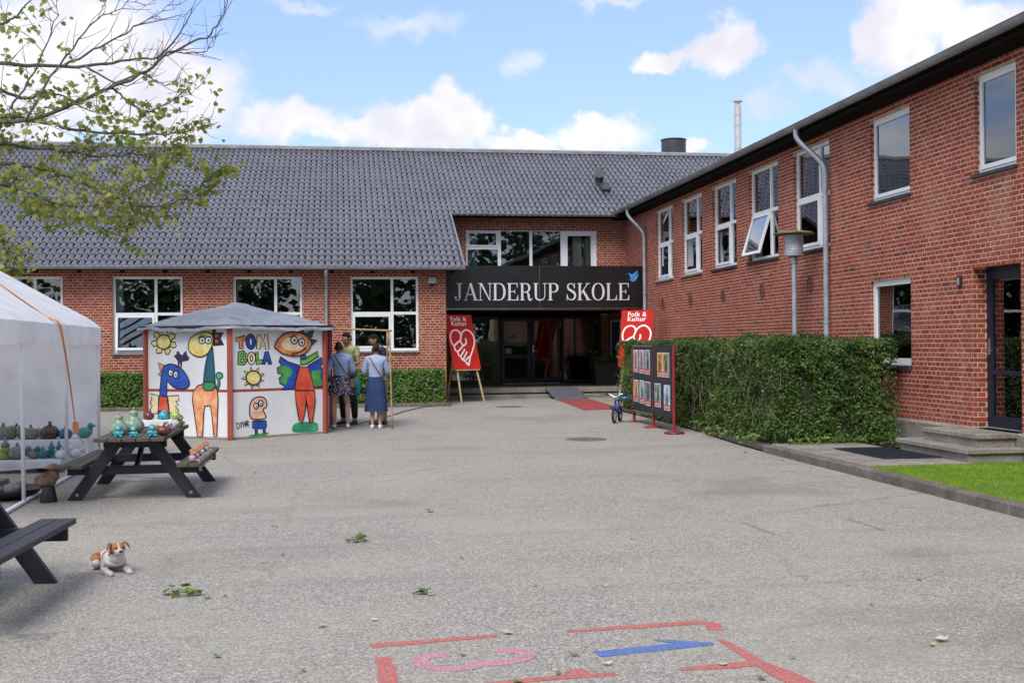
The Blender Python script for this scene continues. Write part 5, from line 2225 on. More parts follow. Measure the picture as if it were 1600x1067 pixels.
figure(pL, IV, mapL, 'painted_giraffe', [
    ('k', [(578, 172), (598, 108), (606, 170), (665, 172), (640, 215), (668, 265), (590, 272), (580, 210)], False),
    ('r', [(600, 185), (622, 182), (622, 205), (600, 210)], False, False), ('r', [(600, 228), (625, 228), (622, 250), (602, 250)], False, False),
    ('e', [(610, 605), (622, 560), (612, 525), (608, 500), (628, 482), (655, 495), (655, 522), (636, 535), (636, 580), (622, 612)], True),
    ('s', [(430, 630), (465, 585), (520, 570), (590, 590), (615, 618), (622, 690), (610, 985), (588, 985), (572, 800), (560, 742), (518, 747), (510, 800), (500, 985), (460, 985), (440, 830), (422, 700)], False),
    ('t', [(548, 330), (582, 285), (592, 420), (603, 600), (555, 615), (508, 600), (515, 500), (530, 400)], False),
    ('g', [(508, 565), (555, 558), (602, 572), (590, 612), (555, 624), (515, 615)], True),
    ('y', [(393, 275), (410, 215), (460, 180), (530, 165), (578, 182), (587, 240), (555, 320), (500, 357), (440, 347), (403, 312)], True)]
    + eye(503, 228, 24, 27) + eye(553, 228, 24, 27) + [('k', [(480, 212), (490, 196)], 2), ('k', [(500, 198), (503, 184)], 2), ('k', [(520, 202), (530, 190)], 2)], lw)
TB = [('o', [(98, 212), (172, 190), (176, 225), (150, 235), (156, 292), (128, 299), (124, 237), (103, 242)]), ('b', ell(213, 238, 37, 60)), ('c', [(256, 292), (262, 185), (287, 183), (306, 240), (322, 180), (342, 180), (354, 296), (326, 297), (319, 240), (306, 282), (292, 242), (285, 293)]),
      ('h', [(118, 318), (158, 310), (182, 335), (170, 362), (184, 388), (165, 420), (114, 420)]), ('c', ell(217, 368, 31, 49)), ('h', [(247, 318), (266, 314), (270, 378), (300, 376), (300, 411), (255, 417)]), ('b', [(299, 414), (322, 315), (346, 312), (374, 412), (347, 414), (341, 390), (326, 391), (321, 414)])]
HOLE = {1: [ell(213, 238, 12, 32, 14)], 3: [ell(146, 345, 10, 10, 10), ell(147, 388, 11, 11, 10)], 4: [ell(217, 368, 9, 24, 12)], 6: [[(331, 365), (336, 345), (341, 366)]]}
for i, (c, pts) in enumerate(TB):
    figure(pR, IV, mapR, 'painted_letter', [(c, pts, False)] + [('w', h, False) for h in HOLE.get(i, [])], .02)
figure(pR, IV, mapR, 'painted_sun', sun_fig(228, 520, 54, 9, 90, .3, False), lw)
figure(pR, IV, mapR, 'painted_fish_figure', [
    ('e', [(560, 870), (720, 862), (742, 900), (735, 932), (640, 942), (535, 938)], True, False),
    ('b', [(440, 350), (500, 390), (592, 415), (562, 604), (450, 608), (472, 582), (435, 560), (430, 520), (457, 490), (420, 482), (415, 440), (447, 420), (430, 390)], False),
    ('g', [(450, 420), (520, 440), (535, 480), (500, 520), (480, 570), (440, 555), (436, 522), (468, 492), (428, 478), (424, 446)], True, False),
    ('b', [(660, 420), (775, 350), (776, 400), (762, 420), (783, 450), (772, 500), (785, 540), (776, 582), (702, 582), (680, 500)], False),
    ('g', [(690, 470), (760, 450), (760, 500), (776, 545), (765, 572), (708, 572)], True, False),
    ('h', [(600, 365), (650, 355), (742, 305), (735, 325), (752, 338), (652, 402), (600, 412)], False),
    ('b', [(602, 338), (642, 333), (646, 365), (600, 372)], False),
    ('r', [(590, 430), (662, 430), (690, 520), (708, 612), (553, 612), (560, 540)], False),
    ('r', [(553, 616), (712, 612), (716, 700), (692, 862), (668, 862), (648, 720), (637, 650), (640, 720), (626, 810), (606, 874), (585, 850), (562, 720)], False),
    ('t', [(560, 158), (625, 128), (632, 170), (708, 143), (692, 190), (665, 205), (738, 220), (690, 256), (640, 210)], False),
    ('o', [(393, 270), (430, 205), (490, 165), (560, 155), (620, 168), (670, 205), (690, 245), (660, 300), (600, 337), (530, 343), (460, 327), (415, 297)], True),
    ('c', [(450, 262), (480, 210), (540, 182), (600, 190), (650, 230), (625, 275), (560, 300), (490, 298)], True, False)]
    + eye(548, 218, 26, 31) + eye(608, 234, 25, 29) + [('k', [(520, 330), (590, 312), (628, 290), (642, 275)], 2), ('k', [(522, 205), (512, 190)], 2), ('k', [(540, 196), (538, 180)], 2)], lw)
figure(pR, IV, mapR, 'painted_small_figure', [
    ('g', [(200, 968), (270, 955), (345, 945), (320, 970), (260, 980), (205, 980)], True, False),
    ('n', [(208, 832), (200, 760), (215, 700), (260, 670), (310, 675), (332, 710), (326, 748), (303, 766), (316, 800), (322, 832), (260, 846)], True),
    ('b', [(220, 860), (326, 854), (327, 905), (317, 910), (317, 952), (304, 952), (300, 915), (257, 915), (257, 958), (243, 958), (240, 915), (222, 912)], False)]
    + eye(248, 740, 17, 22) + eye(284, 718, 17, 22), lw)
sigm = []
for pts in ([(100, 872), (108, 922)], [(100, 872), (120, 880), (124, 905), (108, 922)], [(128, 866), (136, 885)], [(148, 862), (136, 885), (138, 912)], [(152, 862), (154, 905)], [(166, 858), (168, 902)], [(153, 884), (167, 880)], [(174, 855), (176, 898)], [(174, 855), (188, 860), (184, 875), (176, 878)], [(178, 878), (192, 896)]):
    sigm.append(('k', pts, 2))
figure(pR, IV, mapR, 'painted_signature', sigm, .014)

# pole frame at the serving side
pf = empty('pole_frame', (.93, 22.6, g(22.6)))
tag(pf, 'thin bamboo pole frame at the serving side of the tombola hut', 'pole frame')
M_BAM = mat('bamboo', (.36, .24, .12), .6, .25, 12)
for a, b in (((.95, 22.36, 1.86), (.985, 22.18, .0)), ((.93, 22.75, 1.85), (.90, 23.1, .0)), ((-.25, 22.6, 1.93), (1.0, 22.33, 1.87))):
    q0 = Vector(a) - Vector((.93, 22.6, 0))
    q1 = Vector(b) - Vector((.93, 22.6, 0))
    mb = MB()
    mb.tube([q0.lerp(q1, i / 8) for i in range(9)], [.016 + .003 * (i % 2) for i in range(9)], 8)
    mb.build('pole', M_BAM, pf, smooth=True)

# ------------------------------------------------------------------ easels
M_REDB = mat('red poster board', (.46, .022, .016), .85, .1, 2, spec=.2)
M_WLINE = mat('white print', (.78, .74, .72), .5, .05, 4)
M_PINE = mat('pine lath', (.46, .34, .18), .6, .2, 9)


def easel(loc, phi, label, tau=R(18), bw=.86, bh=1.53, zb=.98):
    root = empty('easel_sign', loc, phi)
    tag(root, label, 'sign', 'red easel signs')
    # local: front faces -y; board leans back
    M = Matrix.Translation((0, 0, zb - loc[2])) @ Matrix.Rotation(-tau, 4, 'X') @ frame((-bw / 2, 0, 0), (1, 0, 0), (0, -1, 0))
    bo = MB().bbox((0, -.012, 0), (bw, 0, bh), .002).build('board', M_REDB, root, M=M)

    def mp(zx, zy):
        xl = 45 + (zy - 75) * 80 / 580
        xr = 338 + (zy - 82) * 94 / 563
        return (zx - xl) / (xr - xl) * bw, (650 - zy) / 572 * bh
    fr = lambda a, b, q: (a, q, b)
    mb = MB()
    ly = .002
    for pts in ([(140, 408), (113, 370), (103, 310), (122, 256), (165, 240), (203, 260), (218, 302), (212, 352), (233, 393), (260, 396), (274, 365), (267, 328)],
                [(216, 312), (235, 262), (282, 238), (332, 266), (363, 322), (364, 385), (342, 455), (316, 518), (291, 612)],
                [(138, 408), (175, 372), (212, 350)],
                [(140, 408), (150, 452), (172, 468), (184, 503), (206, 520), (226, 553), (248, 562), (291, 612)],
                [(172, 472), (205, 440), (240, 402)], [(204, 516), (230, 480), (254, 442)], [(230, 550), (254, 512), (278, 468)], [(258, 556), (288, 532), (318, 512)]):
        uv = [(*mp(*p), 0) for p in pts]
        sp_ = spline(uv, 5)
        strip(mb, sp_, .042, ly, fr, 0)
        ly += .0016
    mb.build('heart_emblem', M_WLINE, bo)
    u, v = mp(198, 143)
    text_obj('Folk &', .17, Matrix.Translation((u, .002, v)), M_WLINE, bo, 'lettering', .0035, .0008)
    u, v = mp(204, 192)
    text_obj('Kultur', .17, Matrix.Translation((u, .002, v)), M_WLINE, bo, 'lettering', .0035, .0008)
    zt = zb - loc[2] + bh * math.cos(tau)
    for s in (-1, 1):
        mb = MB()
        yb = math.sin(tau) * 0 + .0
        t0 = Vector((s * .22, math.sin(tau) * bh + .03, zt - .08))
        dirv = Vector((s * .11, -math.tan(tau) * 1.0 * (zt), -(zt - .08)))
        t1 = Vector((s * .36, .03 - math.tan(tau) * (zb - loc[2]) , .0))
        mb.bar(t0, t1, .045, .028, up=(0, -1, .3))
        mb.build('leg', M_PINE, root)
    mb = MB()
    mb.bar((0, math.sin(tau) * bh + .05, zt - .12), (0, math.sin(tau) * bh + .55, .0), .045, .028, up=(0, -1, .3))
    mb.build('leg', M_PINE, root)
    mb = MB().bar((-.38, .0, zb - loc[2] - .02), (.38, .0, zb - loc[2] - .02), .05, .03)
    mb.build('ledge', M_PINE, root)
    return root


easel((3.36, 30.55, g(30.5)), R(27), 'red easel sign with white heart and hand emblem left of the porch')
easel((7.55, 29.2, g(29.2)), R(-27), 'red easel sign with white heart and hand emblem half hidden by the hedge', zb=1.05)

# ------------------------------------------------------------------ display board on three red posts
db = empty('display_board', (5.9, 21.4, g(21.4)))
tag(db, 'black display board on three red posts pinned with small photo posters', 'display board')
M_REDM = mat('dark red steel', (.24, .02, .022), .45, .15, 5)
M_FELT = mat('black felt board', (.018, .018, .024), .8, .2, 5)
for y in (22.85, 21.40, 20.02):
    mb = MB().lathe([(.19, 0), (.185, .012), (.07, .035), (.03, .05), (.026, .06)], (0, y - 21.4, .002), 24)
    mb.tube([(0, y - 21.4, .03), (0, y - 21.4, 1.56)], .028, 12)
    o = mb.build('post', M_REDM, db)
    smooth_by_angle(o)
RP = random.Random(5)
lay_p = {0: [((.03, .30), (.055, .40)), ((.36, .64), (.055, .41)), ((.69, .95), (.055, .42)), ((.03, .30), (.52, .86)), ((.37, .64), (.52, .87)), ((.69, .96), (.53, .89))],
         1: [((.29, .585), (.09, .44)), ((.595, .89), (.09, .44)), ((.14, .45), (.54, .885)), ((.62, .92), (.55, .91))]}
hues = [(.55, .38, .3), (.4, .42, .5), (.12, .14, .2), (.75, .35, .12), (.25, .32, .36), (.08, .12, .13), (.7, .14, .03), (.12, .12, .05), (.05, .22, .04), (.25, .42, .7)]
hue2 = [(.7, .62, .55), (.75, .5, .55), (.5, .65, .75), (.85, .6, .3), (.6, .65, .68), (.3, .35, .38), (.9, .62, .1), (.55, .5, .3), (.5, .55, .5), (.75, .85, .9)]
M_CAP = mat('red caption', (.5, .05, .05), .5)
k = 0
for pi_, (ya, yb, za, zc) in enumerate(((22.80, 21.44, .26, 1.545), (21.36, 20.06, .27, 1.545))):
    M = frame((-.03, ya - 21.4, za), (0, -1, 0), (-1, 0, 0))
    W_, H_ = ya - yb, zc - za
    po = MB().bbox((0, -.02, 0), (W_, 0, H_), .003).build('panel', M_FELT, db, M=M)
    for z_ in (-.014, H_ + .001):
        MB().box((0, -.021, z_), (W_, .002, z_ + .013)).build('frame_strip', mat('aluminium strip', (.55, .55, .54), .4) if pi_ == 0 else M_FELT, db, M=M)
    for (u0, u1), (v0, v1) in lay_p[pi_]:
        x0, x1, z0, z1 = u0 * W_, u1 * W_, H_ * (1 - v1), H_ * (1 - v0)
        ms = [M_PAPER if False else mat('poster white', (.7, .7, .7), .5), mat('poster picture %s' % 'abcdefghij'[k], hues[k], .4, .5, 7, c2=hue2[k]), M_CAP, M_WLINE, mat('poster figure %s' % 'abcdefghij'[k], tuple(c * .35 for c in hues[k]), .4, .3, 12)]
        mb = MB()
        e = .016
        mb.box((x0, .001, z0), (x1, .003, z1), 0)
        zc_ = z0 + (z1 - z0) * .24
        mb.box((x0 + e, .003, zc_), (x1 - e, .0042, z1 - e), 1)
        mb.box((x0 + e, .003, z0 + e), (x1 - e, .0042, zc_ - .004), 2)
        mb.box((x0 + e * 2, .0042, z0 + e + .02), (x1 - e * 2.4, .005, z0 + e + .028), 3)
        mb.box((x0 + e * 2, .0042, z0 + e + .045), (x1 - e * 2, .005, z0 + e + .055), 3)
        fr = lambda a, b, q: (a, q, b)
        cx = (x0 + x1) / 2 + RP.uniform(-.03, .03)
        mb.poly(spline([(cx - .06, zc_ + .002, 0), (cx - .05, zc_ + .16, 0), (cx - .02, zc_ + .22, 0), (cx - .03, zc_ + .27, 0), (cx + .01, zc_ + .30, 0), (cx + .04, zc_ + .26, 0), (cx + .03, zc_ + .21, 0), (cx + .07, zc_ + .12, 0), (cx + .06, zc_ + .002, 0)], 3), .0042, .0055, lambda a, b, q: (a, q, b), 4)
        mb.build('poster', ms, po)
        k += 1

# ------------------------------------------------------------------ child's bicycle with helmet
bk = empty('child_bicycle', (5.52, 22.75, g(22.7)), R(-116))
tag(bk, 'small blue child bicycle parked by the hedge with a helmet on it', 'bicycle')
M_TYRE = mat('tyre rubber', (.012, .012, .012), .8)
M_RIM = mat('white rim', (.62, .62, .62), .4)
M_FRM = mat('violet blue bike paint', (.035, .03, .28), .35, .1, 4, coat=.4)
# local x: forward; bike stands on a lean
for x in (.27, -.27):
    mb = MB()
    RX = Matrix.Rotation(math.pi / 2, 4, 'X')
    pts = [(x + .135 * math.cos(2 * math.pi * i / 28), 0, .16 + .135 * math.sin(2 * math.pi * i / 28)) for i in range(29)]
    mb.tube(pts, .024, 8, cap=False)
    t_ = mb.build('wheel', M_TYRE, bk, smooth=True)
    mb = MB()
    pts = [(x + .112 * math.cos(2 * math.pi * i / 28), 0, .16 + .112 * math.sin(2 * math.pi * i / 28)) for i in range(29)]
    mb.tube(pts, .010, 6, cap=False)
    for i in range(14):
        a = 2 * math.pi * i / 14
        mb.tube([(x, .012 * (-1) ** i, .16), (x + .11 * math.cos(a), 0, .16 + .11 * math.sin(a))], .0025, 4)
    mb.tube([(x, -.03, .16), (x, .03, .16)], .014, 8)
    mb.build('rim', M_RIM, t_, smooth=True)
mb = MB()
mb.tube([(.17, 0, .44), (.02, 0, .28), (-.08, 0, .22)], .017, 8)
mb.tube([(-.08, 0, .22), (-.16, 0, .42)], .014, 8)
for s in (-1, 1):
    mb.tube([(-.08, s * .02, .22), (-.27, s * .03, .16)], .009, 6)
    mb.tube([(-.15, s * .015, .38), (-.27, s * .03, .16)], .008, 6)
mb.tube([(.165, 0, .50), (.19, 0, .40)], .02, 8)
mb.build('frame', M_FRM, bk, smooth=True)
mb = MB()
for s in (-1, 1):
    mb.tube([(.18, s * .0, .38), (.20, s * .035, .33), (.27, s * .035, .16)], .011, 6)
mb.build('fork', M_FRM, bk, smooth=True)
mb = MB()
mb.tube(spline([(.12, -.20, .57), (.15, -.12, .58), (.165, 0, .52), (.15, .12, .58), (.12, .20, .57)], 4), .011, 8)
h_ = mb.build('handlebar', mat('brushed steel', (.6, .6, .6), .3), bk, smooth=True)
for s in (-1, 1):
    MB().tube([(.135, s * .15, .577), (.115, s * .215, .57)], .019, 8).build('grip', M_PLASTIC, h_, smooth=True)
mb = MB()
mb.ball((-.16, 0, .445), (.10, .055, .028))
mb.tube([(-.155, 0, .40), (-.16, 0, .44)], .011, 6)
mb.build('saddle', M_PLASTIC, bk, smooth=True)
mb = MB()
mb.tube([(-.08, -.05, .22), (-.08, .05, .22)], .03, 10)
for s in (-1, 1):
    mb.tube([(-.08, s * .05, .22), (-.08 + s * .07, s * .055, .22 - s * .04)], .007, 6)
    mb.box((-.08 + s * .07 - .03, s * .055, .21 - s * .04), (-.08 + s * .07 + .03, s * .055 + s * .06, .225 - s * .04))
mb.build('crank', M_PLASTIC, bk)
hm = empty('bicycle_helmet', (5.66, 22.62, g(22.7) + .46))
tag(hm, 'dark teal child helmet hanging on the bicycle handlebar', 'helmet')
mb = MB()
rings = []
for i in range(9):
    s = i / 8
    rr = math.cos(s * math.pi / 2 * .98)
    rings.append([(.115 * rr * math.cos(a) * (1.12 if True else 1), .10 * rr * math.sin(a), .11 * math.sin(s * math.pi / 2) + .01 * math.sin(3 * a) * (1 - s)) for a in [2 * math.pi * j / 20 for j in range(20)]])
mb.loft(rings)
mb.build('shell', mat('teal helmet', (.008, .04, .05), .3, .2, 5, c2=(.01, .09, .10)), hm, smooth=True)
for s in (-1, 1):
    MB().tube(spline([(.06, s * .08, .01), (.02, s * .06, -.09), (0, 0, -.14)], 4), .005, 5).build('strap', M_PLASTIC, hm)

# ------------------------------------------------------------------ lamp post behind the hedge
lp = empty('lamp_post', (8.0, 19.6, .08))
tag(lp, 'slim grey lamp post with a wide mossy disc hood behind the hedge', 'lamp post')
mb = MB().tube([(0, 0, 0), (0, 0, 3.0)], .045, 12)
mb.lathe([(.065, 0), (.065, .10), (.045, .11)], (0, 0, 2.95), 12)
smooth_by_angle(mb.build('pole', M_ZINCL, lp))
mb = MB().lathe([(.05, 3.06), (.17, 3.08), (.175, 3.16), (.165, 3.17)], (0, 0, 0), 20)
smooth_by_angle(mb.build('base_dish', M_ZINCL, lp))
m_ = bpy.data.materials.new('ribbed lamp plastic')
m_.use_nodes = True
b_ = m_.node_tree.nodes['Principled BSDF']
b_.inputs['Base Color'].default_value = (.62, .66, .70, 1)
b_.inputs['Roughness'].default_value = .25
b_.inputs['Transmission Weight'].default_value = .35
mb = MB().lathe([(.155, 3.17), (.155, 3.45)], (0, 0, 0), 22)
for i in range(7):
    mb.lathe([(.16, 0), (.165, .012), (.16, .024)], (0, 0, 3.18 + i * .038), 22)
smooth_by_angle(mb.build('lens', m_, lp))
for a in (.6, 2.7, 4.8):
    MB().tube([(.175 * math.cos(a), .175 * math.sin(a), 3.12), (.18 * math.cos(a), .18 * math.sin(a), 3.5)], .008, 6).build('stay', mat('pinkish stay', (.35, .25, .23), .6), lp)
mb = MB().lathe([(.05, 3.475), (.36, 3.465), (.365, 3.48), (.30, 3.50), (.12, 3.53), (.02, 3.535)], (0, 0, 0), 28)
smooth_by_angle(mb.build('hood', mat('mossy hood', (.16, .17, .06), .85, .3, 6, .3, c2=(.26, .27, .13)), lp))

# ------------------------------------------------------------------ picnic tables
M_STAIN = mat('blue black stained wood', (.014, .0145, .024), .5, .3, 3, .25, fine=.25, stretch=(9, 1, 9))
M_GREYW = mat('weathered grey brown wood', (.085, .072, .053), .85, .35, 4, .5, fine=.4, stretch=(9, 1, 9))


def picnic(loc, rz, label, topm, seatm, L=2.05, H=.68, W_=.72, sh=.40, so_=.60, fo=.64, frames=(-.62, .88), y0=-.98, boards=6):
    """local y along the table; origin on the ground at its middle"""
    root = empty('picnic_table', loc, rz)
    tag(root, label, 'picnic table', 'picnic tables')
    bw = W_ / 5
    for i in range(5):
        x = -W_ / 2 + i * bw
        MB().bbox((x + .004, y0, H - .04), (x + bw - .004, y0 + L, H), .005).build('table_board', topm, root)
    for s in (-1, 1):
        for i in range(2):
            x = s * so_ + (i - 1) * .125
            MB().bbox((x + .004, y0 + .04, sh - .04), (x + .121, y0 + L - .04, sh), .005).build('seat_board', seatm, root)
    for k_, y in enumerate(frames):
        sy = .05 if k_ == 0 else -.05
        for s in (-1, 1):
            mb = MB()
            mb.bar((s * .17, y, H - .045), (s * fo, y, 0.005), .045, .11, up=(0, 0, 1), bev=.004) if False else None
            a, b = Vector((s * .17, y, H - .06)), Vector((s * (fo - .02), y, .03))
            d = (b - a).normalized()
            w_ = Vector((-d.z, 0, d.x)) * .06
            vs = []
            for yy in (y - .022, y + .022):
                for p, t_ in ((Vector((a.x, yy, H - .042)), 0), (Vector((b.x, yy, 0.004)), 1)):
                    hw = .06 / abs(d.z)
                    vs += [(p.x - hw, yy, p.z), (p.x + hw, yy, p.z)]
            mb.add(vs, [(0, 1, 3, 2), (4, 6, 7, 5), (0, 4, 5, 1), (2, 3, 7, 6), (0, 2, 6, 4), (1, 5, 7, 3)])
            mb.build('leg', M_STAIN, root)
        MB().bbox((-so_ - .10, y + sy - .022, sh - .135), (so_ + .10, y + sy + .022, sh - .042), .004).build('cross_beam', M_STAIN, root)
        MB().bbox((-W_ / 2 + .03, y + sy - .022, H - .13), (W_ / 2 - .03, y + sy + .022, H - .042), .004).build('top_beam', M_STAIN, root)
    mb = MB()
    mb.bar((0, frames[0] + .08, sh - .09), (0, (frames[0] + frames[1]) / 2 - .1, H - .06), .045, .07)
    mb.bar((0, frames[1] - .08, sh - .09), (0, (frames[0] + frames[1]) / 2 + .1, H - .06), .045, .07)
    mb.build('brace', M_STAIN, root)
    for s in (-1, 1):
        mb = MB().tube([(s * (fo - .05), frames[0] - .03, .06), (s * (fo - .05), frames[0] - .022, .06)], .018, 10)
        mb.build('bolt', M_ZINC, root)
    return root


picnic((-2.19, 13.55, 0), R(0), 'weathered picnic table carrying glazed pottery in front of the tombola hut', M_GREYW, M_GREYW)
picnic((-2.70, 7.74, 0), R(-3), 'dark stained picnic table cut off by the left picture edge', M_STAIN, M_STAIN, L=1.9, y0=-1.05, sh=.435, H=.72, frames=(-.75, .72), so_=.70, fo=.66)

# ------------------------------------------------------------------ white market tent
def fabric_mat(name, c, tr=.35):
    m = bpy.data.materials.new(name)
    m.use_nodes = True
    t = m.node_tree
    b = t.nodes['Principled BSDF']
    tc = nd(t, 'ShaderNodeTexCoord')
    n = nd(t, 'ShaderNodeTexNoise')
    n.inputs['Scale'].default_value = 2.4
    n.inputs['Detail'].default_value = 6
    t.links.new(tc.outputs['Object'], n.inputs[0])
    cc = mixc(t, sstep(t, n.outputs[0], .35, .7), c, tuple(x * .86 for x in c))
    t.links.new(cc, b.inputs['Base Color'])
    b.inputs['Roughness'].default_value = .55
    bp = nd(t, 'ShaderNodeBump')
    bp.inputs['Strength'].default_value = .35
    bp.inputs['Distance'].default_value = .05
    t.links.new(n.outputs[0], bp.inputs['Height'])
    t.links.new(bp.outputs[0], b.inputs['Normal'])
    tl = nd(t, 'ShaderNodeBsdfTranslucent')
    t.links.new(cc, tl.inputs[0])
    mx = nd(t, 'ShaderNodeMixShader')
    mx.inputs[0].default_value = tr
    t.links.new(b.outputs[0], mx.inputs[1])
    t.links.new(tl.outputs[0], mx.inputs[2])
    t.links.new(mx.outputs[0], t.nodes['Material Output'].inputs[0])
    return m


M_TENT = fabric_mat('white tent sheet', (.96, .96, .97), .36)
M_CLOTH = fabric_mat('white table cloth', (.74, .74, .76), .2)
M_WPOLE = mat('white steel pole', (.74, .74, .74), .4, .08, 4)
tent = empty('market_tent', (-5.4, 14, 0))
tag(tent, 'white gabled market tent with open side and orange strap at the left', 'tent')
TO = Vector(tent.location)


def tx_(y):           # the long side runs very slightly askew
    return -3.28 - .036 * (y - 12.75)


TY0, TY1 = 10.35, 17.5
XL, XR_, ZE, ZR = -7.45, -5.42, 1.93, 3.09
for i, y in enumerate((10.35, 12.75, 15.05, 17.45)):
    for x in (tx_(y), XL):
        lean = .02 if i == 1 and x > -5 else 0
        MB().tube([(x - TO.x, y - TO.y, 0), (x - lean - TO.x, y - TO.y, ZE)], .021, 10).build('post', M_WPOLE, tent, smooth=True)
mb = MB()
mb.tube([(tx_(TY0) - TO.x, TY0 - TO.y, .025), (tx_(TY1) - TO.x, TY1 - TO.y, .025)], .022, 8)
mb.build('base_rail', M_WPOLE, tent, smooth=True)
mb = MB().tube([(tx_(TY0) - TO.x, TY0 - TO.y, ZE - .02), (tx_(TY1) - TO.x, TY1 - TO.y, ZE - .02)], .02, 8)
mb.tube([(XR_ - TO.x, TY0 - TO.y, ZR - .03), (XR_ - TO.x, TY1 - TO.y, ZR - .03)], .02, 8)
for y in (10.35, 12.75, 15.05, 17.45):
    mb.tube([(tx_(y) - TO.x, y - TO.y, ZE - .02), (XR_ - TO.x, y - TO.y, ZR - .03), (XL - TO.x, y - TO.y, ZE - .02)], .02, 8)
mb.build('roof_frame', M_WPOLE, tent, smooth=True)


def sheet(name, fn, nu, nv, m, p):
    mb = MB()
    vs = [Vector(fn(i / nu, j / nv)) - TO for j in range(nv + 1) for i in range(nu + 1)]
    mb.add(vs, [(j * (nu + 1) + i, j * (nu + 1) + i + 1, (j + 1) * (nu + 1) + i + 1, (j + 1) * (nu + 1) + i) for j in range(nv) for i in range(nu)])
    return mb.build(name, m, p, smooth=True)


def roof_r(u, v):
    y = TY0 + (TY1 + .04 - TY0) * u
    x = XR_ + (tx_(y) + .03 - XR_) * v
    sag = .035 * math.sin(math.pi * ((y - 10.35) % 2.38) / 2.38) * math.sin(math.pi * min(1, v * 1.02)) + .012 * noise.noise(Vector((x * 2, y * 2, 0)))
    rnd_ = .06 * max(0, (v - .9) / .1) ** 2
    return (x, y, ZR + (ZE + .02 - ZR) * v - sag - rnd_ * .6)


def roof_l(u, v):
    y = TY0 + (TY1 + .04 - TY0) * u
    x = XR_ + (XL - .03 - XR_) * v
    return (x, y, ZR + (ZE - ZR) * v - .03 * math.sin(math.pi * v))


sheet('roof_sheet', roof_r, 60, 18, M_TENT, tent)
sheet('roof_sheet', roof_l, 20, 6, M_TENT, tent)


def val_r(u, v):
    y = TY0 + (TY1 + .04 - TY0) * u
    hem = 1.665 + .012 * math.sin(y * 1.6) + .004 * math.sin(y * 5.1)
    z = ZE - .015 + (hem - ZE + .015) * v
    x = tx_(y) + .035 + .03 * math.sin(v * 2.4) + .018 * noise.noise(Vector((0, y * 3, v * 2))) * v - .02 * v
    if u > .97:
        x -= .05 * ((u - .97) / .03) ** 2
    return (x, y, z)


sheet('valance', val_r, 90, 8, M_TENT, tent)


def val_b(u, v):
    x = XL + (tx_(TY1) + .02 - XL) * u
    hem = 1.665 + .012 * math.sin(x * 5)
    top = ZE - .02
    return (x, TY1 + .05 + .012 * math.sin(x * 9) * v, top + (hem - top) * v)


sheet('valance', val_b, 40, 4, M_TENT, tent)


def gable(u, v):
    x = XL + (tx_(TY1) - XL) * u
    zt = ZE + (ZR - ZE) * (1 - abs(x - XR_) / (abs(XL - XR_) if x < XR_ else abs(tx_(TY1) - XR_))) - .02
    return (x, TY1 + .015 * math.sin(x * 6 + v * 2) + .02 * noise.noise(Vector((x * 1.5, v * 3, 0))), .04 + (zt - .04) * v)


sheet('rear_wall', gable, 60, 24, M_TENT, tent)


def left_wall(u, v):
    y = TY0 + (TY1 - TY0) * u
    return (XL - .02 + .015 * math.sin(y * 5), y, .05 + (ZE - .05) * v)


# orange ratchet strap over the roof
M_ORANGE = mat('orange webbing', (.80, .30, .09), .6, .15, 12)
mb = MB()
sp_ = spline([(-5.0, 16.2, 2.90), (-4.6, 15.75, 2.65), (-4.2, 15.28, 2.43), (-3.75, 14.75, 2.18), (-3.42, 14.35, 2.0), (-3.28, 14.3, 1.93), (-3.255, 14.42, 1.72), (-3.26, 14.75, 1.25), (-3.28, 15.1, .78), (-3.29, 15.25, .6)], 6)
n = len(sp_)
L_, R__ = [], []
for i, q in enumerate(sp_):
    wd = (.030 if i < n * .5 else max(.007, .018 - .014 * (i / n - .5) * 2))
    q = Vector(q)
    d = (Vector(sp_[min(i + 1, n - 1)]) - Vector(sp_[max(i - 1, 0)])).normalized()
    tw = Vector((0, .6, .0)) if i < n * .45 else Vector((.5, .7, 0))
    s_ = (tw - d * tw.dot(d)).normalized()
    L_.append(q + s_ * wd - TO)
    R__.append(q - s_ * wd - TO)
up_ = Vector((.002, -.002, .004))
mb.add(L_ + R__ + [q + up_ for q in L_] + [q + up_ for q in R__], [(i, i + 1, n + i + 1, n + i) for i in range(n - 1)] + [(3 * n + i, 3 * n + i + 1, 2 * n + i + 1, 2 * n + i) for i in range(n - 1)] + [(2 * n + i, 2 * n + i + 1, i + 1, i) for i in range(n - 1)])
st2 = mb.build('strap', M_ORANGE, tent)
MB().bbox((-3.32 - TO.x, 15.18 - TO.y, .55), (-3.26 - TO.x, 15.26 - TO.y, .70), .008).build('buckle', M_ORANGE, st2)
MB().tube([Vector((-3.29, 15.25, .56)) - TO, Vector((-3.25, 15.5, .40)) - TO], .006, 6).build('strap_tail', M_CLOTH, st2)

# two-step stand inside the tent
stand = empty('display_stand', (-4.8, 16.3, 0))
tag(stand, 'two step pottery stand draped in white cloth inside the tent', 'stand')
SO = Vector(stand.location)


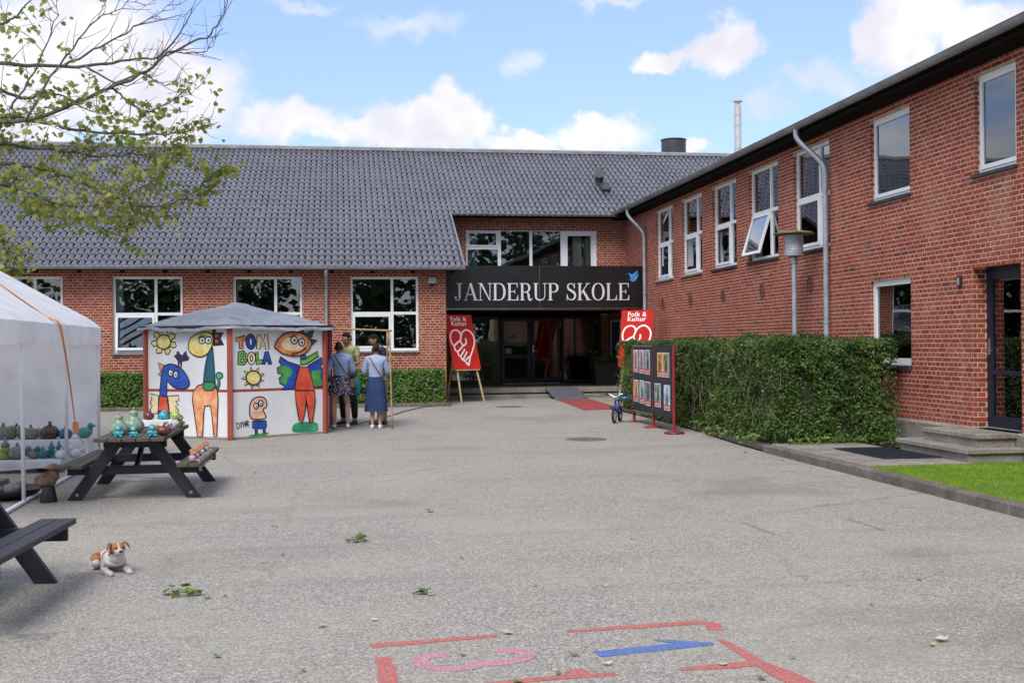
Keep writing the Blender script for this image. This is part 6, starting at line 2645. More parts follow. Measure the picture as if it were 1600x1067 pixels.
def drape(name, x0, x1, y0, y1, zt, zb, p):
    mb = MB()
    nu, rows = 90, []
    for k_, (yy, z) in enumerate(((y1, zt), (y0 + .02, zt + .003), (y0, zt - .01), (y0 - .006, (zt + zb) / 2), (y0 - .012, zb))):
        row = []
        for i in range(nu + 1):
            x = x0 + (x1 - x0) * i / nu
            f = .014 * math.sin(x * 21 + 1.3 * math.sin(x * 5)) * (k_ > 2) * (.5 if k_ == 3 else 1)
            row.append(Vector((x, yy - f, z + (.02 * math.sin(x * 3.1) if k_ == 4 else 0))) - SO)
        rows.append(row)
    vs = [q for r in rows for q in r]
    mb.add(vs, [(j * (nu + 1) + i, j * (nu + 1) + i + 1, (j + 1) * (nu + 1) + i + 1, (j + 1) * (nu + 1) + i) for j in range(4) for i in range(nu)])
    # draped end towards the open side
    e = []
    for k_, (yy, z) in enumerate(((y1, zt), (y0, zt))):
        pass
    ev = []
    for j in range(13):
        yy = y0 + (y1 - y0) * j / 12
        f = .02 * math.sin(j * 1.7)
        ev += [Vector((x1, yy, zt)) - SO, Vector((x1 + .02 + f, yy, (zt + zb) / 2)) - SO, Vector((x1 + .03 + f * 1.5, yy, zb)) - SO]
    mb.add(ev, [(3 * j + k_, 3 * j + k_ + 1, 3 * j + 4 + k_, 3 * j + 3 + k_) for j in range(12) for k_ in (0, 1)])
    return mb.build(name, M_CLOTH, p, smooth=True)


drape('cloth', -6.9, -3.42, 16.42, 17.0, .385, .17, stand)
drape('cloth', -6.9, -3.62, 15.85, 16.42, .165, .055, stand)
for x in (-6.7, -5.3, -3.9):
    MB().box((x - .04 - SO.x, 15.95 - SO.y, 0), (x + .04 - SO.x, 16.9 - SO.y, .15)).build('trestle', M_BLACK, stand)

# ------------------------------------------------------------------ pottery
POT = {}


def glaze(nm, c, c2=None, rough=.28):
    return mat('glaze ' + nm, c, rough, .25, 22, .15, c2=c2, fine=.15)


def px_x(px, y):
    return y * math.tan(math.atan((px - 800) / 1808.75) + .148)


def pottery(name, kind, loc, s, m, label, cat, m2=None, rz=0, group=None):
    root = empty(name, loc, rz)
    tag(root, label, cat, group)
    m2 = m2 or m
    if kind == 'pot':           # squat pot with a knobbed lid
        MB().lathe([(.30 * s, 0), (.46 * s, .14 * s), (.52 * s, .34 * s), (.44 * s, .56 * s), (.26 * s, .70 * s), (.12 * s, .74 * s)], n=18).build('body', m, root, smooth=True)
        MB().lathe([(.12 * s, .735 * s), (.07 * s, .80 * s), (.10 * s, .88 * s), (.03 * s, .97 * s)], n=12).build('knob', m2, root, smooth=True)
    elif kind == 'pear':
        MB().lathe([(.2 * s, 0), (.44 * s, .16 * s), (.48 * s, .36 * s), (.34 * s, .58 * s), (.14 * s, .76 * s), (.07 * s, .84 * s)], n=16).build('body', m, root, smooth=True)
        MB().tube([(0, 0, .82 * s), (.03 * s, 0, .92 * s), (.10 * s, 0, .98 * s)], .045 * s, 8).build('stalk', m2, root, smooth=True)
    elif kind == 'bird':
        mb = MB().ball((0, 0, .32 * s), (.46 * s, .32 * s, .32 * s), n=14, k=9)
        mb.build('body', m, root, smooth=True)
        h = MB().ball((.34 * s, 0, .70 * s), .19 * s, n=12, k=8)
        h.tube([(.30 * s, 0, .45 * s), (.34 * s, 0, .65 * s)], [.17 * s, .13 * s], 10)
        ho = h.build('head', m, root, smooth=True)
        MB().tube([(.5 * s, 0, .70 * s), (.66 * s, 0, .66 * s)], [.07 * s, .015 * s], 8).build('beak', m2, ho, smooth=True)
        MB().tube([(-.38 * s, 0, .42 * s), (-.55 * s, 0, .62 * s), (-.6 * s, 0, .8 * s)], [.15 * s, .12 * s, .04 * s], 10).build('tail', m2, root, smooth=True)
    elif kind == 'finial':
        MB().lathe([(.28 * s, 0), (.34 * s, .12 * s), (.22 * s, .30 * s), (.30 * s, .44 * s), (.18 * s, .62 * s)], n=14).build('body', m, root, smooth=True)
        MB().lathe([(.18 * s, .62 * s), (.24 * s, .70 * s), (.12 * s, .88 * s), (.02 * s, 1.2 * s)], n=12).build('spire', m2, root, smooth=True)
    elif kind == 'twin':
        mb = MB()
        for q in (-1, 1):
            mb.ball((q * .26 * s, 0, .42 * s), (.34 * s, .34 * s, .42 * s), n=14, k=9)
        mb.build('body', m, root, smooth=True)
        MB().lathe([(.06 * s, .76 * s), (.09 * s, .84 * s), (.02 * s, .96 * s)], n=10).build('knob', m2, root, smooth=True)
    elif kind == 'gourd':
        mb = MB().lathe([(.28 * s, 0), (.50 * s, .14 * s), (.56 * s, .36 * s), (.46 * s, .60 * s), (.26 * s, .78 * s), (.20 * s, .92 * s), (.24 * s, 1.02 * s), (.18 * s, 1.12 * s), (.05 * s, 1.17 * s)], n=18)
        mb.build('body', m, root, smooth=True)
        mb = MB()
        for i in range(26):
            a, z = i * 2.4, (.12 + .036 * i) * s
            r_2 = (.55 - .62 * max(0, i / 26 - .42)) * s * .97
            mb.ball((r_2 * math.cos(a), r_2 * math.sin(a), z), .035 * s, n=6, k=4)
        mb.build('nubs', m2, root, smooth=True)
        MB().tube([(0, 0, 1.18 * s), (.03 * s, 0, 1.32 * s)], [.05 * s, .03 * s], 8).build('stalk', m2, root, smooth=True)
    elif kind == 'baby':        # little glazed figure: round belly, hooded head with a pale face, arms and feet
        MB().ball((0, 0, .28 * s), (.34 * s, .30 * s, .28 * s), n=12, k=8).build('body', m, root, smooth=True)
        h = MB().ball((0, -.02 * s, .72 * s), (.29 * s, .27 * s, .27 * s), n=12, k=8).build('hood', m, root, smooth=True)
        MB().ball((0, -.13 * s, .70 * s), (.20 * s, .17 * s, .18 * s), n=12, k=8).build('face', m2, h, smooth=True)
        for q in (-1, 1):
            MB().ball((q * .2 * s, -.22 * s, .10 * s), (.12 * s, .16 * s, .10 * s), n=8, k=6).build('foot', m, root, smooth=True)
            MB().tube([(q * .28 * s, -.05 * s, .40 * s), (q * .34 * s, -.16 * s, .30 * s), (q * .22 * s, -.28 * s, .30 * s)], .075 * s, 8).build('arm', m, root, smooth=True)
    elif kind == 'pumpkin':
        mb = MB()
        rings = []
        for i in range(9):
            t_ = math.pi * (i + .3) / 8.6
            rings.append([(.5 * s * math.sin(t_) * (1 + .07 * math.cos(9 * a)) * math.cos(a), .5 * s * math.sin(t_) * (1 + .07 * math.cos(9 * a)) * math.sin(a), .36 * s - .36 * s * math.cos(t_)) for a in [2 * math.pi * j / 36 for j in range(36)]])
        mb.loft(rings)
        mb.build('body', m, root, smooth=True)
        MB().tube([(0, 0, .66 * s), (.05 * s, 0, .84 * s), (.16 * s, 0, .92 * s)], [.07 * s, .05 * s, .05 * s], 8).build('stalk', m2, root, smooth=True)
    elif kind == 'doll':        # little seated figure, legs dangling over the edge (towards +x)
        MB().ball((0, 0, .26 * s), (.26 * s, .26 * s, .27 * s), n=10, k=7).build('body', m, root, smooth=True)
        h = MB().ball((.02 * s, 0, .66 * s), .19 * s, n=10, k=7).build('head', m2, root, smooth=True)
        mb = MB().ball((-.03 * s, 0, .76 * s), (.20 * s, .20 * s, .15 * s), n=10, k=6)
        mb.tube([(0, 0, .84 * s), (0, 0, .98 * s)], [.07 * s, .02 * s], 6)
        mb.build('hair', POT['tuft'], h, smooth=True)
        for q in (-1, 1):
            mb = MB().tube([(.18 * s, q * .1 * s, .14 * s), (.42 * s, q * .1 * s, .12 * s), (.50 * s, q * .11 * s, -.1 * s), (.50 * s, q * .11 * s, -.5 * s)], .035 * s, 6)
            mb.ball((.54 * s, q * .11 * s, -.54 * s), (.09 * s, .06 * s, .05 * s), n=8, k=5)
            mb.build('leg', POT['leg'], root, smooth=True)
    return root


POT['tuft'] = glaze('orange brown tuft', (.48, .16, .06))
POT['leg'] = glaze('speckled white leg', (.6, .57, .55), (.35, .3, .3))
gT = glaze('turquoise', (.02, .30, .36), (.06, .48, .52))
gT2 = glaze('deep teal', (.012, .10, .15), (.03, .20, .26))
gG = glaze('moss green', (.07, .13, .06), (.16, .24, .12))
gG2 = glaze('pale sage green', (.16, .27, .19), (.30, .40, .26))
gL = glaze('lime green', (.30, .42, .06), (.42, .55, .12))
gGr = glaze('ash grey', (.15, .145, .14), (.26, .25, .245), .5)
gBr = glaze('dark brown', (.045, .028, .02), (.10, .06, .04))
gRB = glaze('oxblood', (.10, .022, .02), (.18, .045, .035))
gW = glaze('chalk white', (.58, .58, .57), (.7, .7, .68), .45)
gBk = glaze('black', (.012, .012, .014))
gSk = glaze('pale face', (.55, .42, .36), (.62, .5, .44))
gPk = glaze('soft pink', (.52, .30, .36), (.62, .42, .46))
gLb = glaze('pale blue', (.38, .50, .56), (.55, .64, .68))
gOr = glaze('amber', (.55, .25, .05), (.65, .42, .12))

U, Lw = (16.62, .388), (16.08, .168)
for px, kind, s, m, m2, lab in (
    (4, 'pot', .24, gGr, gGr, 'grey pot at the picture edge on the upper step'),
    (25, 'twin', .23, gG, gBk, 'dark green twin lobed pot on the upper step'),
    (47, 'pot', .21, gGr, gGr, 'grey knobbed pot behind the front tent post'),
    (59, 'twin', .17, gGr, gGr, 'pale grey twin lobed pot on the upper step'),
    (77, 'pot', .25, gBr, gBr, 'large dark brown lidded pot on the upper step'),
    (101, 'pot', .19, gT2, gBk, 'teal pot with a black top on the upper step'),
    (131, 'bird', .24, glaze('glassy sea green', (.05, .22, .19), (.12, .36, .30)), None, 'sea green bird shaped pot at the end of the upper step')):
    pottery('ceramic_pot' if kind != 'bird' else 'ceramic_bird', kind, (px_x(px, U[0]), U[0], U[1]), s, m, lab, 'pottery', m2, R(20) if kind == 'bird' else 0, 'pottery inside the tent')
for px, kind, s, m, m2, lab in (
    (7, 'finial', .26, glaze('olive', (.20, .22, .03), (.3, .33, .08)), gGr, 'tall olive pot with a grey egg top on the lower step'),
    (26, 'pot', .23, gGr, gGr, 'squat dark grey pot on the lower step'),
    (52, 'bird', .20, gGr, gGr, 'grey crested bird figure on the lower step'),
    (66, 'bird', .19, gT2, gT2, 'teal duck figure on the lower step'),
    (76, 'finial', .19, gT, gT2, 'tall turquoise spire pot behind the teal duck'),
    (91, 'finial', .20, glaze('jade', (.05, .24, .16), (.12, .36, .26)), gT2, 'jade spire pot beside the second tent post'),
    (96, 'pot', .15, gW, gW, 'small white pot on the lower step'),
    (116, 'bird', .19, gW, gW, 'white bird figure at the end of the lower step')):
    pottery('ceramic_pot' if kind != 'bird' else 'ceramic_bird', kind, (px_x(px, Lw[0]), Lw[0] + (.12 if px == 76 else (-.06 if px == 96 else 0)), Lw[1]), s, m, lab, 'pottery', m2, R(200) if kind == 'bird' else 0, 'pottery inside the tent')
# stone mushroom lantern on a black pot, and a dark bowl of stones
lan = empty('stone_sculpture', (-3.06, 12.86, 0))
tag(lan, 'rough brown stone sculpture with a cap on a black pot by the tent', 'sculpture')
MB().lathe([(.088, 0), (.09, .02), (.068, .13), (.058, .17), (.05, .17)], n=22).build('pot', M_PLASTIC, lan, smooth=False)
smooth_by_angle(lan.children[0])


def rock(mb, c, r, seed, mi=0, n=18, k=12, amp=.25):
    rings = []
    for i in range(k + 1):
        t_ = math.pi * i / k
        rg = []
        for j in range(n):
            a = 2 * math.pi * j / n
            d = Vector((math.sin(t_) * math.cos(a), math.sin(t_) * math.sin(a), -math.cos(t_)))
            q = 1 + amp * noise.noise(d * 1.6 + Vector((seed, 0, 0))) + amp * .5 * noise.noise(d * 4 + Vector((0, seed, 0)))
            rg.append((c[0] + d.x * r[0] * q, c[1] + d.y * r[1] * q, c[2] + d.z * r[2] * q))
        rings.append(rg)
    mb.loft(rings)
    return mb


M_RSTONE = mat('rusty stoneware', (.17, .08, .035), .9, .4, 9, .8, c2=(.27, .19, .13), bscale=30)
rock(MB(), (-.035, 0, .235), (.12, .085, .075), 3).build('stone', M_RSTONE, lan, smooth=True)
rock(MB(), (.045, .03, .29), (.055, .055, .085), 6).build('stone', M_RSTONE, lan, smooth=True)
MB().lathe([(.015, .36), (.088, .35), (.086, .365), (.045, .395), (.015, .405)], (.045, .03, 0), n=18).build('cap', M_RSTONE, lan, smooth=True)
bw_ = empty('stone_bowl', (-3.62, 13.25, 0))
tag(bw_, 'flat dark bowl of grey stones standing on the ground under the tent', 'bowl')
MB().lathe([(.16, 0), (.34, .05), (.42, .115), (.40, .115), (.33, .06), (.05, .04)], n=28).build('bowl', M_PLASTIC, bw_, smooth=True)
for i in range(7):
    a = i * .9
    rock(MB(), (.2 * math.cos(a) * (i > 0), .2 * math.sin(a) * (i > 0), .12), (.085, .07, .06), i * 3.1, n=10, k=7).build('stone', mat('grey stone', (.22, .215, .21), .9, .3, 8, .5), bw_, smooth=True)

# pottery on the picnic table
PT = .683
for kind, x, y, s, m, m2, lab, rz in (
    ('gourd', -2.37, 13.05, .185, gG2, gG2, 'large sage green gourd ornament on the picnic table', 0),
    ('gourd', -2.27, 13.35, .215, gG2, gL, 'tall nubbed yellow green gourd ornament on the picnic table', 0),
    ('baby', -2.315, 12.72, .135, gT, gSk, 'turquoise hooded baby figure at the left table corner', 0),
    ('baby', -2.165, 12.74, .115, gT, gSk, 'small turquoise hooded baby figure in the middle of the table', 0),
    ('baby', -1.975, 12.72, .135, gT, gSk, 'turquoise hooded baby figure beside the brown pumpkin', R(20)),
    ('pumpkin', -1.865, 12.80, .155, gRB, gRB, 'oxblood brown ceramic pumpkin at the table edge', 0),
    ('bird', -1.93, 13.05, .13, gOr, gRB, 'amber ceramic bird behind the brown pumpkin', R(200)),
    ('bird', -1.90, 13.35, .14, gLb, gOr, 'pale blue ceramic bird on the picnic table', R(-50)),
    ('bird', -1.90, 13.62, .13, gPk, gOr, 'pink ceramic bird with an orange tail on the picnic table', R(190)),
    ('pumpkin', -1.92, 13.9, .14, gLb, gOr, 'pale blue ceramic pumpkin towards the far table end', 0),
    ('baby', -1.88, 14.15, .15, gG, gSk, 'dark green figure at the far right table corner', R(40))):
    nm = {'gourd': 'ceramic_gourd', 'baby': 'ceramic_figure', 'pumpkin': 'ceramic_pumpkin', 'bird': 'ceramic_bird'}[kind]
    pottery(nm, kind, (x, y, PT), s, m, lab, 'pottery', m2, rz, 'pottery on the picnic table')
box_ = MB().bbox((-2.36, 14.30, PT), (-1.90, 14.50, PT + .075), .006).build('white_plinth', mat('white plinth paint', (.72, .72, .72), .6))
tag(box_, 'low white board at the far end of the picnic table', 'plinth')
for x, m, m2, lab in ((-2.27, gRB, gSk, 'dark red pear ornament on the white board'), (-2.10, gT, gT, 'turquoise pear ornament on the white board'), (-1.96, gL, gL, 'lime green pear ornament on the white board')):
    pottery('ceramic_pear', 'pear', (x, 14.4, PT + .076), .135, m, lab, 'pottery', m2, 0, 'pears on the white board')
dl = [(gPk, gSk, 'pink'), (gRB, gSk, 'dark red'), (gPk, gOr, 'rose'), (gT2, gSk, 'teal'), (gOr, gSk, 'amber'), (gW, gPk, 'white'), (gRB, gOr, 'brown'), (gLb, gSk, 'pale blue'), (gOr, gPk, 'orange')]
for i, (m, m2, c) in enumerate(dl):
    y = 12.72 + i * .165
    pottery('ceramic_doll', 'doll', (-1.56, y, .402), .135 if i else .155, m, '%s ceramic doll, %s from the near end of the picnic bench' % (c, ['first', 'second', 'third', 'fourth', 'fifth', 'sixth', 'seventh', 'eighth', 'ninth'][i]), 'figurine', m2, random.uniform(-.2, .2), 'dolls in a row on the picnic bench')


# ------------------------------------------------------------------ people
def skin(name, nodes, edges, material, parent, sub=2, root='pelvis', M=None):
    names = list(nodes)
    me = bpy.data.meshes.new(name)
    me.from_pydata([nodes[k][0] for k in names], [(names.index(a), names.index(b)) for a, b in edges], [])
    ob = bpy.data.objects.new(name, me)
    col.objects.link(ob)
    md = ob.modifiers.new('s', 'SKIN')
    md.use_smooth_shade = True
    for i, k in enumerate(names):
        r = nodes[k][1]
        sv_ = me.skin_vertices[0].data[i]
        sv_.radius = r if isinstance(r, tuple) else (r, r)
        sv_.use_root = (k == root)
    ss = ob.modifiers.new('d', 'SUBSURF')
    ss.levels = ss.render_levels = sub
    dg = bpy.context.evaluated_depsgraph_get()
    m2 = bpy.data.meshes.new_from_object(ob.evaluated_get(dg))
    bpy.data.objects.remove(ob)
    m2.materials.clear()
    m2.materials.append(material)
    m2.polygons.foreach_set('use_smooth', [True] * len(m2.polygons))
    o = bpy.data.objects.new(name, m2)
    col.objects.link(o)
    o.parent = parent
    if M is not None:
        o.matrix_local = M
    return o


M_SKIN = mat('skin', (.46, .27, .19), .55, .1, 9)
M_SKIN2 = mat('tanned skin', (.30, .165, .11), .55, .1, 9)
M_HAIR = mat('dark brown hair', (.040, .024, .015), .75, .4, 22, .6, spec=.15)
M_HAIR2 = mat('black hair', (.012, .009, .008), .75, .4, 22, .6, spec=.15)
M_DENIM = mat('light denim', (.27, .39, .62), .85, .22, 7, .6, fine=.25, c2=(.40, .52, .76))
M_DENIM2 = mat('blue denim', (.012, .033, .10), .85, .25, 6, .3, fine=.2, c2=(.025, .06, .16))
M_SHOEW = mat('white sneaker', (.68, .67, .66), .6, .1, 9)
M_SHOEB = mat('black shoe', (.014, .014, .016), .5)


def floral_mat():
    m = bpy.data.materials.new('navy floral print')
    m.use_nodes = True
    t = m.node_tree
    b = t.nodes['Principled BSDF']
    tc = nd(t, 'ShaderNodeTexCoord')
    v = nd(t, 'ShaderNodeTexVoronoi')
    v.inputs['Scale'].default_value = 26
    t.links.new(tc.outputs['Object'], v.inputs[0])
    n = nd(t, 'ShaderNodeTexNoise')
    n.inputs['Scale'].default_value = 30
    t.links.new(tc.outputs['Object'], n.inputs[0])
    c = mixc(t, sstep(t, v.outputs['Distance'], .28, .36), (.55, .52, .52), (.022, .024, .05))
    c = mixc(t, sstep(t, n.outputs[0], .56, .62), c, (.30, .22, .24))
    t.links.new(c, b.inputs['Base Color'])
    b.inputs['Roughness'].default_value = .85
    return m


def person(loc, rz, h, label, skin_m, hair_m, arms, feet=.11, head_tilt=(0, 0), stride=0., bun=False):
    """arms: {side: (elbow, wrist)} in metres for a 1.70 m figure; +y is the way the person faces"""
    root = empty('person', loc, rz)
    tag(root, label, 'person', 'people at the tombola hut')
    k = h / 1.70
    S = lambda p: (p[0] * k, p[1] * k, p[2] * k)
    hx, hy = head_tilt
    N = {'pelvis': ((0, 0, .93), (.15, .11)), 'waist': ((0, .0, 1.08), (.125, .095)), 'chest': ((0, -.01, 1.28), (.15, .105)), 'collar': ((0, -.015, 1.40), (.12, .085)),
         'neck': ((hx * .3, .005 + hy * .3, 1.475), .048), 'jaw': ((hx * .8, .03 + hy * .8, 1.54), (.062, .072)), 'head': ((hx, .022 + hy, 1.60), (.076, .092)), 'crown': ((hx, .012 + hy, 1.655), (.06, .074)),
         'nose': ((hx, .115 + hy * 1.05, 1.575), .013)}
    E = [('pelvis', 'waist'), ('waist', 'chest'), ('chest', 'collar'), ('collar', 'neck'), ('neck', 'jaw'), ('jaw', 'head'), ('head', 'crown'), ('head', 'nose')]
    for s, n_ in ((-1, 'l'), (1, 'r')):
        f = stride * s
        N['hip' + n_] = ((s * .085, 0, .88), .085)
        N['thigh' + n_] = ((s * .10, .01 + f * .3, .70), .078)
        N['knee' + n_] = ((s * feet, .015 + f * .5, .48), .052)
        N['calf' + n_] = ((s * feet, -.01 + f * .7, .34), .053)
        N['ankle' + n_] = ((s * feet, -.025 + f, .085), .033)
        N['heel' + n_] = ((s * feet, -.05 + f, .035), .03)
        N['toe' + n_] = ((s * (feet + .02), .13 + f, .022), .022)
        E += [('pelvis', 'hip' + n_), ('hip' + n_, 'thigh' + n_), ('thigh' + n_, 'knee' + n_), ('knee' + n_, 'calf' + n_), ('calf' + n_, 'ankle' + n_), ('ankle' + n_, 'heel' + n_), ('ankle' + n_, 'toe' + n_)]
        el, wr = arms[n_]
        N['shoulder' + n_] = ((s * .165, -.015, 1.39), .052)
        N['elbow' + n_] = (el, .037)
        N['wrist' + n_] = (wr, .026)
        d = (Vector(wr) - Vector(el)).normalized()
        palm = Vector(wr) + d * .06
        N['palm' + n_] = (tuple(palm), (.036, .018))
        E += [('collar', 'shoulder' + n_), ('shoulder' + n_, 'elbow' + n_), ('elbow' + n_, 'wrist' + n_), ('wrist' + n_, 'palm' + n_)]
        side = d.cross(Vector((0, 0, 1)))
        side = side.normalized() if side.length > .1 else Vector((1, 0, 0))
        dn = side.cross(d)
        if dn.z > 0:
            dn = -dn
        for q, (off, ln) in enumerate(((-.03, .062), (-.01, .075), (.01, .072), (.03, .058))):
            b1 = palm + side * off + d * .04
            N['f%d%s' % (q, n_)] = (tuple(b1), .0095)
            N['g%d%s' % (q, n_)] = (tuple(b1 + d * ln * .6 + dn * .012), .0085)
            N['h%d%s' % (q, n_)] = (tuple(b1 + d * ln * .8 + dn * .035), .007)
            E += [('palm' + n_, 'f%d%s' % (q, n_)), ('f%d%s' % (q, n_), 'g%d%s' % (q, n_)), ('g%d%s' % (q, n_), 'h%d%s' % (q, n_))]
        tb_ = Vector(wr) + d * .03 - side * s * .035
        N['t0' + n_] = (tuple(tb_), .012)
        N['t1' + n_] = (tuple(tb_ + d * .045 - side * s * .02), .009)
        E += [('wrist' + n_, 't0' + n_), ('t0' + n_, 't1' + n_)]
    NN = {q: (S(p), (tuple(x * k for x in r) if isinstance(r, tuple) else r * k)) for q, (p, r) in N.items()}
    body = skin('body', NN, E, skin_m, root)
    # hair: cap that leaves the face free
    mb = MB()
    c = Vector(S((hx, .0 + hy, 1.625)))
    rings = []
    for i in range(10):
        t_ = math.pi * .5 * i / 9
        rg = []
        for j in range(20):
            a = 2 * math.pi * j / 20
            fr_ = math.sin(a)          # +1 towards the face
            drop = (.075 if fr_ < .35 else .0) * (1 - i / 9)
            q = 1 + .04 * noise.noise(Vector((math.cos(a) * 3, fr_ * 3, i * .7)))
            rg.append(c + Vector((.088 * math.cos(t_) * math.cos(a) * q, (.106 * math.cos(t_) * fr_ - .006) * q, .088 * math.sin(t_) * q - drop)) * k)
        rings.append(rg)
    mb.loft(rings)
    if bun:
        mb.ball(c + Vector((0, -.10, .0)) * k, .042 * k, n=10, k=7)
    mb.build('hair', hair_m, body, smooth=True)
    for s in (-1, 1):
        MB().ball(Vector(S((hx + s * .030, .098 + hy, 1.60))), .009 * k, n=8, k=6).build('eye', M_HAIR2, body, smooth=True)
        MB().ball(Vector(S((hx + s * .078, .02 + hy, 1.585))), (.012 * k, .022 * k, .032 * k), n=8, k=6).build('ear', skin_m, body, smooth=True)
    MB().ball(Vector(S((hx, .098 + hy, 1.537))), (.024 * k, .008 * k, .006 * k), n=8, k=5).build('mouth', mat('lips', (.35, .13, .11), .5), body, smooth=True)
    return root, body, k, N


def garment_top(root, N, k, m, grow=.016, sleeve=1.0, hem=1.0, name='jacket', collar=True):
    """jacket or shirt grown round the same joints"""
    names = ['waist', 'chest', 'collar']
    G = {'pelvis': ((0, 0, hem), (.158 + grow * .3, .118 + grow * .3))}
    for q in names:
        p, r = N[q]
        G[q] = (p, (r[0] + grow, r[1] + grow))
    E = [('pelvis', 'waist'), ('waist', 'chest'), ('chest', 'collar')]
    if collar:
        p, r = N['neck']
        G['neck'] = ((p[0], p[1] - .006, 1.475), .066)
        E.append(('collar', 'neck'))
    for n_ in 'lr':
        p, r = N['shoulder' + n_]
        G['shoulder' + n_] = (p, r + grow + .002)
        e = Vector(N['elbow' + n_][0])
        w = Vector(N['wrist' + n_][0])
        s = Vector(p)
        if sleeve < .6:
            G['elbow' + n_] = (tuple(s.lerp(e, sleeve * 1.2)), .058)
        else:
            G['elbow' + n_] = (tuple(e), .037 + grow + .004)
            G['wrist' + n_] = (tuple(e.lerp(w, .85)), .026 + grow)
            E.append(('elbow' + n_, 'wrist' + n_))
        E += [('collar', 'shoulder' + n_), ('shoulder' + n_, 'elbow' + n_)]
    G = {q: (tuple(x * k for x in p), (tuple(x * k for x in r) if isinstance(r, tuple) else r * k)) for q, (p, r) in G.items()}
    return skin(name, G, E, m, root)


def skirt(root, k, m, top, bot, r0, r1, folds=9, amp=.02, name='skirt', dy=0):
    mb = MB()
    rings = []
    nn = 64
    for i in range(13):
        s = i / 12
        z = top + (bot - top) * s
        rg = []
        hipb = .02 * math.sin(min(1, s * 3) * math.pi * .5)
        for j in range(nn):
            a = 2 * math.pi * j / nn
            r_3 = r0 + (r1 - r0) * s + hipb + amp * s * math.sin(folds * a + 2 * math.sin(a * 2) + s)
            rg.append((r_3 * 1.12 * math.cos(a) * k, (r_3 * .86 * math.sin(a) + dy) * k, (z + .012 * math.sin(folds * a) * s * (amp > .012)) * k))
        rings.append(rg)
    mb.loft(rings, 0, False)
    return mb.build(name, m, root, smooth=True)


def trousers(root, N, k, m, grow=.02, short=False, name='trousers'):
    G = {'pelvis': ((0, 0, .95), (.155, .118)), 'top': ((0, 0, 1.03), (.14, .108))}
    E = [('pelvis', 'top')]
    for n_ in 'lr':
        for q, nx_2 in (('hip', 'thigh'), ('thigh', 'knee'), ('knee', 'calf'), ('calf', 'ankle')):
            p, r = N[q + n_]
            G[q + n_] = (p, r + grow)
            if q == 'hip':
                E.append(('pelvis', 'hip' + n_))
            if short and q == 'knee':
                break
            if short and q == 'thigh':
                E.append(('thigh' + n_, 'knee' + n_))
                continue
            E.append((q + n_, nx_2 + n_))
        if not short:
            p, r = N['ankle' + n_]
            G['ankle' + n_] = (p, .058)
    G = {q: (tuple(x * k for x in p), (tuple(x * k for x in r) if isinstance(r, tuple) else r * k)) for q, (p, r) in G.items()}
    return skin(name, G, E, m, root)


def shoes(root, N, k, m, sole=None):
    for n_ in 'lr':
        hx, hy, hz = N['heel' + n_][0]
        tx, ty, tz = N['toe' + n_][0]
        mb = MB()
        rings = []
        for s, w, hgt in ((-.18, .02, .05), (0, .036, .085), (.25, .040, .095), (.5, .042, .075), (.8, .046, .055), (1.0, .04, .045), (1.12, .018, .03)):
            x, y = hx + (tx - hx) * s, hy - .01 + (ty + .03 - hy) * s
            rings.append([((x + w * math.cos(a)) * k, y * k, (hgt / 2 + .003 + hgt / 2 * math.sin(a)) * k) for a in [2 * math.pi * j / 12 for j in range(12)]])
        mb.loft(rings)
        o = mb.build('shoe', m, root, smooth=True)
        if sole:
            mb = MB()
            rings = []
            for z in (0.0, .022):
                rings.append([((hx + (tx - hx) * .45 + .047 * math.cos(a)) * k, (hy + (ty - hy) * .5 + .01 + .135 * math.sin(a)) * k, z * k) for a in [2 * math.pi * j / 20 for j in range(20)]])
            mb.loft(rings)
            mb.build('sole', sole, o)


def strap_bag(root, k, m, s=1):
    mb = MB()
    pts = spline([(-.13 * s, -.085, 1.44), (-.06 * s, -.135, 1.33), (.04 * s, -.145, 1.17), (.14 * s, -.13, 1.02), (.20 * s, -.05, .93)], 6)
    mb.tube([(x * k, y * k, z * k) for x, y, z in pts], .011 * k, 6)
    return mb.build('bag_strap', m, root, smooth=True)


M_LEATH = mat('tan leather', (.17, .085, .045), .6, .2, 8)
fw_arms = {'l': ((-.25, .02, 1.12), (-.16, .22, 1.10)), 'r': ((.25, .02, 1.12), (.17, .22, 1.08))}
# woman with patterned skirt
r1, b1, k1, N1 = person((.02, 22.58, g(22.6)), R(6), 1.66, 'woman in denim jacket and short navy patterned skirt seen from behind', M_SKIN, M_HAIR, {'l': ((-.27, -.01, 1.10), (-.21, .20, 1.02)), 'r': ((.26, .03, 1.12), (.20, .20, 1.05))}, .13, (-.03, .03))
garment_top(r1, N1, k1, M_DENIM, .026, hem=.93)
skirt(r1, k1, floral_mat(), 1.04, .66, .135, .215, 11, .022)
shoes(r1, N1, k1, M_SHOEW, M_SHOEB)
strap_bag(r1, k1, M_LEATH)
mb = MB().bbox((.16, -.14, .78), (.27, -.06, .95), .02)
mb.build('shoulder_bag', M_LEATH, r1)
kb = empty('knitted_bag', (.33, 22.62, g(22.6) + .62))
tag(kb, 'teal knitted bag hanging from the arm of the woman with the patterned skirt', 'bag')
mb = MB()
rings = []
for z, rr in ((0, .03), (.04, .075), (.16, .085), (.28, .065), (.36, .04)):
    rings.append([(rr * 1.0 * math.cos(a) * (1 + .12 * math.sin(7 * a)), rr * .5 * math.sin(a), z) for a in [2 * math.pi * j / 24 for j in range(24)]])
mb.loft(rings)
M_TEALK = mat('teal knit', (.015, .16, .15), .9, .3, 20, .6)
mb.build('pouch', M_TEALK, kb, smooth=True)
MB().tube(spline([(-.02, 0, .34), (-.07, .02, .46), (-.08, .04, .52)], 4), .012, 6).build('handle', M_TEALK, kb)
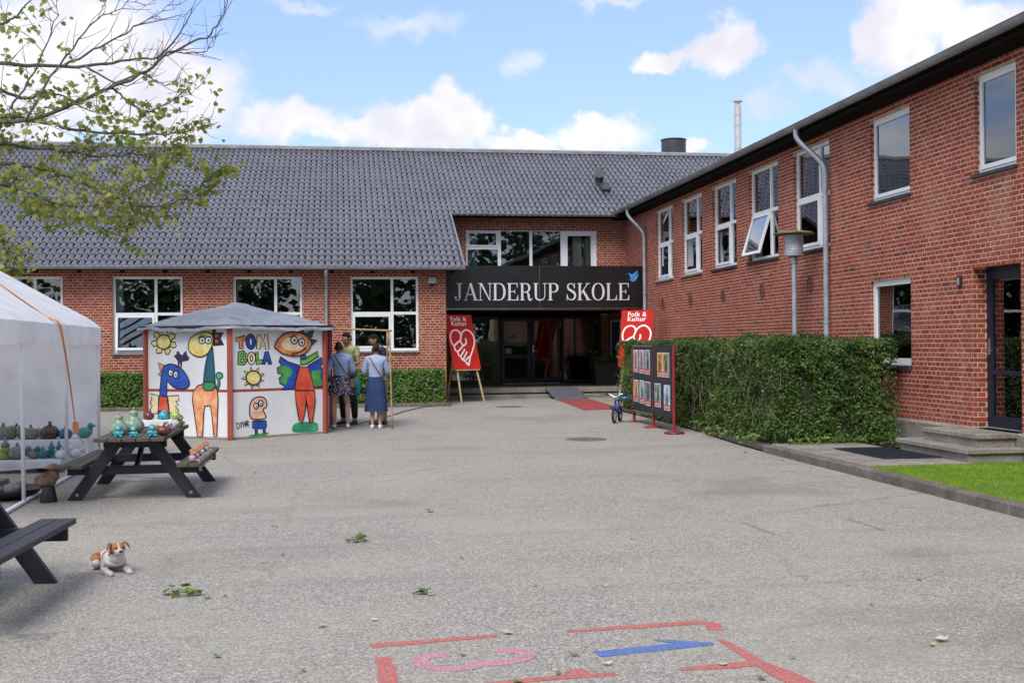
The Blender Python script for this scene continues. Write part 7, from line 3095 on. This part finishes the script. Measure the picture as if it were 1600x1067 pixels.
# woman with long denim skirt
r2, b2, k2, N2 = person((.69, 22.42, g(22.4)), R(-4), 1.62, 'woman in light denim jacket and long blue denim skirt seen from behind', M_SKIN, M_HAIR, fw_arms, .075, (0, .06), bun=True)
garment_top(r2, N2, k2, mat('pale denim', (.32, .42, .60), .85, .22, 7, .6, fine=.3, c2=(.44, .54, .72)), .024, hem=.94)
skirt(r2, k2, M_DENIM2, 1.04, .34, .14, .185, 4, .010)
shoes(r2, N2, k2, M_SHOEW, M_SHOEW)
strap_bag(r2, k2, M_LEATH)
# man in yellow green shirt, facing the hut counter and the women
r3, b3_, k3, N3 = person((.17, 23.55, g(23.5)), R(150), 1.84, 'man in yellow green T-shirt and black trousers behind the woman in the patterned skirt', M_SKIN2, M_HAIR2, {'l': ((-.25, .05, 1.12), (-.12, .25, 1.15)), 'r': ((.25, .04, 1.12), (.12, .25, 1.12))}, .12, (0, .04))
garment_top(r3, N3, k3, mat('yellow green cotton', (.30, .33, .13), .9, .15, 7, .3), .02, .5, .93, 't_shirt')
trousers(r3, N3, k3, mat('black cotton', (.012, .012, .014), .85))
shoes(r3, N3, k3, M_SHOEB)
# man in navy shirt and shorts, head bowed
r4, b4_, k4, N4 = person((.80, 23.35, g(23.4)), R(112), 1.80, 'man in navy T-shirt and shorts with bowed head behind the woman in the long skirt', M_SKIN2, M_HAIR2, {'l': ((-.24, .05, 1.12), (-.12, .26, 1.15)), 'r': ((.24, .05, 1.12), (.12, .26, 1.12))}, .10, (0, .10))
garment_top(r4, N4, k4, mat('navy cotton', (.012, .014, .04), .9, .2, 7, .3), .022, .5, .93, 't_shirt')
trousers(r4, N4, k4, mat('khaki shorts', (.22, .18, .11), .9, .2, 7, .3), .024, True, 'shorts')
shoes(r4, N4, k4, M_SHOEB)

# ------------------------------------------------------------------ the dog
dog = empty('dog', (-1.66, 8.82, 0), R(205))
dog.scale = (.88, .88, .88)
tag(dog, 'small white and tan terrier lying on the asphalt facing the camera', 'dog')
D = {'pelvis': ((0, -.20, .085), (.078, .078)), 'loin': ((0, -.08, .105), (.072, .075)), 'chest': ((0, .06, .115), (.075, .085)), 'brisket': ((0, .12, .125), (.062, .075)), 'neck': ((0, .145, .175), (.055, .058)),
     'skull': ((0, .165, .215), (.072, .060)), 'brow': ((0, .20, .208), (.060, .050)), 'muzzle': ((0, .242, .19), (.032, .028)), 'tip': ((0, .268, .19), (.020, .018)),
     'tail': ((0, -.27, .06), .025), 'tail2': ((.04, -.33, .03), .016), 'tail3': ((.09, -.36, .018), .010)}
DE = [('pelvis', 'loin'), ('loin', 'chest'), ('chest', 'brisket'), ('brisket', 'neck'), ('neck', 'skull'), ('skull', 'brow'), ('brow', 'muzzle'), ('muzzle', 'tip'), ('pelvis', 'tail'), ('tail', 'tail2'), ('tail2', 'tail3')]
for s, n_ in ((-1, 'l'), (1, 'r')):
    D['sh' + n_] = ((s * .062, .09, .08), .042)
    D['el' + n_] = ((s * .085, .055, .032), .028)
    D['wr' + n_] = ((s * .082, .20, .024), .020)
    D['pw' + n_] = ((s * .075, .285, .020), (.022, .018))
    D['th' + n_] = ((s * .085, -.17, .07), .055)
    D['kn' + n_] = ((s * .115, -.08, .05), .032)
    D['hk' + n_] = ((s * .12, -.19, .022), .018)
    D['fp' + n_] = ((s * .125, -.09, .017), (.022, .016))
    DE += [('chest', 'sh' + n_), ('sh' + n_, 'el' + n_), ('el' + n_, 'wr' + n_), ('wr' + n_, 'pw' + n_), ('pelvis', 'th' + n_), ('th' + n_, 'kn' + n_), ('kn' + n_, 'hk' + n_), ('hk' + n_, 'fp' + n_)]
M_FUR = bpy.data.materials.new('white and tan fur')
M_FUR.use_nodes = True
t = M_FUR.node_tree
at_ = nd(t, 'ShaderNodeAttribute', attribute_name='coat')
tc_ = nd(t, 'ShaderNodeTexCoord')
nf = nd(t, 'ShaderNodeTexNoise')
nf.inputs['Scale'].default_value = 60
nf.inputs['Detail'].default_value = 4
t.links.new(tc_.outputs['Object'], nf.inputs[0])
bs = t.nodes['Principled BSDF']
t.links.new(mixc(t, mth(t, 'MULTIPLY', nf.outputs[0], .35), at_.outputs['Color'], mixc(t, .5, at_.outputs['Color'], (.12, .08, .06))), bs.inputs['Base Color'])
bs.inputs['Roughness'].default_value = .9
bpn = nd(t, 'ShaderNodeBump')
bpn.inputs['Strength'].default_value = .6
bpn.inputs['Distance'].default_value = .01
t.links.new(nf.outputs[0], bpn.inputs['Height'])
t.links.new(bpn.outputs[0], bs.inputs['Normal'])
db_ = skin('body', D, DE, M_FUR, dog, 3)
WH, TAN, DK = (.66, .63, .60), (.36, .15, .06), (.10, .05, .03)


def coat(p):
    x, y, z = p
    nz = noise.noise(Vector(p) * 18) * .012
    if y > .13 and z > .155:      # head: tan mask, white blaze and muzzle, dark edges
        if y > .205 + nz and z < .21 and abs(x) < .036:
            return WH
        if abs(x) < .008 + nz and z > .2:
            return (.6, .5, .42)
        if z < .165:
            return WH
        return TAN
    if y < -.10 + nz and z > .075 and y > -.24:
        return TAN
    if -.03 + nz < y < .035 + nz and z > .085 and x > -.02:
        return TAN
    if y > .06 and z > .165:
        return TAN
    return WH


ca = db_.data.attributes.new('coat', 'FLOAT_COLOR', 'POINT')
for i, v in enumerate(db_.data.vertices):
    ca.data[i].color = (*coat(v.co), 1)
for s in (-1, 1):
    mb = MB()
    rings = []
    for q, (dx, dz, w, th_) in enumerate(((-.006, -.006, .020, .012), (.008, .004, .030, .010), (.022, -.008, .028, .008), (.034, -.030, .018, .006), (.040, -.046, .005, .003))):
        c = Vector((s * (.052 + dx), .165 + .012 * q, .252 + dz))
        ax_ = Vector((s * .35, 0, .94)) if q < 2 else Vector((s * .9, .25, .35)).normalized()
        rings.append([c + Vector((0, w * math.cos(a), 0)) + ax_ * th_ * math.sin(a) for a in [2 * math.pi * j / 10 for j in range(10)]])
    mb.loft(rings)
    mb.build('ear', mat('tan ear fur', (.22, .09, .04), .9, .3, 30), dog, smooth=True)
    MB().ball((s * .030, .240, .222), .008, n=10, k=7).build('eye', M_HAIR2, dog, smooth=True)
MB().ball((0, .284, .197), (.016, .010, .012), n=10, k=7).build('nose', M_BLACK, dog, smooth=True)
mb = MB().tube([(.058 * math.cos(a), .135 + .035 * math.sin(a), .158 + .012 * math.sin(a)) for a in [2 * math.pi * j / 24 for j in range(25)]], .006, 6, cap=False)
mb.build('collar', mat('dark collar', (.05, .04, .035), .6), dog)
# a short ruff of hair over the whole coat
nv = len(db_.data.vertices)
co_ = np.empty(nv * 3)
db_.data.vertices.foreach_get('co', co_)
no_ = np.empty(nv * 3)
db_.data.vertices.foreach_get('normal', no_)
co_ = co_.reshape(-1, 3)
no_ = no_.reshape(-1, 3)
idx = rng.integers(0, nv, 9000)
P0 = co_[idx] + rng.normal(0, .003, (9000, 3))
sd_ = rng.normal(0, 1, (9000, 3))
sd_ /= np.linalg.norm(sd_, axis=1)[:, None]
tipd = no_[idx] * .5 + np.array([0, -.5, -.35]) + rng.normal(0, .25, (9000, 3))
tipd /= np.linalg.norm(tipd, axis=1)[:, None]
ln = rng.uniform(.008, .017, 9000)[:, None]
Vh = np.stack([P0 - sd_ * .0012, P0 + sd_ * .0012, P0 + tipd * ln], 1)
Vh[:, :, 2] = np.maximum(Vh[:, :, 2], .002)
ho = np_mesh('fur', Vh, 3, M_FUR, dog)
ho['kind'] = 'stuff'
ca = ho.data.attributes.new('coat', 'FLOAT_COLOR', 'POINT')
cols = np.ones((9000, 3, 4), np.float32)
for i in range(9000):
    cols[i, :, :3] = coat(co_[idx[i]])
ca.data.foreach_set('color', cols.reshape(-1))
